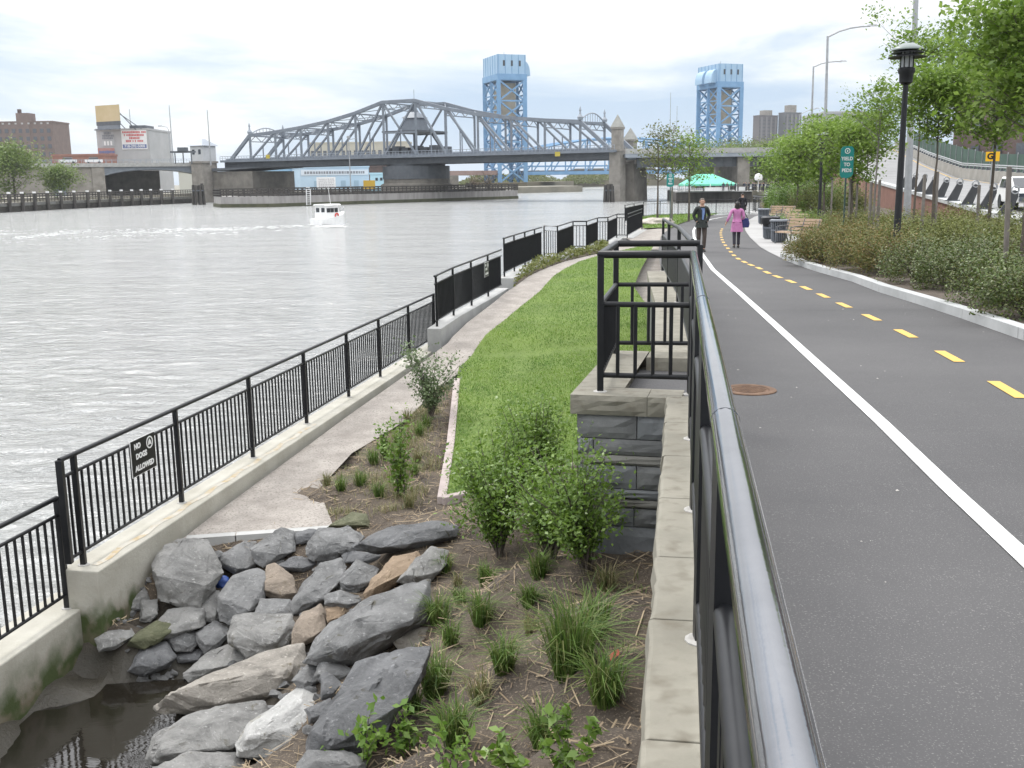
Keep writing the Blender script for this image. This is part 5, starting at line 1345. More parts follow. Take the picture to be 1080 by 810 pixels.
# ------------------------------------------------------------------ far approach (left): arched plate girder, abutment, embankment
LA0 = Vector((pt(217, 200, 292).x, 292, 0)) - bd * 2.2
dl = Vector((pt(0, 170, 276).x, 276, 0)) - LA0; dl.z = 0; dl.normalize(); nl = Vector((dl.y, -dl.x, 0));
if nl.y < 0: nl = -nl
def LP(s, z, o=0): p = LA0 + dl * s + nl * o; p.z = z; return p
la = thing('bridge_approach', 'arched girder approach with grey parapet on the left bank', 'bridge', LA0)
sB = 24.5
n = 16; mb = MB(); rings = []
for k in range(n + 1):
    s = sB * k / n; zl_ = 7.0 + 2.1 * math.sin(PI * min(1, k / n * .93 + .03)) ** .6
    rings.append([LP(s, zl_, 0), LP(s, zl_, 15), LP(s, 9.9, 15), LP(s, 9.9, 0)])
mb.loft(rings); mb.build('arched_girder', STEEL_GREY, la)
mb = MB(); mb.loft([[LP(s, 9.9, -.4), LP(s, 9.9, 15.4), LP(s, 10.9, 15.4), LP(s, 10.9, -.4)] for s in (0, 120)]); mb.build('parapet', CONC_GREY, la)
mb = MB()
for o_ in (-.3, 15.3):
    mb.bar(LP(0, 11.9, o_), LP(60, 11.9, o_), .08)
    for k in range(40): mb.bar(LP(k * 1.5, 10.9, o_), LP(k * 1.5, 11.9, o_), .08)
mb.build('parapet_railing', STEEL_LIGHT, la)
mb = MB(); mb.prism([(w.x, w.y) for w in (LP(sB, 0, -.2), LP(sB + 3.2, 0, -.2), LP(sB + 3.2, 0, 16), LP(sB, 0, 16))], 0, 9.85)
single('bridge_pier', mb, MASONRY, 'masonry abutment where the arched girder lands on the left bank', 'pier', 'bridge piers')
mb = MB(); mb.prism([(w.x, w.y) for w in (LP(sB + 3.25, 0, .2), LP(140, 0, .2), LP(140, 0, 15), LP(sB + 3.25, 0, 15))], 0, 9.88)
single('embankment_wall', mb, MASONRY, 'long grey stone wall carrying the road on the left bank', 'wall')
c = LP(38, 5, -.1)
mb = MB(); mb.plate(LP(36, 4.0, 0), dl, (0, 0, 1), 3.2, 3.6, .5); single('steel_door', mb, STEEL_GREY, 'grey doorway in the stone wall on the left bank', 'door')
# small vehicles up on that road
def far_car(label, s, o_, col, hgt):
    c = LP(s, 10.9, o_); a = math.atan2(dl.y, dl.x); t = thing('parked_car', label, 'car', c, 0, 'cars on the left bridge approach')
    MB().box((c.x, c.y, c.z + .55 + .1), (4.5, 1.8, .8), a).build('body', mat('car_paint', col, rough=.3), t, bevel=.12)
    MB().box((c.x, c.y, c.z + 1.05 + hgt / 2), (2.6 if hgt < 1 else 4.2, 1.6, hgt), a, .8).build('cabin', GLASS_DARK if hgt < 1 else mat('van_paint', col), t, bevel=.1)
    for k in (-1.4, 1.4):
        w = c + dl * k - nl * .9; MB().tube([(w.x, w.y, c.z + .33), (w.x + nl.x * .2, w.y + nl.y * .2, c.z + .33)], .33, 12).build('wheel', BLACK, t)
far_car('small white car on the left bridge approach above the abutment', 27, 2, (.7, .7, .7), .6)
far_car('white car farther left on the bridge approach', 33.5, 2, (.62, .63, .65), .6)
# bulkhead with rail along the left shore
bk = [(-140, 172, 0), (-101.5, 206, 0), (-86.5, 268, 0)]
p_ = [g(-40, 226, 0), g(0, 224.5, 0), g(60, 221, 0), g(130, 217.5, 0), g(205, 214, 0)]
bl_ = thing('river_bulkhead', 'dark timber bulkhead with a pale cap and railing along the left shore', 'sea wall', p_[1])
away = Vector((-.8, .6, 0))
mb = MB(); mb.loft([[q + Vector((0, 0, -2)), q + away * 1.0 + Vector((0, 0, -2)), q + away * 1.0 + Vector((0, 0, 1.15)), q + Vector((0, 0, 1.15))] for q in p_]); mb.build('timber_face', TIMBER, bl_)
mb = MB(); mb.loft([[q + Vector((0, 0, 1.155)), q + away * 1.2 + Vector((0, 0, 1.155)), q + away * 1.2 + Vector((0, 0, 1.75)), q + Vector((0, 0, 1.75))] for q in p_]); mb.build('concrete_cap', CONC_GREY, bl_)
mb = MB()
for z in (2.5, 3.0, 3.5): mb.tube([q + away * .5 + Vector((0, 0, z)) for q in p_], .11, 6)
for a, b in zip(p_, p_[1:]):
    n = int((b - a).length / 1.2)
    for k in range(n): q = a.lerp(b, k / n) + away * .5; mb.bar(q + Vector((0, 0, 1.75)), q + Vector((0, 0, 3.5)), .12)
mb.build('railing', TIMBER, bl_)
for x in [-4, 9, 23, 36, 50, 64, 78, 92, 104, 116, 128, 139, 149, 159, 170, 182]:
    q = None
    for a, b in zip(p_, p_[1:]):
        w = vplane(x, 218, a, b)
        if min(a.x, b.x) - .1 <= w.x <= max(a.x, b.x) + .1: q = w
    if q is None: continue
    MB().tube([(q.x + .4, q.y - .3, -1.5), (q.x + .4, q.y - .3, 3.6)], .36, 8).build('fender_pile', TIMBER, bl_)
    MB().tube([(q.x + .4, q.y - .3, 3.6), (q.x + .4, q.y - .3, 3.95)], .38, 8).build('pile_cap', WHITE, bl_)
mb = MB(); mb.prism([(-240, 130), (p_[0].x, p_[0].y)] + [(q.x, q.y) for q in p_[1:]] + [(-89, 300), (-240, 320)], -1.9, 1.85); structure('left_bank_ground', mb, mat('left_bank_soil', (.14, .13, .11), (.2, .19, .15), .3))

# ------------------------------------------------------------------ fender island under the bridge
fi = [g(284, 218.6, 0), g(400, 214, 0), g(546, 209.6, 0)]
fdir = (fi[2] - fi[0]).normalized(); fnn = Vector((-fdir.y, fdir.x, 0))
if fnn.x > 0: fnn = -fnn
isl = thing('fender_pier', 'long concrete and timber fender pier below the middle of the truss bridge', 'pier', fi[1])
a, b = fi[0], fi[2]; Wd = 20
out = [a, b, b + fdir * 4 + fnn * 5, b + fdir * 4 + fnn * (Wd - 5), b + fnn * Wd, a + fnn * Wd, a - fdir * 5 + fnn * (Wd / 2)]
grow = lambda k: [(p.x + (p - (a + b) / 2 - fnn * Wd / 2).normalized().x * k, p.y + (p - (a + b) / 2 - fnn * Wd / 2).normalized().y * k) for p in out]
mb = MB(); mb.prism(grow(.25), -2, .75); mb.build('algae_skirt', mat('algae_band', (.05, .055, .03), (.09, .09, .05), .8, rough=.9), isl)
mb = MB(); mb.prism([(p.x, p.y) for p in out], -2, 2.3); mb.build('concrete_face', mat('streaked_concrete', (.24, .23, .22), (.36, .345, .335), .7, rough=.9, stretch=(1, 1, .15)), isl)
mb = MB(); ring = out + [out[0]]
for z in (2.75, 3.3, 3.85):
    for p, q in zip(ring, ring[1:]): mb.bar(Vector((p.x, p.y, z)), Vector((q.x, q.y, z)), .3, .22)
for p, q in zip(ring, ring[1:]):
    n = max(1, int((q - p).length / 1.3))
    for k in range(n): w = p.lerp(q, k / n); mb.bar((w.x, w.y, 2.3), (w.x, w.y, 3.9), .26)
mb.build('timber_fence', TIMBER, isl)
mb = MB(); mb.prism([(lerp(p.x, (a + b).x / 2 + fnn.x * Wd / 2, .1), lerp(p.y, (a + b).y / 2 + fnn.y * Wd / 2, .1)) for p in out], 2.3, 2.6); mb.build('timber_deck', TIMBER, isl)
def isl_pt(x, y, k=0): return vplane(x, y, a - fnn * k, b - fnn * k)
r_ = fdir; q = isl_pt(325.5, 207, .15); w = isl_pt(325.5, 215, .15)
mb = MB()
for s in (-.55, .55): mb.bar(q + r_ * s + Vector((0, 0, 1.6)), Vector((w.x, w.y, .2)) + r_ * s, .2)
for k in range(9): c = Vector((w.x, w.y, .4 + k * .45)); mb.bar(c - r_ * .5, c + r_ * .5, .12)
mb.build('white_ladder', WHITE, isl)
def island_sign(label, x, y, w_, h_, m_, back):
    c = isl_pt(x, y, -back); t = thing('pier_sign', label, 'sign', Vector((c.x, c.y, 2.6)), 0, 'signs on the fender pier')
    rr = Vector((.93, .36, 0)); MB().plate(c, rr, (0, 0, 1), w_, h_, .1).build('board', m_, t)
    for s in (-.35, .35):
        p = c + rr * w_ * s + Vector((rr.y, -rr.x, 0)) * -.12; MB().bar((p.x, p.y, 2.6), (p.x, p.y, c.z), .12).build('post', TIMBER, t)
    return t, c, rr
t_, c_, rr = island_sign('white notice board with faint print on the fender pier', 344, 193, 4.3, 2.6, WHITE, 1.5)
mb = MB(); r2 = random.Random(4)
for row in range(5):
    x = -1.7
    while x < 1.6:
        l_ = .15 + .3 * r2.random(); o_ = c_ + rr * (x + l_ / 2) + Vector((rr.y, -rr.x, 0)) * .06 + Vector((0, 0, .85 - row * .42)); mb.plate(o_, rr, (0, 0, 1), l_, .16, .02); x += l_ + .12
mb.build('print', mat('grey_print', (.35, .33, .34)), t_)
island_sign('plain ochre yellow board on the fender pier', 389.5, 195, 2.8, 2.1, mat('ochre_board', (.50, .32, .03)), 1.5)
c = isl_pt(370, 200, -3); mb = MB(); mb.tube([(c.x, c.y, 2.5), (c.x, c.y, 2.5 + 12.5)], [.14, .08], 8); mb.bar((c.x, c.y, 14.6), (c.x + 1.6, c.y, 14.9), .12); mb.box((c.x, c.y, 15.2), (.8, .5, .5))
single('lamp_mast', mb, GALV, 'pale lamp mast on the fender pier in front of the trusses', 'lamp')
c = isl_pt(463.5, 190, -4); mb = MB(); mb.box((c.x, c.y, 2.6 + .9), (.9, .9, 1.8)); mb.box((c.x, c.y, 5.1), (1.0, .6, 1.6)); single('equipment_cabinet', mb, WHITE, 'small white cabinet on the fender pier beside the pivot', 'cabinet')
for k, x in enumerate((498, 516)):
    c = isl_pt(x, 199, -6); t = thing('bush', ('larger' if k else 'smaller') + ' leafless tangled bush on the end of the fender pier', 'bush', (c.x, c.y, 2.4), 0, 'bushes on the fender pier')
    shrub_parts(t, 4.2 + k * .5, 9, 26, 500, .28, STRAW, 70 + k, stem_r=.06, low=.3)

# ------------------------------------------------------------------ boat and wake
bp_ = g(348, 237, 0); bo = thing('motor_boat', 'small white cabin motor boat heading up the river', 'boat', bp_)
hd = Vector((.55, .83, 0)).normalized(); sd_ = Vector((hd.y, -hd.x, 0))
def BT(f, s, z): return bp_ + hd * f * .80 + sd_ * s * .95 + Vector((0, 0, z * 1.02))
secs = [(-2.9, 1.15, .75), (-1.6, 1.25, .8), (0, 1.25, .95), (1.5, 1.05, 1.15), (2.5, .6, 1.35), (3.2, .06, 1.5)]
mb = MB(); mb.loft([[BT(f, -w * .75, -.3), BT(f, 0, -.45), BT(f, w * .75, -.3), BT(f, w, h_), BT(f, -w, h_)] for f, w, h_ in secs]); mb.build('hull', WHITE, bo)
mb = MB(); mb.loft([[BT(f, -w, z) for w in (.95,)] + [BT(f, .95, z), BT(f, .95 * k, z2), BT(f, -.95 * k, z2)] for f, z, z2, k in ((-1.9, .8, 2.25, .92), (.9, .9, 2.25, .92))]); mb.build('cabin', WHITE, bo)
mb = MB(); mb.loft([[BT(f, -1.08, 2.26), BT(f, 1.08, 2.26), BT(f, .9, 2.42), BT(f, -.9, 2.42)] for f in (-2.2, 1.3)]); mb.build('roof', WHITE, bo, bevel=.05)
for f in (-1.35, -.55, .3):
    MB().plate(BT(f, .93, 1.72), hd, (0, 0, 1), .55, .5, .06).build('window', GLASS_DARK, bo)
for s in (-.55, 0, .55): MB().plate(BT(.93, s, 1.75), sd_, (0, 0, 1), .45, .5, .06).build('window', GLASS_DARK, bo)
for s in (-.45, .45): MB().plate(BT(-1.92, s, 1.75), sd_, (0, 0, 1), .5, .5, .06).build('window', GLASS_DARK, bo)
ring = [BT(.35, 1.0, 1.05) + (hd * math.cos(t) + Vector((0, 0, 1)) * math.sin(t)) * .27 for t in [2 * PI * k / 16 for k in range(17)]]
MB().tube(ring, .09, 6, False).build('life_ring', mat('red_ring', (.55, .06, .05)), bo, True)
mb = MB()
rl = [BT(1.2, 1.0, 1.75), BT(2.3, .65, 1.95), BT(3.1, 0, 2.1), BT(2.3, -.65, 1.95), BT(1.2, -1.0, 1.75)]
mb.tube(rl, .035, 5)
for q in rl: mb.bar(q, q - Vector((0, 0, .75)), .04)
mb.build('bow_rail', GALV, bo)
mb = MB(); mb.tube([BT(-.3, .5, 2.4), BT(-1.0, .5, 6.2)], [.035, .015], 5); mb.build('aerial', WHITE, bo)
rs = np.random.RandomState(8)
FOAM = mat('foam', (.66, .67, .67), rough=.8)
def foam(n, cen, ax, L_, Wf, sz):
    u = rs.random(n); s = rs.normal(size=n) * Wf * (.35 + u)
    ax = np.array(ax); ax = ax / np.linalg.norm(ax); sd = np.array([-ax[1], ax[0]])
    c = np.array(cen)[None, :2] + ax[None] * (u * L_)[:, None] + sd[None] * s[:, None]
    k = sz * (.3 + rs.random(n)); th = rs.random(n) * PI
    v = []
    for j in range(6):
        a_ = 2 * PI * j / 6; rr_ = k * (.6 + .5 * rs.random(n))
        dx, dy = rr_ * np.cos(a_) * 1.8, rr_ * np.sin(a_) * .8
        v.append(np.stack([c[:, 0] + dx * np.cos(th * .3) - dy * np.sin(th * .3), c[:, 1] + dx * np.sin(th * .3) + dy * np.cos(th * .3), np.full(n, .03) + .02 * rs.random(n)], 1))
    return np.stack(v, 1).reshape(-1, 3)
A_ = foam(420, (bp_ - hd * 1.0), (-hd[0] - .4, -hd[1] + .1), 22, 4.0, .22)
B_ = foam(300, (bp_ + hd * 1.6 + sd_ * .6), (-hd[0] + sd_[0] * .6, -hd[1] + sd_[1] * .6), 9, .8, .28)
C_ = np.concatenate([foam(3600, (bp_ - hd * 12), (-1, -.30), 80, 10, .12), foam(5200, (bp_ - hd * 14), (-1, -.62), 85, 10, .12), foam(3500, (bp_ - hd * 16), (-1, -.05), 70, 8, .12)])
keep_ = np.array([noise.noise(Vector((p[0] * .22, p[1] * .22, 0))) + .5 * noise.noise(Vector((p[0] * .9, p[1] * .9, 3))* 1.0) > .16 for p in C_[::6]]); C_ = C_.reshape(-1, 6, 3)[keep_].reshape(-1, 3)
v = np.concatenate([A_, B_, C_]); tag(raw_mesh('wake_foam', v, np.arange(len(v)), 6, FOAM), 'white foam of the wake behind the motor boat', None, None, 'stuff')
# ------------------------------------------------------------------ lift bridge towers far behind
TD = Vector((math.cos(rad(20)), math.sin(rad(20)), 0)); TN = Vector((-TD.y, TD.x, 0))
def lift_tower(label, corner, ztop_, hood):
    """corner: near bottom corner between the two visible faces; faces run along TD (a) and TN (b)"""
    a, b = 12.6, 19.5; o = Vector((corner.x, corner.y, 0)); t = thing('lift_tower', label, 'tower', o + TD * a / 2 + TN * b / 2, 0, 'lift bridge towers')
    P = lambda u, v, z: o + TD * u + TN * v + Vector((0, 0, z))
    zh = ztop_ - 11
    for u, v in ((0, 0), (a, 0), (a, b), (0, b), (0, b * .5), (a, b * .5)):
        MB().bar(P(u, v, 3), P(u, v, zh), 1.9 if v != b * .5 else 1.3).build('column', BLUE_STEEL, t)
    def face(p, q, n, nm, w=.7):
        mb = MB()
        for k in range(n):
            z0, z1 = lerp(4, zh, k / n), lerp(4, zh, (k + 1) / n)
            A0, B0 = P(*p, z0), P(*q, z0); A1, B1 = P(*p, z1), P(*q, z1)
            mb.bar(A0, B1, w); mb.bar(B0, A1, w); mb.bar(A1, B1, w)
        mb.build(nm, BLUE_STEEL, t)
    face((0, 0), (a, 0), 5, 'bracing_panel'); face((0, b), (a, b), 5, 'bracing_panel')
    face((0, 0), (0, b * .5), 7, 'bracing_panel', .55); face((0, b * .5), (0, b), 7, 'bracing_panel', .55)
    face((a, 0), (a, b * .5), 7, 'bracing_panel', .55); face((a, b * .5), (a, b), 7, 'bracing_panel', .55)
    # machinery house, counterweight, hoods
    mb = MB(); mb.prism([(p.x, p.y) for p in (P(-.8, -.8, 0), P(a + .8, -.8, 0), P(a + .8, b + .8, 0), P(-.8, b + .8, 0))], zh, zh + 2.6); mb.build('girder_ring', BLUE_STEEL, t)
    mb = MB(); mb.prism([(p.x, p.y) for p in (P(-.4, -.4, 0), P(a + .4, -.4, 0), P(a + .4, b + .4, 0), P(-.4, b + .4, 0))], zh + 2.6, ztop_); hs = mb.build('machine_house', BLUE_PANEL, t)
    mb = MB()
    for k in range(5): mb.bar(P(a * k / 4, -.45, zh + 2.7), P(a * k / 4, -.45, ztop_), .22)
    for k in range(7): mb.bar(P(-.45, b * k / 6, zh + 2.7), P(-.45, b * k / 6, ztop_), .22)
    mb.build('wall_ribs', BLUE_STEEL, hs)
    for k in range(3): MB().plate(P(a * (.2 + .3 * k), -.5, zh + 7.2), TD, (0, 0, 1), .9, 2.4, .15).build('slot_window', GLASS_DARK, hs)
    mb = MB(); mb.prism([(p.x, p.y) for p in (P(3.0, 4, 0), P(a - 3.0, 4, 0), P(a - 3.0, b - 4, 0), P(3.0, b - 4, 0))], zh - 17, zh - 1); mb.build('counterweight', COUNTERW, t)
    for k in (0, 1):
        c0_ = b * (.10 + .46 * k); mb = MB(); n = 8; u0 = (a + .4) if hood > 0 else -.4
        rings = []
        for v in (c0_, c0_ + b * .34):
            rings.append([P(u0, v, zh + 2.2)] + [P(u0 + hood * 3.0 * math.sin(PI / 2 * j / n), v, zh + 2.2 + 6.4 * math.cos(PI / 2 * j / n) ** .8 if j < n else zh + 2.2) for j in range(n + 1)])
        mb.loft(rings); mb.build('sheave_hood', BLUE_PANEL, t)
    MB().bar(P(a / 2, b / 2, ztop_), P(a / 2, b / 2, ztop_ + 2.2), .2).build('rod', GALV, t)
    # concrete pier
    mb = MB(); mb.prism([(p.x, p.y) for p in (P(-2, -2, 0), P(a + 2, -2, 0), P(a + 2, b + 2, 0), P(-2, b + 2, 0))], -2, 3.2); mb.build('pier', MASONRY_DARK, t)
    return P
c1 = pt(527.3, 190, 478); P1 = lift_tower('light blue lift bridge tower directly behind the truss bridge', c1, pt(527.3, 57, 478).z, 1)
c2 = pt(756, 190, 520); P2_ = lift_tower('light blue lift bridge tower standing between the young trees and the tower blocks', c2, pt(756, 67, 520).z, -1)
# the lift span between them and side spans
ls = thing('lift_span', 'light blue lift bridge span crossing low behind the truss bridge', 'bridge', (c1 + c2) / 2)
S0 = P1(12.6, 0, 0); S1 = P2_(0, 0, 0); sdv = (S1 - S0); Ls = sdv.length
for off in (1.0, 18.0):
    bt, tp = [], []
    n = 10
    for k in range(n + 1):
        p = S0.lerp(S1, k / n) + TN * off; u = k / n
        bt.append(Vector((p.x, p.y, 8.0))); tp.append(Vector((p.x, p.y, 17.5 + 6.5 * (1 - (2 * u - 1) ** 2))))
    mb = MB(); mb.tube(tp, .55, 4); mb.build('top_chord', BLUE_STEEL, ls)
    mb = MB(); mb.bar(bt[0], bt[-1], .8, 1.5); mb.build('bottom_chord', BLUE_STEEL, ls)
    mb = MB(); mb.bar(bt[0] + Vector((0, 0, 3.2)), bt[-1] + Vector((0, 0, 3.2)), .5); mb.build('walkway', BLUE_STEEL, ls)
    mb = MB()
    for k in range(n + 1):
        mb.bar(bt[k], tp[k], .6)
        if k < n: mb.bar(bt[k] if k < n / 2 else tp[k], tp[k + 1] if k < n / 2 else bt[k + 1], .5)
    mb.build('web', BLUE_STEEL, ls)
mb = MB(); mb.loft([[Vector((p.x, p.y, z)) for p, z in ((q + TN * 1.5, 8.0), (q + TN * 17.5, 8.0), (q + TN * 17.5, 9.2), (q + TN * 1.5, 9.2))] for q in (S0, S1)]); mb.build('deck', STEEL_DARK, ls)
sp = thing('side_span', 'brownish plate girder span left of the lift towers, behind the fender pier', 'bridge', c1 + Vector((-30, -8, 0)))
E0 = P1(0, 0, 0); E1 = E0 - TD * 62
mb = MB(); mb.loft([[Vector((p.x, p.y, z)) for p, z in ((q, 7.4), (q + TN * 17, 7.4), (q + TN * 17, 9.4), (q, 9.4))] for q in (E1, E0)]); mb.build('girder', mat('rusty_girder', (.22, .15, .13), (.28, .2, .18), .2), sp)
for k in (.35, .8):
    q = E0.lerp(E1, k); mb = MB(); mb.prism([(w.x, w.y) for w in (q - TD * 2, q + TD * 2, q + TD * 2 + TN * 15, q - TD * 2 + TN * 15)], -2, 7.3); mb.build('pier', MASONRY_DARK, sp)

# ------------------------------------------------------------------ buildings
def windows(t, o, r, u, cols, rows, w, h, dx, dy, m_, off=.06, skip=None):
    n = Vector(r).cross(Vector(u)).normalized()
    for i in range(cols):
        for j in range(rows):
            if skip and skip(i, j): continue
            c = Vector(o) + Vector(r) * dx * (i - (cols - 1) / 2) + Vector(u) * dy * (j - (rows - 1) / 2) + n * off
            MB().plate(c, r, u, w, h, .2).build('window', m_, t)
UZ = Vector((0, 0, 1))
def block(name, label, cx_, Y, x0, x1, ytop, m_, depth=18, cat='building', rot=0, zb=2.0, group=None, parapet=True):
    """block whose front spans photo columns x0..x1 at distance Y, roof at photo row ytop"""
    A, B = pt(x0, 180, Y), pt(x1, 180, Y + rot); zt = pt((x0 + x1) / 2, ytop, Y).z
    r = Vector((B.x - A.x, B.y - A.y, 0)); W = r.length; r.normalize(); n = Vector((-r.y, r.x, 0))
    A.z = zb
    t = thing(name, label, cat, A + r * W / 2, 0, group)
    MB().prism([(p.x, p.y) for p in (A, A + r * W, A + r * W + n * depth, A + n * depth)], zb, zt).build('wall', m_, t)
    if parapet: MB().prism([(p.x, p.y) for p in (A - r * .2 - n * .2, A + r * (W + .2) - n * .2, A + r * (W + .2) + n * (depth + .2), A - r * .2 + n * (depth + .2))], zt, zt + .6).build('parapet', m_, t)
    return t, A, r, n, W, zt
# left brick apartment slab
t, A, r, n, W, zt = block('apartment_building', 'brown brick apartment slab rising behind trees on the far left', 0, 430, -30, 60, 129.5, BRICK, 16)
windows(t, A + r * W / 2 + UZ * (zt - 13), r, UZ, 12, 6, 1.4, 1.6, 2.85, 3.1, WINDOW)
windows(t, A + r * W * .5 + UZ * (zt - 2.2), r, UZ, 13, 1, .8, .9, 2.6, 1, WINDOW_PALE)
q = A + r * W * .66; MB().prism([(p.x, p.y) for p in (q - r * 2.6 - n * .15, q + r * 2.6 - n * .15, q + r * 2.6 + n * 6, q - r * 2.6 + n * 6)], zt - 20, zt + 3.8).build('stair_tower', BRICK, t)
mb = MB(); mb.box(tuple(q - r * 1.9 + n * 2)[:2] + (zt + 4.6,), (1.2, 1.2, 1.6)); mb.build('chimney', BRICK_DARK, t)
# low brick wall building under it
t, A, r, n, W, zt = block('low_building', 'long low red brick building left of the billboard', 0, 330, 56, 112, 164.5, mat('low_red_brick', (.25, .11, .085), (.30, .16, .12), .3), 10)
# storage building with painted signs
t, A, r, n, W, zt = block('storage_building', 'pale grey warehouse with painted advertising panels below a billboard', 0, 345, 105, 160, 137.5, mat('pale_render', (.36, .36, .36), (.42, .42, .42), .2), 22)
store = t
MB().prism([(p.x, p.y) for p in (A + r * W * .62 + n * 1, A + r * W * .93 + n * 1, A + r * W * .93 + n * 9, A + r * W * .62 + n * 9)], zt, zt + 1.6).build('roof_house', STEEL_DARK, t)
def px_on(x, y, off=.1): return vplane(x, y, A - n * off, A + r - n * off)
def panel(x0, y0, x1, y1, m_, nm, off=.12):
    a_, b_ = px_on(x0, (y0 + y1) / 2, off), px_on(x1, (y0 + y1) / 2, off); zc0, zc1 = px_on((x0 + x1) / 2, y1, off).z, px_on((x0 + x1) / 2, y0, off).z
    c = (a_ + b_) / 2; c.z = (zc0 + zc1) / 2
    return MB().plate(c, r, UZ, (b_ - a_).length, zc1 - zc0, .12).build(nm, m_, t), c, (b_ - a_).length, zc1 - zc0
pn, c, w_, h_ = panel(128.3, 137.3, 155, 157.5, WHITE, 'sign_panel')
REDP = mat('red_sign_paint', (.55, .12, .12)); BLUEP = mat('blue_sign_paint', (.12, .16, .32)); GREYP = mat('grey_sign_paint', (.22, .23, .25))
r2 = random.Random(9)
def strokes(pn, c, rows, wd, hh, m_, dz0, dzs):
    """rows of short letter strokes, too small in the photo to be read"""
    for k, frac in enumerate(rows):
        mb = MB(); x = -wd * frac / 2
        while x < wd * frac / 2:
            l_ = .25 + .2 * r2.random()
            mb.plate(c - n * .1 + r * (x + l_ / 2) + UZ * (dz0 - dzs * k), r, UZ, l_, hh * (.75 + .3 * r2.random()), .04); x += l_ + (.12 if r2.random() < (.8 if m_ is REDP else 2) else .5)
        mb.build('sign_print', m_, pn)
strokes(pn, c, [.9, .78, .38, .66], w_, .72, REDP, h_ * .40, h_ * .155)
MB().plate(c - n * .08 - UZ * h_ * .34, r, UZ, w_ * .94, h_ * .2, .05).build('number_band', BLUEP, pn)
lettering('718-292-5000', h_ * .20, c - n * .13 - UZ * h_ * .34, r, UZ, WHITE, pn, 'phone_number', bold=.02, sx=.98)
pn, c, w_, h_ = panel(107, 139, 120.5, 154.5, mat('grey_panel', (.40, .41, .42)), 'sign_panel')
strokes(pn, c, [.55, .8, .85], w_, .7, GREYP, h_ * .40, h_ * .17)
for k in (-.25, 0, .25): MB().plate(c - n * .1 + r * w_ * k - UZ * h_ * .28, r, UZ, .55, h_ * .28, .05).build('white_figure', WHITE, pn)
pn, c, w_, h_ = panel(103.5, 156.2, 121, 164.5, mat('red_mural', (.36, .17, .15), (.42, .25, .22), .8), 'mural')
strokes(pn, c, [.85], w_, .9, BLUEP, 0, 1)
# billboard over it
bb = thing('billboard', 'blank tan billboard on a dark frame above the warehouse', 'billboard', A + r * 4 + UZ * (zt - 2))
b0_, b1_ = pt(101.5, 122, 343), pt(126, 121, 338); rb = Vector((b1_.x - b0_.x, b1_.y - b0_.y, 0)); wb = rb.length; rb.normalize(); cb = (b0_ + b1_) / 2
ht = pt(113, 110.8, 340).z; h1 = pt(113, 128, 340).z; h2 = pt(113, 132, 340).z; h3 = pt(113, 136.3, 340).z
MB().plate((cb.x, cb.y, (ht + h1) / 2), rb, UZ, wb, ht - h1, .4).build('panel', mat('tan_board', (.47, .37, .20), (.52, .42, .26), .2), bb)
MB().plate((cb.x, cb.y, (h1 + h2) / 2 - .02), rb, UZ, wb, h1 - h2, .5).build('skirt', STEEL_DARK, bb)
MB().plate((cb.x, cb.y, (h2 + h3) / 2 - .04), rb, UZ, wb * .95, h2 - h3, .4).build('lower_skirt', STEEL_GREY, bb)
nb_ = Vector((-rb.y, rb.x, 0))
mb = MB()
for k in (-.4, 0, .4):
    p = Vector((cb.x, cb.y, 0)) + rb * wb * k + nb_ * .4; mb.bar((p.x, p.y, zt), (p.x, p.y, ht - .5), .35); mb.bar(p + nb_ * 7 + UZ * zt, p + UZ * (ht - 2), .2)
mb.bar(Vector((b1_.x, b1_.y, ht - 3)) + nb_ * .3, Vector((b1_.x, b1_.y, zt)) + rb * 6 + nb_ * 3, .22)
mb.bar(Vector((b0_.x, b0_.y, h3)) - rb * 1.5, Vector((b1_.x, b1_.y, h3)) , .25)
mb.build('frame', STEEL_DARK, bb)
for x, y0, Y, lb_ in ((140, 115, 352, 'thin pole standing on the roof behind the billboard'), (182, 111, 300, 'tall thin mast on the left bridge approach'), (221.5, 116, 285, 'thin mast behind the gatehouse pylon')):
    c = pt(x, 160, Y); mb = MB(); mb.tube([(c.x, c.y, 10 if Y < 330 else 18), (c.x, c.y, pt(x, y0, Y).z)], [.22, .1], 6); single('mast', mb, GALV, lb_, 'mast', 'masts')
c = pt(179.5, 160, 292); mb = MB(); tz = pt(179.5, 134, 292).z; mb.tube([(c.x, c.y, 10.5), (c.x, c.y, tz - .8), (c.x - .4, c.y, tz), (c.x - 2, c.y, tz + .3)], [.15, .1, .09, .08], 6); mb.box((c.x - 2.3, c.y, tz + .3), (1.0, .4, .25))
single('street_light', mb, GALV, 'curved street light beside the tall mast on the left approach', 'street light')
# roof clutter at the bridge: signal frame
c = pt(193, 162, 285); mb = MB()
for k in (-2.2, 0, 2.2): mb.bar((c.x + k, c.y, 10.5), (c.x + k, c.y, 13.6), .25)
mb.bar((c.x - 3.4, c.y, 13.6), (c.x + 3.4, c.y, 13.6), .5); mb.box((c.x, c.y, 14.3), (2.6, 1.2, 1.0)); single('signal_frame', mb, STEEL_DARK, 'dark frame with a box on the left approach next to the gatehouse', 'frame')
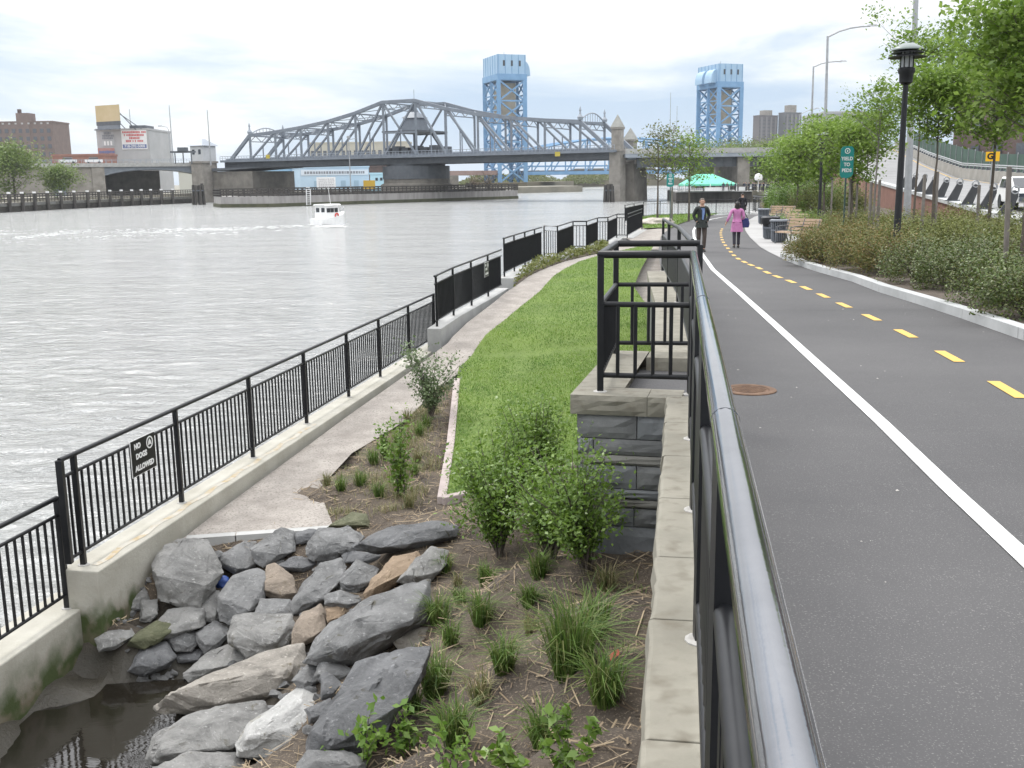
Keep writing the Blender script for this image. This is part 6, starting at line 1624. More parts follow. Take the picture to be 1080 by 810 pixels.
# pale blue waterfront shed
t, A, r, n, W, zt = block('waterfront_shed', 'long pale blue shed seen under the truss bridge', 0, 345, 316, 389, 176.5, mat('pale_blue_sheet', (.42, .56, .68), (.47, .60, .71), .2), 20, rot=10)
windows(t, A + r * W * .52 + UZ * 2.0, r, UZ, 4, 1, 1.6, 3.2, W / 5.2, 1, mat('shed_window', (.30, .42, .52)))
MB().plate(A + r * W / 2 - n * .12 + UZ * (zt - A.z - 1.6), r, UZ, W * .97, 1.8, .1).build('fascia', mat('fascia_white', (.62, .68, .74)), t)
r2 = random.Random(11); mb = MB(); x = 1.5
while x < W - 2:
    l_ = .4 + .5 * r2.random(); mb.plate(A + r * (x + l_ / 2) - n * .2 + UZ * (zt - A.z - 1.6), r, UZ, l_, .8, .05); x += l_ + .25
mb.build('fascia_print', GREYP, t)
t, A, r, n, W, zt = block('waterfront_shed', 'blue shed between the wide masonry pier and the pale blue shed', 0, 352, 282, 318, 177.5, mat('mid_blue_sheet', (.25, .44, .60), (.30, .49, .65), .2), 16, rot=4)
t, A, r, n, W, zt = block('waterfront_shed', 'small pale blue hut with three square windows near the pivot pier', 0, 340, 390, 409, 184, mat('hut_blue', (.40, .62, .72)), 8)
windows(t, A + r * W * .62 + UZ * (zt - A.z - 1.5), r, UZ, 3, 1, .8, .9, 1.5, 1, GLASS_DARK)
t, A, r, n, W, zt = block('low_building', 'low brick building behind the pale blue hut', 0, 380, 386, 414, 176, BRICK_DARK, 12)
# low structures on the far left bank
t, A, r, n, W, zt = block('pier_shed', 'flat pale roofed shed beyond the arched girder', 0, 330, 188, 206, 181.5, mat('shed_pale', (.5, .5, .45)), 10)
t, A, r, n, W, zt = block('long_building', 'long cream building seen through the left half of the bridge truss', 0, 470, 326, 432, 151, mat('cream_wall', (.42, .40, .33), (.47, .45, .38), .2), 14)
windows(t, A + r * W / 2 + UZ * (zt - A.z - 4.2), r, UZ, 16, 1, 1.5, 2.2, W / 16.5, 1, WINDOW)
mb = MB(); mb.prism([(w.x, w.y) for w in (LP(10, 0, 14.5), LP(sB, 0, 14.5), LP(sB, 0, 15.5), LP(10, 0, 15.5))], 0, 9.0); single('bridge_pier', mb, MASONRY_DARK, 'dark wall coloured for the shade at the back of the arched girder', 'pier', 'bridge piers')  # shadow under the arch is put into this wall's dark colour
# brown twin towers far right
for k, (x0, x1, y0, lb_) in enumerate(((799, 818.5, 122, 'brown tower block, left one of the far pair'), (826, 843, 119, 'grey brown tower block, taller right one of the far pair'))):
    t, A, r, n, W, zt = block('tower_block', lb_, 0, 950, x0, x1, y0, mat('tower_brick_%d' % k, ((.10, .09, .10), (.095, .10, .11))[k], ((.13, .12, .125), (.125, .13, .14))[k], .05), 9, rot=8, group='far tower blocks')
    for f_ in (.12, .38, .63, .87): MB().prism([(p.x, p.y) for p in (A + r * W * (f_ - .05) - n * .6, A + r * W * (f_ + .05) - n * .6, A + r * W * (f_ + .05), A + r * W * (f_ - .05))], 2, zt - 1).build('balcony_stack', mat('balcony_grey', (.17, .165, .17)), t)
    MB().prism([(p.x, p.y) for p in (A + r * W * .3 + n * 1, A + r * W * .72 + n * 1, A + r * W * .72 + n * 8, A + r * W * .3 + n * 8)], zt, zt + 5 + 2 * k).build('roof_house', MASONRY, t)
    for j in range(16):
        MB().plate(A + r * W / 2 - n * .1 + UZ * (zt - A.z - 4 - j * 3.1), r, UZ, W * .96, 1.1, .1).build('window_band', WINDOW, t)
# crane like mast by the towers
# far shore: low bank, trees, one autumn coloured tree
mb = MB(); r2 = random.Random(2)
q0, q1 = g(490, 197.2, 0), g(720, 196.5, 0)
mb = MB(); mb.prism([(-20, 480), (8, 470), (22, 510), (45, 690), (120, 740), (420, 740), (420, 900), (-20, 900)], -1, 4.0); structure('far_shore', mb, mat('far_shore_earth', (.10, .09, .06), (.16, .14, .09), .05, rough=.95))
def far_tree(label, x, y, Y, h, r, mt, seed, group, n=1500, ls=.5, name='tree', zb=2.2, cb=.18):
    c = pt(x, 190, Y); c.z = zb
    return tree(name, label, c, h, h * cb, r, .12 + h * .012, 14, n, ls, mt, seed, group, clump=.24)
# left bank trees
far_tree('large pale green tree on the far left shore', 14, 200, 232, 10.5, 5.8, TREEFAR, 31, 'trees on the left shore', 8000, .55, cb=.12)
far_tree('bushy green tree right of the large one on the left shore', 62, 205, 240, 6.2, 4.0, TREEFAR, 32, 'trees on the left shore', 5000, .5, cb=.1)
far_tree('yellow green tree behind, in front of the brick slab', 36, 190, 300, 11.5, 4.6, TREEPALE, 33, 'trees on the left shore', 2200, .55)
far_tree('dull green tree leaning over the left edge of the shore', -14, 200, 225, 9, 5, TREEFAR, 34, 'trees on the left shore', 3000, .55, cb=.12)
far_tree('yellow green tree between the brick slab and the road wall', 50, 190, 310, 9, 4, TREEPALE, 35, 'trees on the left shore', 1600, .55)
# trees under and behind the right hand approach
for i, (x, Y, h, r, m_, lb_) in enumerate(((735, 300, 9, 5, TREEFAR, 'green tree under the approach, leftmost behind the tent'), (752, 290, 9.5, 5, TREEFAR, 'green tree under the approach just behind the green tent'), (768, 285, 9, 5, TREEM, 'green tree under the approach left of the pale pier'),
      (797, 275, 10, 5.5, TREEFAR, 'green tree under the approach right of the pale pier'), (812, 285, 10, 5.5, TREEPALE, 'yellow green tree under the approach, second from the pale pier'), (828, 275, 10, 5.5, TREEFAR, 'green tree under the approach, third from the pale pier'), (845, 265, 11, 6, TREEM, 'green tree under the approach, farthest from the pale pier'),
      (758, 420, 15, 7, TREEDULL, 'hazy olive tree above the approach left of the blue tower foot'), (776, 430, 15, 7, TREEDULL, 'hazy olive tree above the approach at the blue tower foot'), (790, 400, 15.5, 7, TREEDULL, 'olive tree above the approach right of the blue tower'), (806, 380, 14, 6.5, TREEDULL, 'olive tree above the approach in front of the left tower block'),
      (824, 360, 13.5, 6, TREEDULL, 'olive tree above the approach in front of the right tower block'))):
    far_tree(lb_, x, 190, Y, h, r, m_, 40 + i, 'trees by the right hand approach', 4500, .6, cb=.08)
far_tree('small tree in orange and yellow leaf on the far shore under the lift span', 652, 190, 640, 7.5, 7, leafmat('autumn_leaves', [(.5, .28, .03), (.55, .38, .06), (.4, .16, .03)], .2), 60, 'trees on the far shore', 900, 1.2, zb=3.2)
rs = np.random.RandomState(12)
c = np.column_stack([rs.uniform(-20, 420, 9000), 742 + rs.uniform(0, 30, 9000), 3.5 + 9 * rs.random(9000) ** 1.2])
c[:, 2] *= .7 + .4 * np.sin(c[:, 0] * .11) * np.sin(c[:, 0] * .037)
e = np.column_stack([rs.uniform(-60, 75, 9000), 560 + rs.uniform(0, 60, 9000), 2.5 + 8 * rs.random(9000) ** 1.3]); e[:, 2] *= .75 + .35 * np.sin(e[:, 0] * .16) * np.sin(e[:, 0] * .049)
e[:, 1] += np.clip(e[:, 0], 0, 100) * 2.2; c = np.concatenate([c, e])
v, f = leaf_arrays(c, 1.9, rs); tag(raw_mesh('far_wood', v, f, 4, TREEDULL), 'distant strip of wood along the far shore', None, None, 'stuff')
mb = MB(); mb.box((75, 760, 8), (60, 14, 9)); single('low_building', mb, MASONRY_DARK, 'low dark building on the far shore under the lift span', 'building')
# ------------------------------------------------------------------ ramp beyond the bed
def rz_(Y): return interp(Y, [(38, 3.1), (108, 4.65), (130, 6.2), (165, 9.2)])
dW = (RW_B - RW_A); dW.z = 0; dW.normalize(); nW = Vector((dW.y, -dW.x, 0))          # nW: away from the path
def RP(s, o=0, z=0):
    p = RW_A + dW * s + nW * o; p.z = rz_((RW_A + dW * s).y) + z; return p
wallr = thing('ramp_wall', 'red brown retaining wall with a pale coping beside the shrub bed', 'wall', RP(0))
mb = MB(); S_ = [-14, 0, 12, 25, 40, 55, 72, 82, 94, 110, 130]
mb.loft([[Vector((*RP(s, -.2)[:2], 1.6)), Vector((*RP(s, .2)[:2], 1.6)), RP(s, .2, -.17), RP(s, -.2, -.17)] for s in S_]); mb.build('wall_face', REDWALL, wallr)
mb = MB(); mb.loft([[RP(s, -.32, -.165), RP(s, .32, -.165), RP(s, .32, .04), RP(s, -.32, .04)] for s in S_]); mb.build('coping', KERB, wallr)
mb = MB(); mb.add([RP(s, o, -.02) for s in S_ for o in (.33, 8.6)], [(2 * i, 2 * i + 1, 2 * i + 3, 2 * i + 2) for i in range(len(S_) - 1)]); structure('ramp_road', mb, mat('worn_asphalt', (.19, .19, .19), (.24, .24, .24), .4, rough=.9, bump=.1, bscale=80))
mb = MB(); ribbon(mb, [RP(s, 8.0) for s in S_], .14, .0); structure('ramp_edge_line', mb, YELLOW_LINE)
bar_ = thing('concrete_barrier', 'concrete barrier with a low metal rail on the far side of the ramp', 'barrier', RP(0, 9))
mb = MB(); mb.loft([[RP(s, 8.65, -.3), RP(s, 9.15, -.3), RP(s, 9.1, .95), RP(s, 8.8, .95)] for s in S_]); mb.build('wall', mat('old_concrete', (.20, .19, .17), (.27, .26, .235), .8, rough=.9), bar_)
mb = MB()
for z in (1.25, 1.42): mb.tube([RP(s, 8.95, z) for s in S_], .06, 6)
mb.build('rail', GALV, bar_)
k = 0; s = -13
while s < 128:
    p = RP(s, 8.95); MB().loft([[p + dW * -.12 + nW * -.14 + UZ * .95, p + dW * .12 + nW * -.14 + UZ * .95, p + dW * .12 + nW * .14 + UZ * .95, p + dW * -.12 + nW * .14 + UZ * .95], [p + dW * -.06 + nW * -.05 + UZ * 1.22, p + dW * .06 + nW * -.05 + UZ * 1.22, p + dW * .06 + nW * .05 + UZ * 1.22, p + dW * -.06 + nW * .05 + UZ * 1.22]]).build('rail_post', STEEL_DARK, bar_); s += 2.0
# curved guard posts standing on the coping
def guard_post():
    o = thing('guard_post', 'grey curved guard post with a ring at its top on the pale wall coping', 'post', (0, 0, 0), 0, 'guard posts on the ramp wall')
    # profile in local x (along the wall), z up: leans like a fin, ring at the top
    prof = [(-.36, 0), (.10, 0), (.20, .30), (.30, .62), (.30, .80), (.18, .86), (.06, .80), (-.04, .60), (-.18, .32)]
    MB().loft([[(x, y, z) for x, z in prof] for y in (-.07, .07)]).build('fin', mat('guard_grey', (.035, .037, .04), (.05, .052, .056), 3, rough=.6), o, bevel=.02)
    n = 14; MB().loft([[(.18 + .15 * math.cos(a) * q, y, .86 + .15 * math.sin(a) * q) for q, y in ((1, -.09), (1, .09), (.72, .09), (.72, -.09))] for a in [2 * PI * i / n for i in range(n + 1)]], False).build('ring', GALV, o)
    MB().box((-.1, 0, .02), (.62, .24, .04)).build('foot', STEEL_DARK, o)
    return o
gp = guard_post(); aw = math.atan2(dW.y, dW.x); first = True
for s in (-6, -2.0, 2.0, 6.2, 10.6, 15, 19.5, 24, 28.5, 33, 37.5, 42):
    o = gp if first else copy_tree(gp); first = False; o.location = RP(s, 0, .045); o.scale = (1.2, 1.2, 1.2); o.rotation_euler = (0, 0, math.atan2(nW.y, nW.x))
# mesh fence and hedge behind the barrier
gf = thing('mesh_fence', 'dark green screened fence behind the ramp barrier', 'fence', RP(0, 11.5))
mb = MB(); mb.loft([[RP(s, 11.4, .1), RP(s, 11.46, .1), RP(s, 11.46, 2.3), RP(s, 11.4, 2.3)] for s in S_]); mb.build('screen', mat('green_screen', (.03, .07, .05), (.045, .09, .065), 1), gf)
for s in range(-13, 128, 4): MB().bar(RP(s, 11.36, -.1), RP(s, 11.36, 2.45), .07).build('post', GALV, gf)
mb = MB(); mb.add([RP(s, o, z) for s in S_ for o, z in ((9.2, -.1), (60, -.1))], [(2 * i, 2 * i + 1, 2 * i + 3, 2 * i + 2) for i in range(len(S_) - 1)]); structure('street_ground', mb, PAVEMENT)
# yellow sign by the trunk
c = pt(1047, 165, 62); ys_ = thing('yellow_sign', 'yellow road sign with black lettering half hidden by the tree trunk', 'sign', Vector((c.x, c.y, 4)))
r = Vector((.9, -.42, 0)).normalized(); MB().plate(c, r, UZ, .75, .55, .04).build('plate', mat('sign_yellow', (.75, .42, .01)), ys_)
MB().bar((c.x + .05, c.y + .1, 3.4), (c.x + .05, c.y + .1, c.z), .08).build('post', GALV, ys_)
lettering('G', .48, c + Vector((r.y, -r.x, 0)) * .03 - r * .12, r, UZ, BLACK, ys_, bold=.02)
# white van on the ramp
vc = RP(11.5, 1.9, 0); va = aw + PI; vt = thing('parked_car', 'white car on the ramp behind the guard posts, at the right edge of the photo', 'car', vc, 0)
va_d = -dW; vn = nW
def VP(f, s, z): return vc + va_d * f + vn * s + UZ * z
side = [(-2.3, .32), (2.2, .32), (2.35, .65), (2.2, .88), (1.25, .98), (.55, 1.46), (-1.3, 1.50), (-2.2, 1.05), (-2.35, .9)]
MB().loft([[VP(f, s, z) for f, z in side] for s in (-.92, .92)]).build('body', WHITE, vt, bevel=.06)
MB().loft([[VP(f, s, z) for f, z in ((1.27, 1.01), (.62, 1.45), (.54, 1.41), (1.18, .99))] for s in (-.84, .84)]).build('windscreen', GLASS_DARK, vt)
for s in (-.93, .93): MB().loft([[VP(f, s + e, z) for f, z in ((1.0, .98), (.5, 1.38), (-1.2, 1.40), (-1.6, 1.0))] for e in (-.012, .012)]).build('side_window', GLASS_DARK, vt)
for f in (-1.45, 1.45):
    for s in (-.84, .84): w_ = MB().tube([VP(f, s - .1, .34), VP(f, s + .1, .34)], .34, 16).build('wheel', BLACK, vt)
for s in (-.7, .7): MB().plate(VP(2.3, s, .68), vn, UZ, .35, .17, .1).build('headlight', GLASS_DARK, vt)
MB().plate(VP(2.33, 0, .5), vn, UZ, 1.7, .22, .12).build('bumper', STEEL_DARK, vt)

# big brick buildings behind the trees
def brick_block(label, x0, x1, ytop, Y, rot, seed):
    t, A, r, n, W, zt = block('apartment_building', label, 0, Y, x0, x1, ytop, BRICK_DARK, 25, rot=rot, group='brick buildings behind the ramp', zb=3)
    windows(t, A + r * W / 2 + UZ * (zt - A.z) * .5, r, UZ, max(3, int(W / 4.5)), max(3, int((zt - 4) / 4)), 1.5, 2.0, 4.2, 3.6, WINDOW)
    return t
brick_block('dark brick apartment building behind the right hand trees', 1003, 1200, 60, 130, -30, 1)
block('apartment_building', 'grey flat roofed building showing between the street lights and trees', 0, 260, 868, 908, 120, mat('grey_block', (.33, .33, .33), (.38, .38, .38), .2), 20, zb=3)

rs_ = np.random.RandomState(77); qg = scatter(path_poly, 5200, rs_, lambda q: (q[:, 1] < 20) * np.clip(.25 + .0 * q[:, 0], 0, 1)); mb = MB()
for x, y in qg:
    s_ = .004 + .010 * rs_.random() ** 3; z = zp(x, y); a0 = rs_.random() * 6
    mb.add([(x + s_ * math.cos(a0 + j * 1.57) * (1 + .5 * (j % 2)), y + s_ * math.sin(a0 + j * 1.57), z + .001) for j in range(4)] + [(x, y, z + s_ * .8)], [(0, 1, 4), (1, 2, 4), (2, 3, 4), (3, 0, 4)])
tag(mb.build('grit', mat('pale_grit', (.25, .24, .22), (.45, .43, .40), 30)), 'loose grit on the asphalt path', None, None, 'stuff')
mb = MB(); r2 = random.Random(15)
def seam(pts, w): ribbon(mb, [Vector((x, y, zp(x, y))) for x, y in pts], w, .0045)
for Y in (16.5, 24.5, 33):                  # paving joints across the path
    xa = interp(Y, [(p.y, p.x) for p in PATH_L]) + .05; xb = interp(Y, [(p.y, p.x) for p in PATH_R[::-1][::-1]]) if Y > 13 else xa + 5.2
    pts = [(lerp(xa, xb, k / 14), Y + .05 * noise.noise(Vector((k * .7, Y, 0))) - .35 * k / 14) for k in range(15)]; seam(pts, .012)
structure('path_joints', mb, mat('dark_joint', (.042, .041, .041), (.066, .065, .064), 6, rough=.9))
# ------------------------------------------------------------------ lamp posts
def lamp():
    t = thing('lamp_post', 'x', 'lamp post', (0, 0, 0), 0, 'park lamp posts'); h = 5.35; mt = BLACK
    MB().lathe([(.12, -.1), (.12, .35), (.10, .45), (.09, .5), (.06, h - .95)], (0, 0, 0), 18).build('pole', mt, t, True)
    MB().lathe([(.085, h - .98), (.15, h - .93), (.16, h - .74), (.19, h - .70), (.19, h - .60), (.15, h - .58)], (0, 0, 0), 20).build('collar', mt, t, True)
    MB().lathe([(.125, h - .58), (.125, h - .22)], (0, 0, 0), 20).build('lantern_glass', mat('lantern_glass', (.45, .47, .47), rough=.15), t, True)
    mb = MB()
    for k in range(8): a = 2 * PI * k / 8; mb.bar((.15 * math.cos(a), .15 * math.sin(a), h - .58), (.15 * math.cos(a), .15 * math.sin(a), h - .16), .02)
    mb.build('lantern_cage', mt, t)
    for r_o, z in ((.43, .33), (.36, .23)):
        MB().lathe([(.16, h - z + .035), (r_o, h - z - .025), (r_o, h - z - .005), (.16, h - z + .055)], (0, 0, 0), 28, False).build('louvre_ring', mt, t, True)
    MB().lathe([(.005, h - .01), (.14, h - .03), (.33, h - .13), (.36, h - .17), (.36, h - .185), (.1, h - .17)], (0, 0, 0), 28).build('cap', mat('dull_green_cap', (.15, .18, .17), rough=.35), t, True)
    return t
lp = lamp(); Yl = 25
c = pt(946, 245, Yl); lz = zp(0, Yl) + .1; lp.location = (c.x, c.y, lz); lp['label'] = 'tall black lamp post with a louvred lantern among the shrubs'
top = pt(957, 44.5, Yl).z; lp.scale = (1, 1, (top - lz) / 5.35)
l2 = copy_tree(lp); c = pt(864, 226, 50); l2.location = (c.x, c.y, zp(0, 50) + .1); l2.scale = (.9, .9, .86); l2['label'] = 'farther black lamp post with its top hidden in tree leaves'

# highway lights
def cobra(label, x, ytop, xa, ya, Y, zb, thick):
    b = pt(x - 2.5, 150, Y); tpt = pt(x, ytop, Y); e = pt(xa, ya, Y); t = thing('street_light', label, 'street light', (b.x, b.y, zb), 0, 'highway lights')
    MB().tube([(b.x, b.y, zb), tpt], [thick, thick * .55], 10).build('pole', GALV, t, True)
    L_ = e - tpt; pts = [tpt - UZ * .1] + [tpt + L_ * u + UZ * (.35 * L_.length * .18 * math.sin(PI * u) ) for u in (.25, .5, .75, .95)]
    MB().tube(pts, thick * .42, 8).build('arm', GALV, t, True)
    c = tpt + L_ * 1.0; d = L_.copy(); d.z = 0; d.normalize()
    MB().loft([[c + d * f + Vector((-d.y, d.x, 0)) * w * s + UZ * z for s, z in ((-1, 0), (1, 0), (.6, hh), (-.6, hh))] for f, w, hh in ((-.5, .06, .1), (-.2, .16, .2), (.3, .16, .18), (.55, .05, .08))]).build('lamp_head', GALV, t)
cobra('taller grey highway light with a curved arm above the trees', 873, 38, 920, 27.5, 105, 4.5, .19)
cobra('shorter grey highway light behind the taller one', 858, 70, 889, 65, 150, 5, .2)
cobra('tiny far highway light beside the right tower block', 843.5, 121, 862, 114.5, 260, 5, .2)
b_ = pt(958, 206, 47); t_ = pt(967.5, -35, 47); tt = thing('street_light', 'thick grey light pole behind the black lamp post, cut off at the top', 'street light', (b_.x, b_.y, 3), 0, 'highway lights')
MB().tube([(b_.x, b_.y, 2.6), t_], [.17, .10], 12).build('pole', GALV, tt, True)
MB().tube([t_ - UZ * .1, t_ + Vector((1.2, 0, .6)), t_ + Vector((2.6, 0, .75))], .07, 8).build('arm', GALV, tt, True)

# ------------------------------------------------------------------ path signs
def path_sign(label, x, ytop, ybot, yfoot, xf, Y, w, text, small=False):
    zb = zp(0, Y) + .05; a_, b_ = pt(x, ytop, Y), pt(x, ybot, Y); f = pt(xf, yfoot, Y); h = a_.z - b_.z; c = (a_ + b_) / 2
    t = thing('path_sign', label, 'sign', (f.x, f.y, zb), 0, 'teal path signs')
    MB().tube([(f.x, f.y, zb - .1), (c.x, c.y + .035, a_.z - .06)], .028, 10).build('post', mat('green_post', (.03, .06, .05), rough=.5), t, True)
    r = Vector((1, 0, 0)); W = w / 2; H = h / 2
    out = [(-W * .75, -H), (-W * .3, -H), (0, -H * 1.04), (W * .3, -H), (W * .75, -H * .93), (W, -H * .78), (W, H * .8), (W * .7, H * .97), (0, H), (-W * .7, H * .97), (-W, H * .8), (-W, -H * .78), (-W * .9, -H * .9)]
    MB().loft([[c + Vector((x_, y_, z_)) for x_, z_ in out] for y_ in (-.008, .008)]).build('plate', TEAL, t)
    f_ = c - Vector((0, .012, 0))
    for i, wd in enumerate(text): lettering(wd, h * .155, f_ + UZ * (h * (.10 - i * .185)), r, UZ, WHITE, t, bold=.004, sx=.92)
    n = 20; rc = f_ + UZ * h * .345; R_ = w * .21
    MB().loft([[rc + Vector((math.cos(a) * q, y_, math.sin(a) * q)) for q, y_ in ((R_, 0), (R_, -.003), (R_ * .75, -.003), (R_ * .75, 0))] for a in [2 * PI * k / n for k in range(n + 1)]], False).build('badge', WHITE, t)
    MB().plate(rc, r, UZ, R_ * .3, R_ * .8, .006).build('badge_mark', WHITE, t)
    return t
path_sign('teal yield to peds sign on a thin post in the shrub bed', 893.3, 154, 187.5, 240, 889.5, 33, .41, ('YIELD', 'TO', 'PEDS'))
path_sign('small teal sign on a thin post on the far lawn', 707, 183, 197, 232, 706.8, 60, .42, ('YIELD', 'TO', 'PEDS'))

# ------------------------------------------------------------------ shrub bed
def bush(label, px, h, w, n, ls, mt, seed, d=None, nst=16):
    c = on(*px, zbed); t = thing('shrub', label, 'shrub', c, 0, 'shrubs in the bed beside the path'); B = c; r_ = random.Random(seed); rs_ = np.random.RandomState(seed)
    mb = MB(); d = d or w
    lobes = []; nst = 30
    for k in range(nst):
        a = r_.random() * 2 * PI; q = math.sqrt(r_.random()); e = B + Vector((math.cos(a) * q * w / 2, math.sin(a) * q * d / 2, h * (1 - .45 * q * q) * (.72 + .34 * r_.random())))
        mb.tube([B + Vector((r_.gauss(0, .05), r_.gauss(0, .05), -.05)), B.lerp(e, .55) + Vector((0, 0, h * .05)), e], [.014, .01, .004], 5, False); lobes.append(e)
    mb.build('stems', BARK, t)
    cs = []
    for e in lobes:
        m = int(n / nst); s_ = .125 * min(1.3, w)
        p = rs_.normal(size=(m, 3)) * np.array([s_, s_, h * .20]); p += np.array(e) - np.array([0, 0, h * .20]); cs.append(p)
    cs = np.concatenate(cs); q_ = ((cs[:, 0] - B.x) / (w * .54)) ** 2 + ((cs[:, 1] - B.y) / (d * .54)) ** 2; cs = cs[q_ < 1]; cs[:, 2] = np.maximum(cs[:, 2], B.z + .03)
    leaves('foliage', cs, ls, mt, t, seed, up=.6); return t
BED = [
 # front row dark shrubs, from the right edge towards the benches
 ((1085, 334), 0.82, 1.46, 8400, 0.046, DARKSHRUB, 'dark green shrub at the right edge above the kerb, nearest the viewer'),
 ((1052, 322), 0.82, 1.46, 8400, 0.044, DARKSHRUB, 'dark green shrub at the kerb, second from the right edge'),
 ((1012, 306), 0.82, 1.57, 8400, 0.044, DARKSHRUB, 'dark green shrub at the kerb, third from the right edge'),
 ((972, 297), 0.82, 1.68, 8400, 0.044, DARKSHRUB, 'dark green shrub left of the bare patch, fourth along the kerb'),
 ((1040, 300), 0.96, 1.79, 7875, 0.046, DARKSHRUB, 'taller dark shrub round the foot of the two right hand trunks'),
 ((1076, 296), 1.01, 1.79, 7875, 0.046, OLIVESHRUB, 'olive shrub at the right edge behind the tree trunk'),
 # reddish row along the kerb towards the benches
 ((941, 290), 0.92, 1.79, 8400, 0.046, REDSHRUB, 'red tinged shrub at the kerb just right of the lamp post'),
 ((915, 284), 0.96, 1.90, 8400, 0.046, REDSHRUB, 'red tinged shrub at the kerb left of the lamp post'),
 ((890, 279), 0.96, 1.90, 8400, 0.046, REDSHRUB, 'red tinged shrub at the kerb in front of the teal sign'),
 ((868, 275), 0.96, 2.02, 7875, 0.048, REDSHRUB, 'red tinged shrub at the kerb near the benches, second from its end'),
 ((856, 273), 0.49, 1.50, 5250, 0.048, REDSHRUB, 'red tinged shrub at the bench end of the kerb, beside the bench'),
 ((880, 261), 0.75, 2.46, 7350, 0.052, REDSHRUB, 'taller reddish shrub in the second row behind the bench end'),
 ((897, 264), 0.95, 2.46, 7350, 0.052, REDSHRUB, 'taller reddish shrub in the second row by the teal sign post'),
 ((927, 272), 1.15, 2.46, 7350, 0.052, REDSHRUB, 'taller reddish shrub in the second row left of the lamp pole'),
 ((960, 276), 1.10, 2.46, 7350, 0.052, OLIVESHRUB, 'olive shrub in the second row just right of the lamp pole'),
 ((993, 280), 1.10, 2.35, 7350, 0.052, OLIVESHRUB, 'olive shrub in the second row below the pair of stakes'),
 ((1020, 276), 1.20, 2.58, 7350, 0.054, OLIVESHRUB, 'olive shrub in the second row left of the right hand trunks'),
 ((880, 252), 0.95, 3.14, 6825, 0.060, REDSHRUB, 'brownish shrub in the back row below the teal sign'),
 ((912, 254), 0.99, 3.14, 6825, 0.060, OLIVESHRUB, 'olive shrub in the back row left of the lamp pole'),
 ((945, 256), 1.04, 3.14, 6825, 0.060, OLIVESHRUB, 'olive shrub in the back row behind the lamp pole'),
 ((978, 258), 1.04, 3.25, 6825, 0.060, OLIVESHRUB, 'olive shrub in the back row below the staked tree'),
 ((1010, 258), 1.12, 3.25, 6825, 0.064, OLIVESHRUB, 'olive shrub in the back row below the curved guard posts'),
 ((1042, 262), 1.04, 3.14, 6825, 0.064, OLIVESHRUB, 'olive shrub in the back row near the white car'),
 ((1078, 270), 1.15, 2.91, 6825, 0.064, OLIVESHRUB, 'olive shrub in the back row at the right edge'),
 ((858, 229), 2.46, 5.60, 11025, 0.112, SHRUBM, 'tall dark green shrub under the trees behind the benches'),
 ((876, 230), 2.25, 5.15, 11025, 0.104, OLIVESHRUB, 'tall olive shrub at the left end of the red wall'),
 ((842, 227), 2.25, 5.15, 9450, 0.112, SHRUBM, 'tall green shrub behind the farthest benches'),
 ((852, 247), 0.87, 2.69, 5775, 0.064, SHRUBM, 'bright green shrub behind the benches, below the farther lamp post'),
 ((838, 240), 0.79, 2.46, 4725, 0.064, LIMEM, 'lime green shrub behind the far benches'),
 ((862, 240), 0.79, 3.36, 4725, 0.072, OLIVESHRUB, 'low olive shrub against the red wall, left part'),
 ((900, 242), 0.87, 3.58, 4725, 0.072, OLIVESHRUB, 'low olive shrub against the red wall under the narrow tree'),
]
for i, (px, h, w, n, ls_, m_, lb_) in enumerate(BED): bush(lb_, px, h, w, n, ls_, m_, 100 + i)

# ------------------------------------------------------------------ young street trees
def near_tree(label, x, ybase, Y, ytop, cb_y, cr, tr, nbr, nleaf, ls, mt, seed, lean=0, zb=None, **k):
    zb = zp(0, Y) + .1 if zb is None else zb; c = pt(x, ybase, Y); c.z = zb; h = pt(x, ytop, Y).z - zb - .42 * cr; cb = max(.4, pt(x, cb_y, Y).z - zb)
    return tree('young_tree', label, c, h, cb, cr, tr, nbr, nleaf, ls, mt, seed, 'young trees in the bed', lean=lean, **k)
near_tree('large young tree at the right edge with its crown above the photo', 1076, 290, 17.5, -60, 130, 1.30, .05, 36, 10000, .12, TREEM, 201, bark=BARK, clump=.14)
near_tree('young tree with a wide bright crown between two stakes', 983, 240, 28, 52, 140, 1.25, .05, 30, 7600, .125, TREEM, 202, clump=.14)
near_tree('broad young tree filling the gap left of the right edge trunk', 1042, 245, 30, -5, 150, 1.6, .06, 34, 12500, .135, TREEM, 203, clump=.14)
near_tree('slender sparse young tree left of the lamp post', 921, 240, 31, 66, 150, .85, .045, 22, 2000, .11, TREEM, 204, bark=BARK_GREY, clump=.17)
near_tree('young tree with a loose top just behind the lamp lantern', 963, 240, 36, 12, 70, 1.6, .05, 18, 3200, .13, TREEM, 205, clump=.13)
near_tree('round bright green tree behind the teal sign', 897, 235, 40, 116, 190, 1.5, .06, 34, 6400, .14, TREEM, 206, clump=.15)
near_tree('full green tree over the farther lamp post', 868, 235, 52, 114, 194, 2.0, .07, 36, 8500, .17, TREEM, 207, clump=.15)
near_tree('full green tree left of the farther lamp post, above the benches', 840, 232, 66, 138, 196, 1.8, .08, 34, 5600, .2, TREEM, 208, clump=.15)
near_tree('dark trunked green tree farthest along the path on the right', 824, 226, 95, 156, 200, 2.2, .1, 30, 4500, .26, TREEM, 209, clump=.16)
near_tree('airy light green tree above the red wall, right of the teal sign', 912, 226, 60, 102, 170, 1.3, .06, 24, 2200, .17, TREEM, 210, clump=.14)
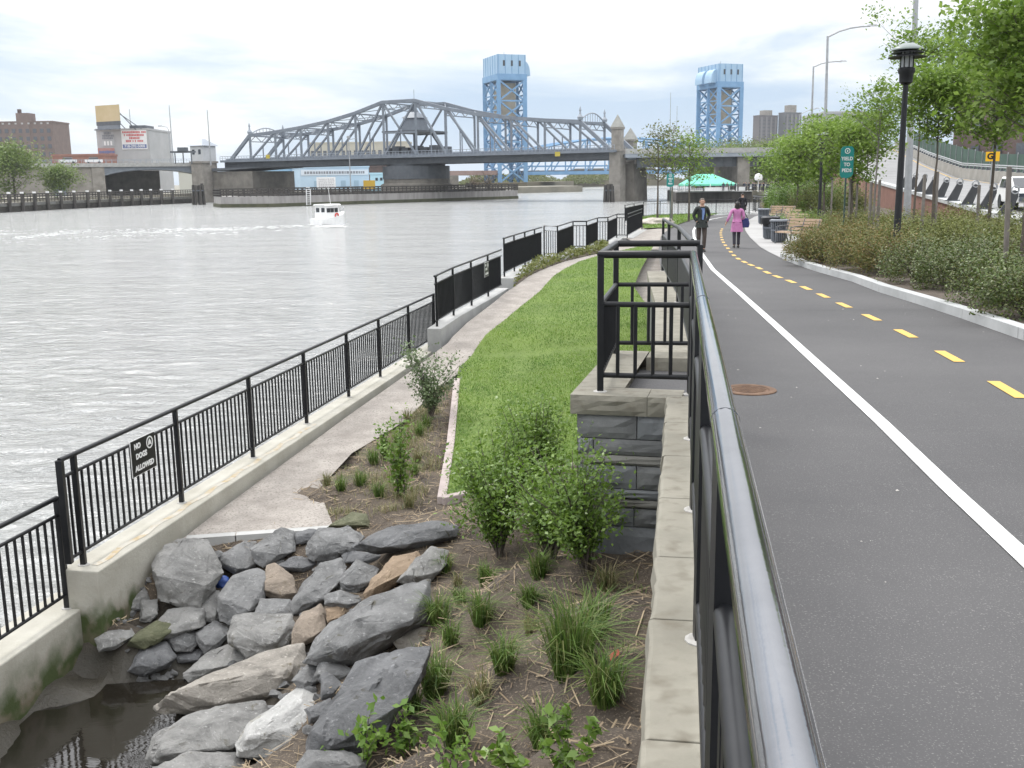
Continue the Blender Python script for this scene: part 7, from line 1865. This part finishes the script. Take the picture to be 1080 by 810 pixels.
for i, (x, y0, y1, Y, lb_) in enumerate(((1064.5, 292, 176, 17.6, 'tall weathered stake left of the right edge trunk'), (1087, 300, 178, 17.0, 'weathered stake right of the right edge trunk'), (975.5, 238, 184, 28, 'left stake of the pair at the wide bright tree'), (989, 236, 181, 28, 'right stake of the pair at the wide bright tree'),
        (919, 238, 192, 31, 'left stake of the slender sparse tree'), (928, 238, 190, 31, 'right stake of the slender sparse tree'), (897, 236, 190, 40, 'left stake of the round tree behind the teal sign'), (904.5, 236, 192, 40, 'right stake of the round tree behind the teal sign'), (878, 236, 190, 50, 'stake below the full tree by the farther lamp post'), (1033, 246, 195, 30, 'stake of the broad young tree, near the guard posts'))):
    b_ = pt(x - (x - 540) * .002 * 3, y0, Y); tp_ = pt(x, y1, Y); mb = MB(); mb.tube([(b_.x, b_.y, zp(0, Y) - .1), tp_], [.045, .042], 10)
    single('tree_stake', mb, STAKE, lb_, 'stake', 'tree stakes', True)
# three trees on the far lawn
def lawn_tree(label, x, Y, ytop, cb_y, cr, nl, mt, seed, bark, nbr=18, **k):
    c = pt(x, 228, Y); c.z = zg(0, Y); h = pt(x, ytop, Y).z - c.z; cb = pt(x, cb_y, Y).z - c.z
    return tree('young_tree', label, c, h, cb, cr, .075, nbr, nl, .17, mt, seed, 'young trees on the far lawn', bark=bark, **k)
lawn_tree('young yellow green tree on the far lawn, left of the small teal sign', 693.5, 66, 132, 192, 1.5, 1300, TREEDULL, 301, BARK, clump=.2)
lawn_tree('bare greyish young tree just behind the small teal sign', 708.5, 68, 127, 185, 1.6, 420, TREEDULL, 302, BARK_GREY, 26)
lawn_tree('fuller young tree on the far lawn beside the green tent', 726.5, 66, 143, 195, 1.75, 1900, TREEM, 303, BARK, clump=.22)

# ------------------------------------------------------------------ benches and bins
WOOD = mat('bench_wood', (.36, .25, .17), (.48, .36, .26), 4, rough=.6, stretch=(.3, 1, 1))
IRON = mat('cast_iron', (.10, .11, .12), rough=.45)
def bench():
    t = thing('park_bench', 'x', 'bench', (0, 0, 0), 0, 'benches beside the path')
    for k in range(4): MB().box((0, -.05 - .115 * k + .2, .45 - .012 * abs(k - 1)), (1.85, .095, .04)).build('seat_slat', WOOD, t)
    for k in range(4): MB().box((0, .30 + .03 * k, .55 + .115 * k), (1.85, .035, .09)).build('back_slat', WOOD, t)
    for x in (-.85, 0, .85):
        mb = MB(); mb.tube([(x, -.28, 0), (x, -.22, .40), (x, .22, .40), (x, .42, .98)], .028, 8); mb.tube([(x, .2, .40), (x, .36, 0)], .026, 8)
        mb.tube([(x, -.22, .40), (x, -.26, .62), (x, .0, .66), (x, .32, .66)], .022, 8); mb.build('iron_frame', IRON, t, True)
    return t
bn_ = bench()
for i, (x, y, rz, lb_) in enumerate(((839, 258, -1.15, 'slatted wooden bench at the end of the shrubs, nearest of the row'), (833, 247.5, -1.25, 'slatted wooden bench, second from the shrubs'), (828.5, 240, -1.35, 'slatted wooden bench, third from the shrubs, beside the dark lidded bin'), (821, 234, -.9, 'slatted wooden bench near the far end of the row'), (815, 228.5, -.3, 'slatted wooden bench turned to the viewer at the far end of the row'))):
    o = bn_ if i == 0 else copy_tree(bn_); p = on(x, y, zp); o.location = p + UZ * .015; o.rotation_euler = (0, 0, rz); o['label'] = lb_
def bin_(dark):
    t = thing('litter_bin', 'x', 'litter bin', (0, 0, 0), 0, 'litter bins beside the benches'); m_ = mat('bin_grey', (.14, .155, .18), (.19, .205, .23), 4, rough=.5)
    mb = MB(); n = 22
    for k in range(n): a = 2 * PI * k / n; mb.bar((.27 * math.cos(a), .27 * math.sin(a), .06), (.31 * math.cos(a), .31 * math.sin(a), .82), .055, .018)
    mb.lathe([(.30, .45), (.315, .45), (.315, .50), (.30, .50)], (0, 0, 0), 24, False); mb.build('slat_basket', m_, t)
    MB().lathe([(.24, .02), (.27, .80)], (0, 0, 0), 20).build('liner', STEEL_DARK, t, True)
    MB().lathe([(.26, .82), (.36, .80), (.37, .86), (.28, .90)], (0, 0, 0), 24, False).build('rim', BLACK if dark else m_, t, True)
    if dark:
        mb = MB(); r_ = random.Random(3); rings = []
        for r0, z in ((.36, .58), (.39, .72), (.385, .88), (.30, .93), (.24, .86)): rings.append([(r0 * (1 + .07 * r_.random()) * math.cos(2 * PI * k / 20), r0 * (1 + .07 * r_.random()) * math.sin(2 * PI * k / 20), z + .03 * r_.random() + (.06 * math.sin(k * 1.9) if z < .6 else 0)) for k in range(20)])
        mb.loft(rings, False); mb.build('bag_liner', mat('black_bag', (.012, .012, .014), rough=.3), t, True)
    return t
for i, (x, y, d_, lb_) in enumerate(((812, 252.5, True, 'grey litter bin overhung with a black bag, nearest the path'), (805, 236.5, False, 'grey litter bin standing farther along the path'), (821, 256, False, 'grey slatted litter bin at the end of the nearest bench'))):
    b_ = bin_(d_); b_.location = on(x, y, zp) + UZ * .015; b_['label'] = lb_

# ------------------------------------------------------------------ people
def skin(vs, es, root=0, sub=1):
    me = bpy.data.meshes.new('skin_tmp'); me.from_pydata([v[0] for v in vs], es, [])
    o = bpy.data.objects.new('skin_tmp', me); COL.objects.link(o)
    o.modifiers.new('s', 'SKIN'); sv = me.skin_vertices[0].data
    for i, v in enumerate(vs):
        r_ = v[1]; sv[i].radius = r_ if isinstance(r_, tuple) else (r_, r_); sv[i].use_root = (i == root)
    m = o.modifiers.new('b', 'SUBSURF'); m.levels = sub; m.render_levels = sub
    dg = bpy.context.evaluated_depsgraph_get(); dg.update()
    out = bpy.data.meshes.new_from_object(o.evaluated_get(dg)); bpy.data.objects.remove(o); bpy.data.meshes.remove(me)
    out.polygons.foreach_set('use_smooth', [True] * len(out.polygons)); out.materials.clear(); return out
class Pose:
    """local frame: faces -Y, x to its own left; joint positions in metres for a 1.75 m figure"""
    def __init__(s, aL=None, aR=None, lL=None, lR=None, head=0, w=1.0):
        s.aL = aL or [(.20, .0, 1.42), (.25, .04, 1.14), (.23, -.02, .90)]; s.aR = aR or [(-.20, .0, 1.42), (-.25, .04, 1.14), (-.23, -.02, .90)]
        s.lL = lL or [(.095, 0, .90), (.10, -.02, .49), (.10, .03, .085)]; s.lR = lR or [(-.095, 0, .90), (-.10, -.02, .49), (-.10, .03, .085)]; s.w = w
def person(label, loc, rz, h, pose, cols, hair='short', coat=None, shirt=None, group=None, fingers=True):
    """parts: body (one surface), hair, top, trousers, shoe (two), eyes"""
    t = thing('person', label, 'person', (0, 0, 0), 0, group); P = pose
    V = [((0, 0, .95), (.145, .11)), ((0, 0, 1.12), (.125, .095)), ((0, .01, 1.32), (.155, .11)), ((0, .01, 1.45), (.09, .075)), ((0, 0, 1.53), .055), ((0, -.015, 1.59), (.068, .078)), ((0, -.012, 1.665), (.08, .098)), ((0, 0, 1.735), (.06, .075))]
    E = [(i, i + 1) for i in range(7)]
    def chain(a, pts):
        for p, r_ in pts: V.append((p, r_)); E.append((a, len(V) - 1)); a = len(V) - 1
        return a
    for arm in (P.aL, P.aR):
        a = chain(3, [(arm[0], .062), (arm[1], .046), (arm[2], .034)]); w_ = Vector(arm[2]); d = (w_ - Vector(arm[1])).normalized()
        palm = w_ + d * .075; a = chain(a, [(tuple(palm), (.036, .02))])
        if fingers:
            s_ = d.cross(Vector((1, 0, 0))).normalized(); f0 = Vector((0, -1, 0)) if abs(d.y) < .7 else Vector((0, 0, 1))
            side_ = d.cross(f0.cross(d)).normalized() if False else (f0 - d * f0.dot(d)).normalized(); curl = d.cross(side_)
            if curl.x * arm[2][0] > 0: curl = -curl
            for k, ln in enumerate((.062, .072, .068, .054)):
                q = palm + side_ * (.03 - .02 * k) + d * .03
                chain(a, [(tuple(q), .0095), (tuple(q + d * ln * .55 + curl * .006), .0085), (tuple(q + d * ln + curl * .022), .007)])
            q = palm + side_ * .035 - d * .02; chain(a, [(tuple(q), .011), (tuple(q + side_ * .02 + d * .045 + curl * .012), .009)])
    for leg in (P.lL, P.lR):
        a = chain(0, [(leg[0], .085), (leg[1], .058), (leg[2], .042)]); k_ = Vector(leg[2]); chain(a, [(tuple(k_ + Vector((0, -.10, -.05))), (.035, .028)), (tuple(k_ + Vector((0, -.17, -.055))), (.03, .02))])
    n0 = 6; V.append(((0, -.112, 1.635), .013)); E.append((5, len(V) - 1))
    link('body', skin(V, E), SKIN, t)
    # top: sleeves and trunk in one garment
    Wd = P.w; J = [((0, 0, .86), (.185 * Wd, .145)), ((0, 0, 1.0), (.172 * Wd, .135)), ((0, 0, 1.14), (.16 * Wd, .122)), ((0, .01, 1.33), (.185 * Wd, .135)), ((0, .012, 1.45), (.105, .085))]
    JE = [(0, 1), (1, 2), (2, 3), (3, 4)]
    def jch(a, pts):
        for p, r_ in pts: J.append((p, r_)); JE.append((a, len(J) - 1)); a = len(J) - 1
    for arm in (P.aL, P.aR): jch(4, [(arm[0], .082), (tuple(Vector(arm[0]).lerp(Vector(arm[1]), .5)), .072), (arm[1], .062), (tuple(Vector(arm[1]).lerp(Vector(arm[2]), .95)), .052)])
    link('jacket' if not coat else 'coat', skin(J, JE, 2), cols['top'], t)
    z0 = coat or .80; n = 20; rings = []
    for z, rx, ry in ((1.0, .185 * Wd, .145), (.9, .20 * Wd, .155), (lerp(.9, z0, .5), .215 * Wd, .165), (z0, .235 * Wd, .18), (z0 + .005, .22 * Wd, .165)):
        rings.append([(rx * math.cos(2 * PI * k / n) * (1 + .03 * math.sin(k * 3)), ry * math.sin(2 * PI * k / n), z) for k in range(n)])
    MB().loft(rings, False).build('coat_skirt', cols['top'], t, True)
    if shirt:
        sh = [(-.062, 1.44), (.062, 1.44), (.05, 1.25), (.02, 1.06), (-.02, 1.06), (-.05, 1.25)]
        yf = lambda z: -.141 - .010 * (1 - abs(z - 1.3) * 2) if z < 1.40 else -.105
        MB().loft([[(x, yf(z) + e, z) for x, z in sh] for e in (0, .03)]).build('shirt', shirt, t)
        for s in (-1, 1): MB().loft([[(s * x, y + e, z) for x, y, z in ((.02, -.10, 1.50), (.075, -.08, 1.47), (.10, -.145, 1.30), (.045, -.155, 1.10), (.035, -.158, 1.18))] for e in (-.008, .012)]).build('lapel', cols['top'], t)
    T = [((0, 0, .97), (.155, .12)), ((0, 0, .91), (.15, .12))]; TE = [(0, 1)]
    for leg in (P.lL, P.lR):
        a = 1
        for p, r_ in ((leg[0], .10), (tuple(Vector(leg[0]).lerp(Vector(leg[1]), .55)), .088), (leg[1], .074), (tuple(Vector(leg[1]).lerp(Vector(leg[2]), .6)), .068), (tuple(Vector(leg[2]) + Vector((0, 0, .01))), .066)): T.append((p, r_)); TE.append((a, len(T) - 1)); a = len(T) - 1
    link('trousers', skin(T, TE, 0), cols['legs'], t)
    for leg in (P.lL, P.lR):
        k_ = Vector(leg[2]); n = 12; MB().loft([[(k_.x + wx * math.cos(2 * PI * i / n), k_.y + y + .0 * i, max(0.0, k_.z - .085 + hz * (.5 + .5 * math.sin(2 * PI * i / n)))) for i in range(n)] for y, wx, hz in ((.075, .02, .05), (.05, .042, .10), (-.02, .045, .11), (-.10, .05, .075), (-.17, .045, .055), (-.21, .02, .04))]).build('shoe', cols['shoe'], t, True)
    # hair cap, eyes, ears, mouth
    rings = []; n = 18; up = {'short': 1.645, 'long': 1.60, 'tied': 1.62}[hair]
    for j in range(8):
        u = j / 7; z = lerp(1.765, up - (.10 if hair == 'long' else 0), u); rr = math.sqrt(max(.02, 1 - ((z - 1.665) / .108) ** 2)) if z > 1.655 else lerp(1, .95, u)
        rings.append([((.088 * rr) * math.cos(a), .012 + (.108 * rr) * math.sin(a) * (1 if math.sin(a) > 0 else (.98 if z > 1.70 else .18)), z) for a in [2 * PI * k / n for k in range(n)]])
    MB().loft(rings).build('hair', cols['hair'], t, True)
    for s in (-1, 1):
        MB().sphere((s * .031, -.098, 1.667), .011, 8, 6).build('eye', GLASS_DARK, t, True); MB().sphere((s * .083, .0, 1.645), (.014, .026, .034), 8, 6).build('ear', SKIN, t, True)
    MB().box((0, -.098, 1.598), (.045, .012, .009)).build('mouth', mat('lips', (.35, .15, .12)), t)
    t.location = loc; t.rotation_euler = (0, 0, rz); s_ = h / 1.77; t.scale = (s_, s_, s_); return t
cloth = lambda n, c, c2=None: mat(n, c, c2 or tuple(q * 1.3 for q in c), 12, rough=.9)
SHOE = mat('dark_shoe', (.015, .013, .012), rough=.4)
mp_ = on(739.5, 265.3, zp)
person('man in a dark open blazer and brown trousers walking towards the viewer, hands in pockets', mp_ + UZ * .003, .06, 1.79,
       Pose(aL=[(.185, .01, 1.43), (.265, .08, 1.18), (.165, -.02, .98)], aR=[(-.185, .01, 1.43), (-.265, .08, 1.18), (-.165, -.02, .98)], lL=[(.09, 0, .90), (.085, -.07, .49), (.075, -.02, .085)], lR=[(-.09, 0, .90), (-.09, .02, .50), (-.075, .12, .10)], w=1.0),
       dict(top=cloth('blazer_cloth', (.022, .026, .024)), legs=cloth('brown_trousers', (.055, .042, .036)), shoe=SHOE, hair=HAIR_GREY), 'short', None, cloth('blue_shirt', (.16, .24, .46)))
wp_ = on(776.5, 261.5, zp)
person('woman in a knee length pink coat and dark trousers walking away, arm held out', wp_ + UZ * .003, PI - .05, 1.64,
       Pose(aL=[(.20, .0, 1.42), (.31, .08, 1.19), (.40, .02, .98)], aR=[(-.20, .0, 1.42), (-.25, .05, 1.15), (-.20, -.14, 1.02)], lL=[(.095, 0, .90), (.10, .04, .49), (.10, .12, .10)], lR=[(-.095, 0, .90), (-.09, -.08, .50), (-.085, -.06, .085)], w=1.02),
       dict(top=cloth('pink_coat', (.42, .15, .32), (.48, .20, .38)), legs=cloth('dark_trousers', (.03, .028, .04)), shoe=SHOE, hair=HAIR_DARK), 'long', .62)
# shoulder bag held by the woman
bg = wp_ + Vector((.30, .03, .72)); bt = thing('shoulder_bag', 'dark blue shoulder bag hanging at the side of the woman in pink', 'bag', bg)
MB().loft([[bg + Vector((x * k, y, z)) for x, z in ((-.13, 0), (.13, 0), (.16, .14), (.10, .33), (-.10, .33), (-.16, .14))] for y, k in ((-.07, .8), (-.03, 1), (.05, 1), (.09, .8))]).build('pouch', cloth('bag_blue', (.025, .03, .11)), bt, bevel=.02)
MB().tube([bg + Vector(q) for q in ((-.09, 0, .32), (-.10, .0, .50), (-.10, .0, .63), (-.09, .02, .67), (-.07, .06, .62), (.09, .03, .32))], .014, 6).build('strap', BLACK, bt, True)
dp_ = pt(783.5, 200, 65); dp_.z = zp(0, 65)
person('person in black walking away just beyond the woman in pink', dp_, PI, 1.76, Pose(w=1.1), dict(top=cloth('black_coat', (.012, .012, .016)), legs=cloth('black_trousers', (.014, .014, .018)), shoe=SHOE, hair=HAIR_DARK), 'short', .70)

# ------------------------------------------------------------------ waterside deck with tent and crowd
QZ = 2.35
qd = [(28.3, 205), (49.5, 205), (50, 236), (28.8, 238)]
q0 = g(713, 214, 0); qa, qb = Vector((q0.x, q0.y, 0)), Vector((g(800, 214, 0).x, q0.y - 3, 0)); qn = Vector((0, 1, 0))
dk = thing('waterside_deck', 'dark timber faced deck carrying the green tent at the water', 'deck', qa)
mb = MB(); mb.prism([(p.x, p.y) for p in (qa, qb, qb + qn * 32, qa + qn * 32 + Vector((3, 0, 0)))], -2, QZ - .25); mb.build('timber_face', TIMBER, dk)
mb = MB(); mb.prism([(p.x, p.y) for p in (qa - qn * .3, qb - qn * .3, qb + qn * 32, qa + qn * 32 + Vector((3, 0, 0)))], QZ - .245, QZ); mb.build('deck_slab', CONC_GREY, dk)
fence('river_railing', 'thin railing along the front of the deck with the green tent', [qa + qn * .5 + UZ * QZ + Vector((.4 + k * 3.4, -k * .30, 0)) for k in range(6)], bal=.02, r=.04, gap=.35)
tc_ = pt(746, 190, 212); tc_.z = QZ; tw, td = 10.6, 6.5
tn = thing('party_tent', 'green party tent with white legs on the waterside deck', 'tent', tc_)
e_ = pt(746, 194, 212).z; pk = pt(746, 183.5, 212).z
GREEN = mat('tent_green', (.10, .48, .32), (.14, .54, .38), .6, rough=.5)
T4 = [(-tw / 2, -td / 2), (tw / 2, -td / 2), (tw / 2, td / 2), (-tw / 2, td / 2)]
mb = MB(); R4 = [(-tw * .22, 0), (tw * .10, 0)]
c0_ = [tc_ + Vector((x, y, e_ - tc_.z)) for x, y in T4]; rr_ = [tc_ + Vector((x, y, pk - tc_.z)) for x, y in R4]; dn = UZ * -.35
mb.add(c0_ + rr_, [(0, 1, 5, 4), (1, 2, 5), (2, 3, 4, 5), (3, 0, 4)]); mb.add(c0_ + [c + dn for c in c0_], [(0, 4, 5, 1), (1, 5, 6, 2), (2, 6, 7, 3), (3, 7, 4, 0)]); mb.build('canopy', GREEN, tn)
for x, y in T4 + [(0, -td / 2), (0, td / 2)]: MB().tube([tc_ + Vector((x * .98, y * .98, 0)), tc_ + Vector((x * .98, y * .98, e_ - tc_.z))], .09, 8).build('leg', WHITE, tn)
for i, x in enumerate((748, 757, 764.5, 781)):
    c = pt(x, 197, 208); c.z = QZ; tb = thing('covered_table', ('table under a white cloth at the left of the tent front', 'table under a white cloth beside the middle tent leg', 'small table under a white cloth right of the middle leg', 'table under a white cloth just right of the tent')[i], 'table', c, 0, 'covered tables on the deck')
    wt = (1.7, 1.7, 1.0, 1.7)[i]; MB().box((c.x, c.y, c.z + .74), (wt + .1, .95, .05)).build('tabletop', WHITE, tb); MB().box((c.x, c.y, c.z + .36), (wt, .85, .70), 0, 1.02).build('cloth', WHITE, tb)
# crowd: three figures, copied
cc = [((.015, .015, .02), (.02, .02, .025)), ((.03, .035, .055), (.02, .02, .025)), ((.09, .085, .08), (.03, .03, .04))]
proto = [person('dark dressed guest standing in the waterside crowd', (0, 0, 0), 0, 1.72, Pose(w=1.05), dict(top=cloth('guest_top_%d' % i, a), legs=cloth('guest_legs_%d' % i, b), shoe=SHOE, hair=HAIR_DARK), 'short', None, WHITE if i == 2 else None, 'guests in the waterside crowd', False) for i, (a, b) in enumerate(cc)]
r2 = random.Random(21); used = set()
crowd = [(x + r2.uniform(-1, 1), 205 + r2.uniform(0, 9)) for x in (743, 746.5, 754, 759, 763, 768, 771, 775, 779, 783, 785, 788, 790, 793, 796, 798, 801, 804, 806, 809, 811, 814, 816, 819, 822, 825, 828)]
for i, (x, Y) in enumerate(crowd):
    k = i % 3; o = proto[k] if k not in used else copy_tree(proto[k]); used.add(k)
    c = pt(x, 195, Y); o.location = (c.x, c.y, QZ if c.x < qb.x else LZ); s_ = (.96 + .08 * r2.random()) * 1.72 / 1.77; o.rotation_euler = (0, 0, r2.random() * 6.28); o.scale = (s_, s_, s_)
# curving promenade rail on the right bank
cv = [(19.6, 75.2), (19.6, 84), (25.1, 94.2), (31.8, 113.2), (38.5, 140), (40.3, 152), (41.5, 163), (44, 178), (48, 196)]
cp = [Vector((x, y, LZ + .1)) for x, y in cv]; sm = []
for i in range(len(cp) - 1):
    p0, p1, p2, p3 = cp[max(i - 1, 0)], cp[i], cp[i + 1], cp[min(i + 2, len(cp) - 1)]
    for k in range(4):
        u = k / 4; sm.append(.5 * ((2 * p1) + (p2 - p0) * u + (2 * p0 - 5 * p1 + 4 * p2 - p3) * u * u + (3 * p1 - p0 - 3 * p2 + p3) * u ** 3))
sm.append(cp[-1])
fence('river_railing', 'long curving dark railing of the promenade towards the tent', sm, bal=.03, r=.05, gap=.9, h=1.2)
coping('curving concrete sea wall below the promenade railing', .3, sm, .7, 3.2, CONC_GREY, name='sea_wall')
mb = MB(); c = pt(800, 187, 200); mb.lathe([(.02, -.75), (.7, -.5), (.78, 0), (.6, .55), (.02, .75)], (c.x, c.y, c.z), 16); mb.tube([(c.x, c.y, LZ), (c.x, c.y, c.z - .7)], .06, 6)
single('globe_lamp', mb, WHITE, 'white globe lamp above the crowd beside the pale pier', 'lamp', None, True)
# ------------------------------------------------------------------ air
hz = bpy.data.materials.new('haze'); hz.use_nodes = True; nt = hz.node_tree; N = nt.nodes; L = nt.links
N.remove(N['Principled BSDF']); pv = N.new('ShaderNodeVolumePrincipled'); pv.inputs['Color'].default_value = (.86, .91, .97, 1); pv.inputs['Density'].default_value = .00013; pv.inputs['Anisotropy'].default_value = .2
L.new(pv.outputs[0], N['Material Output'].inputs['Volume'])
mb = MB(); mb.box((800, 3300, 60), (9000, 6900, 130)); tag(mb.build('haze', hz), kind='stuff')
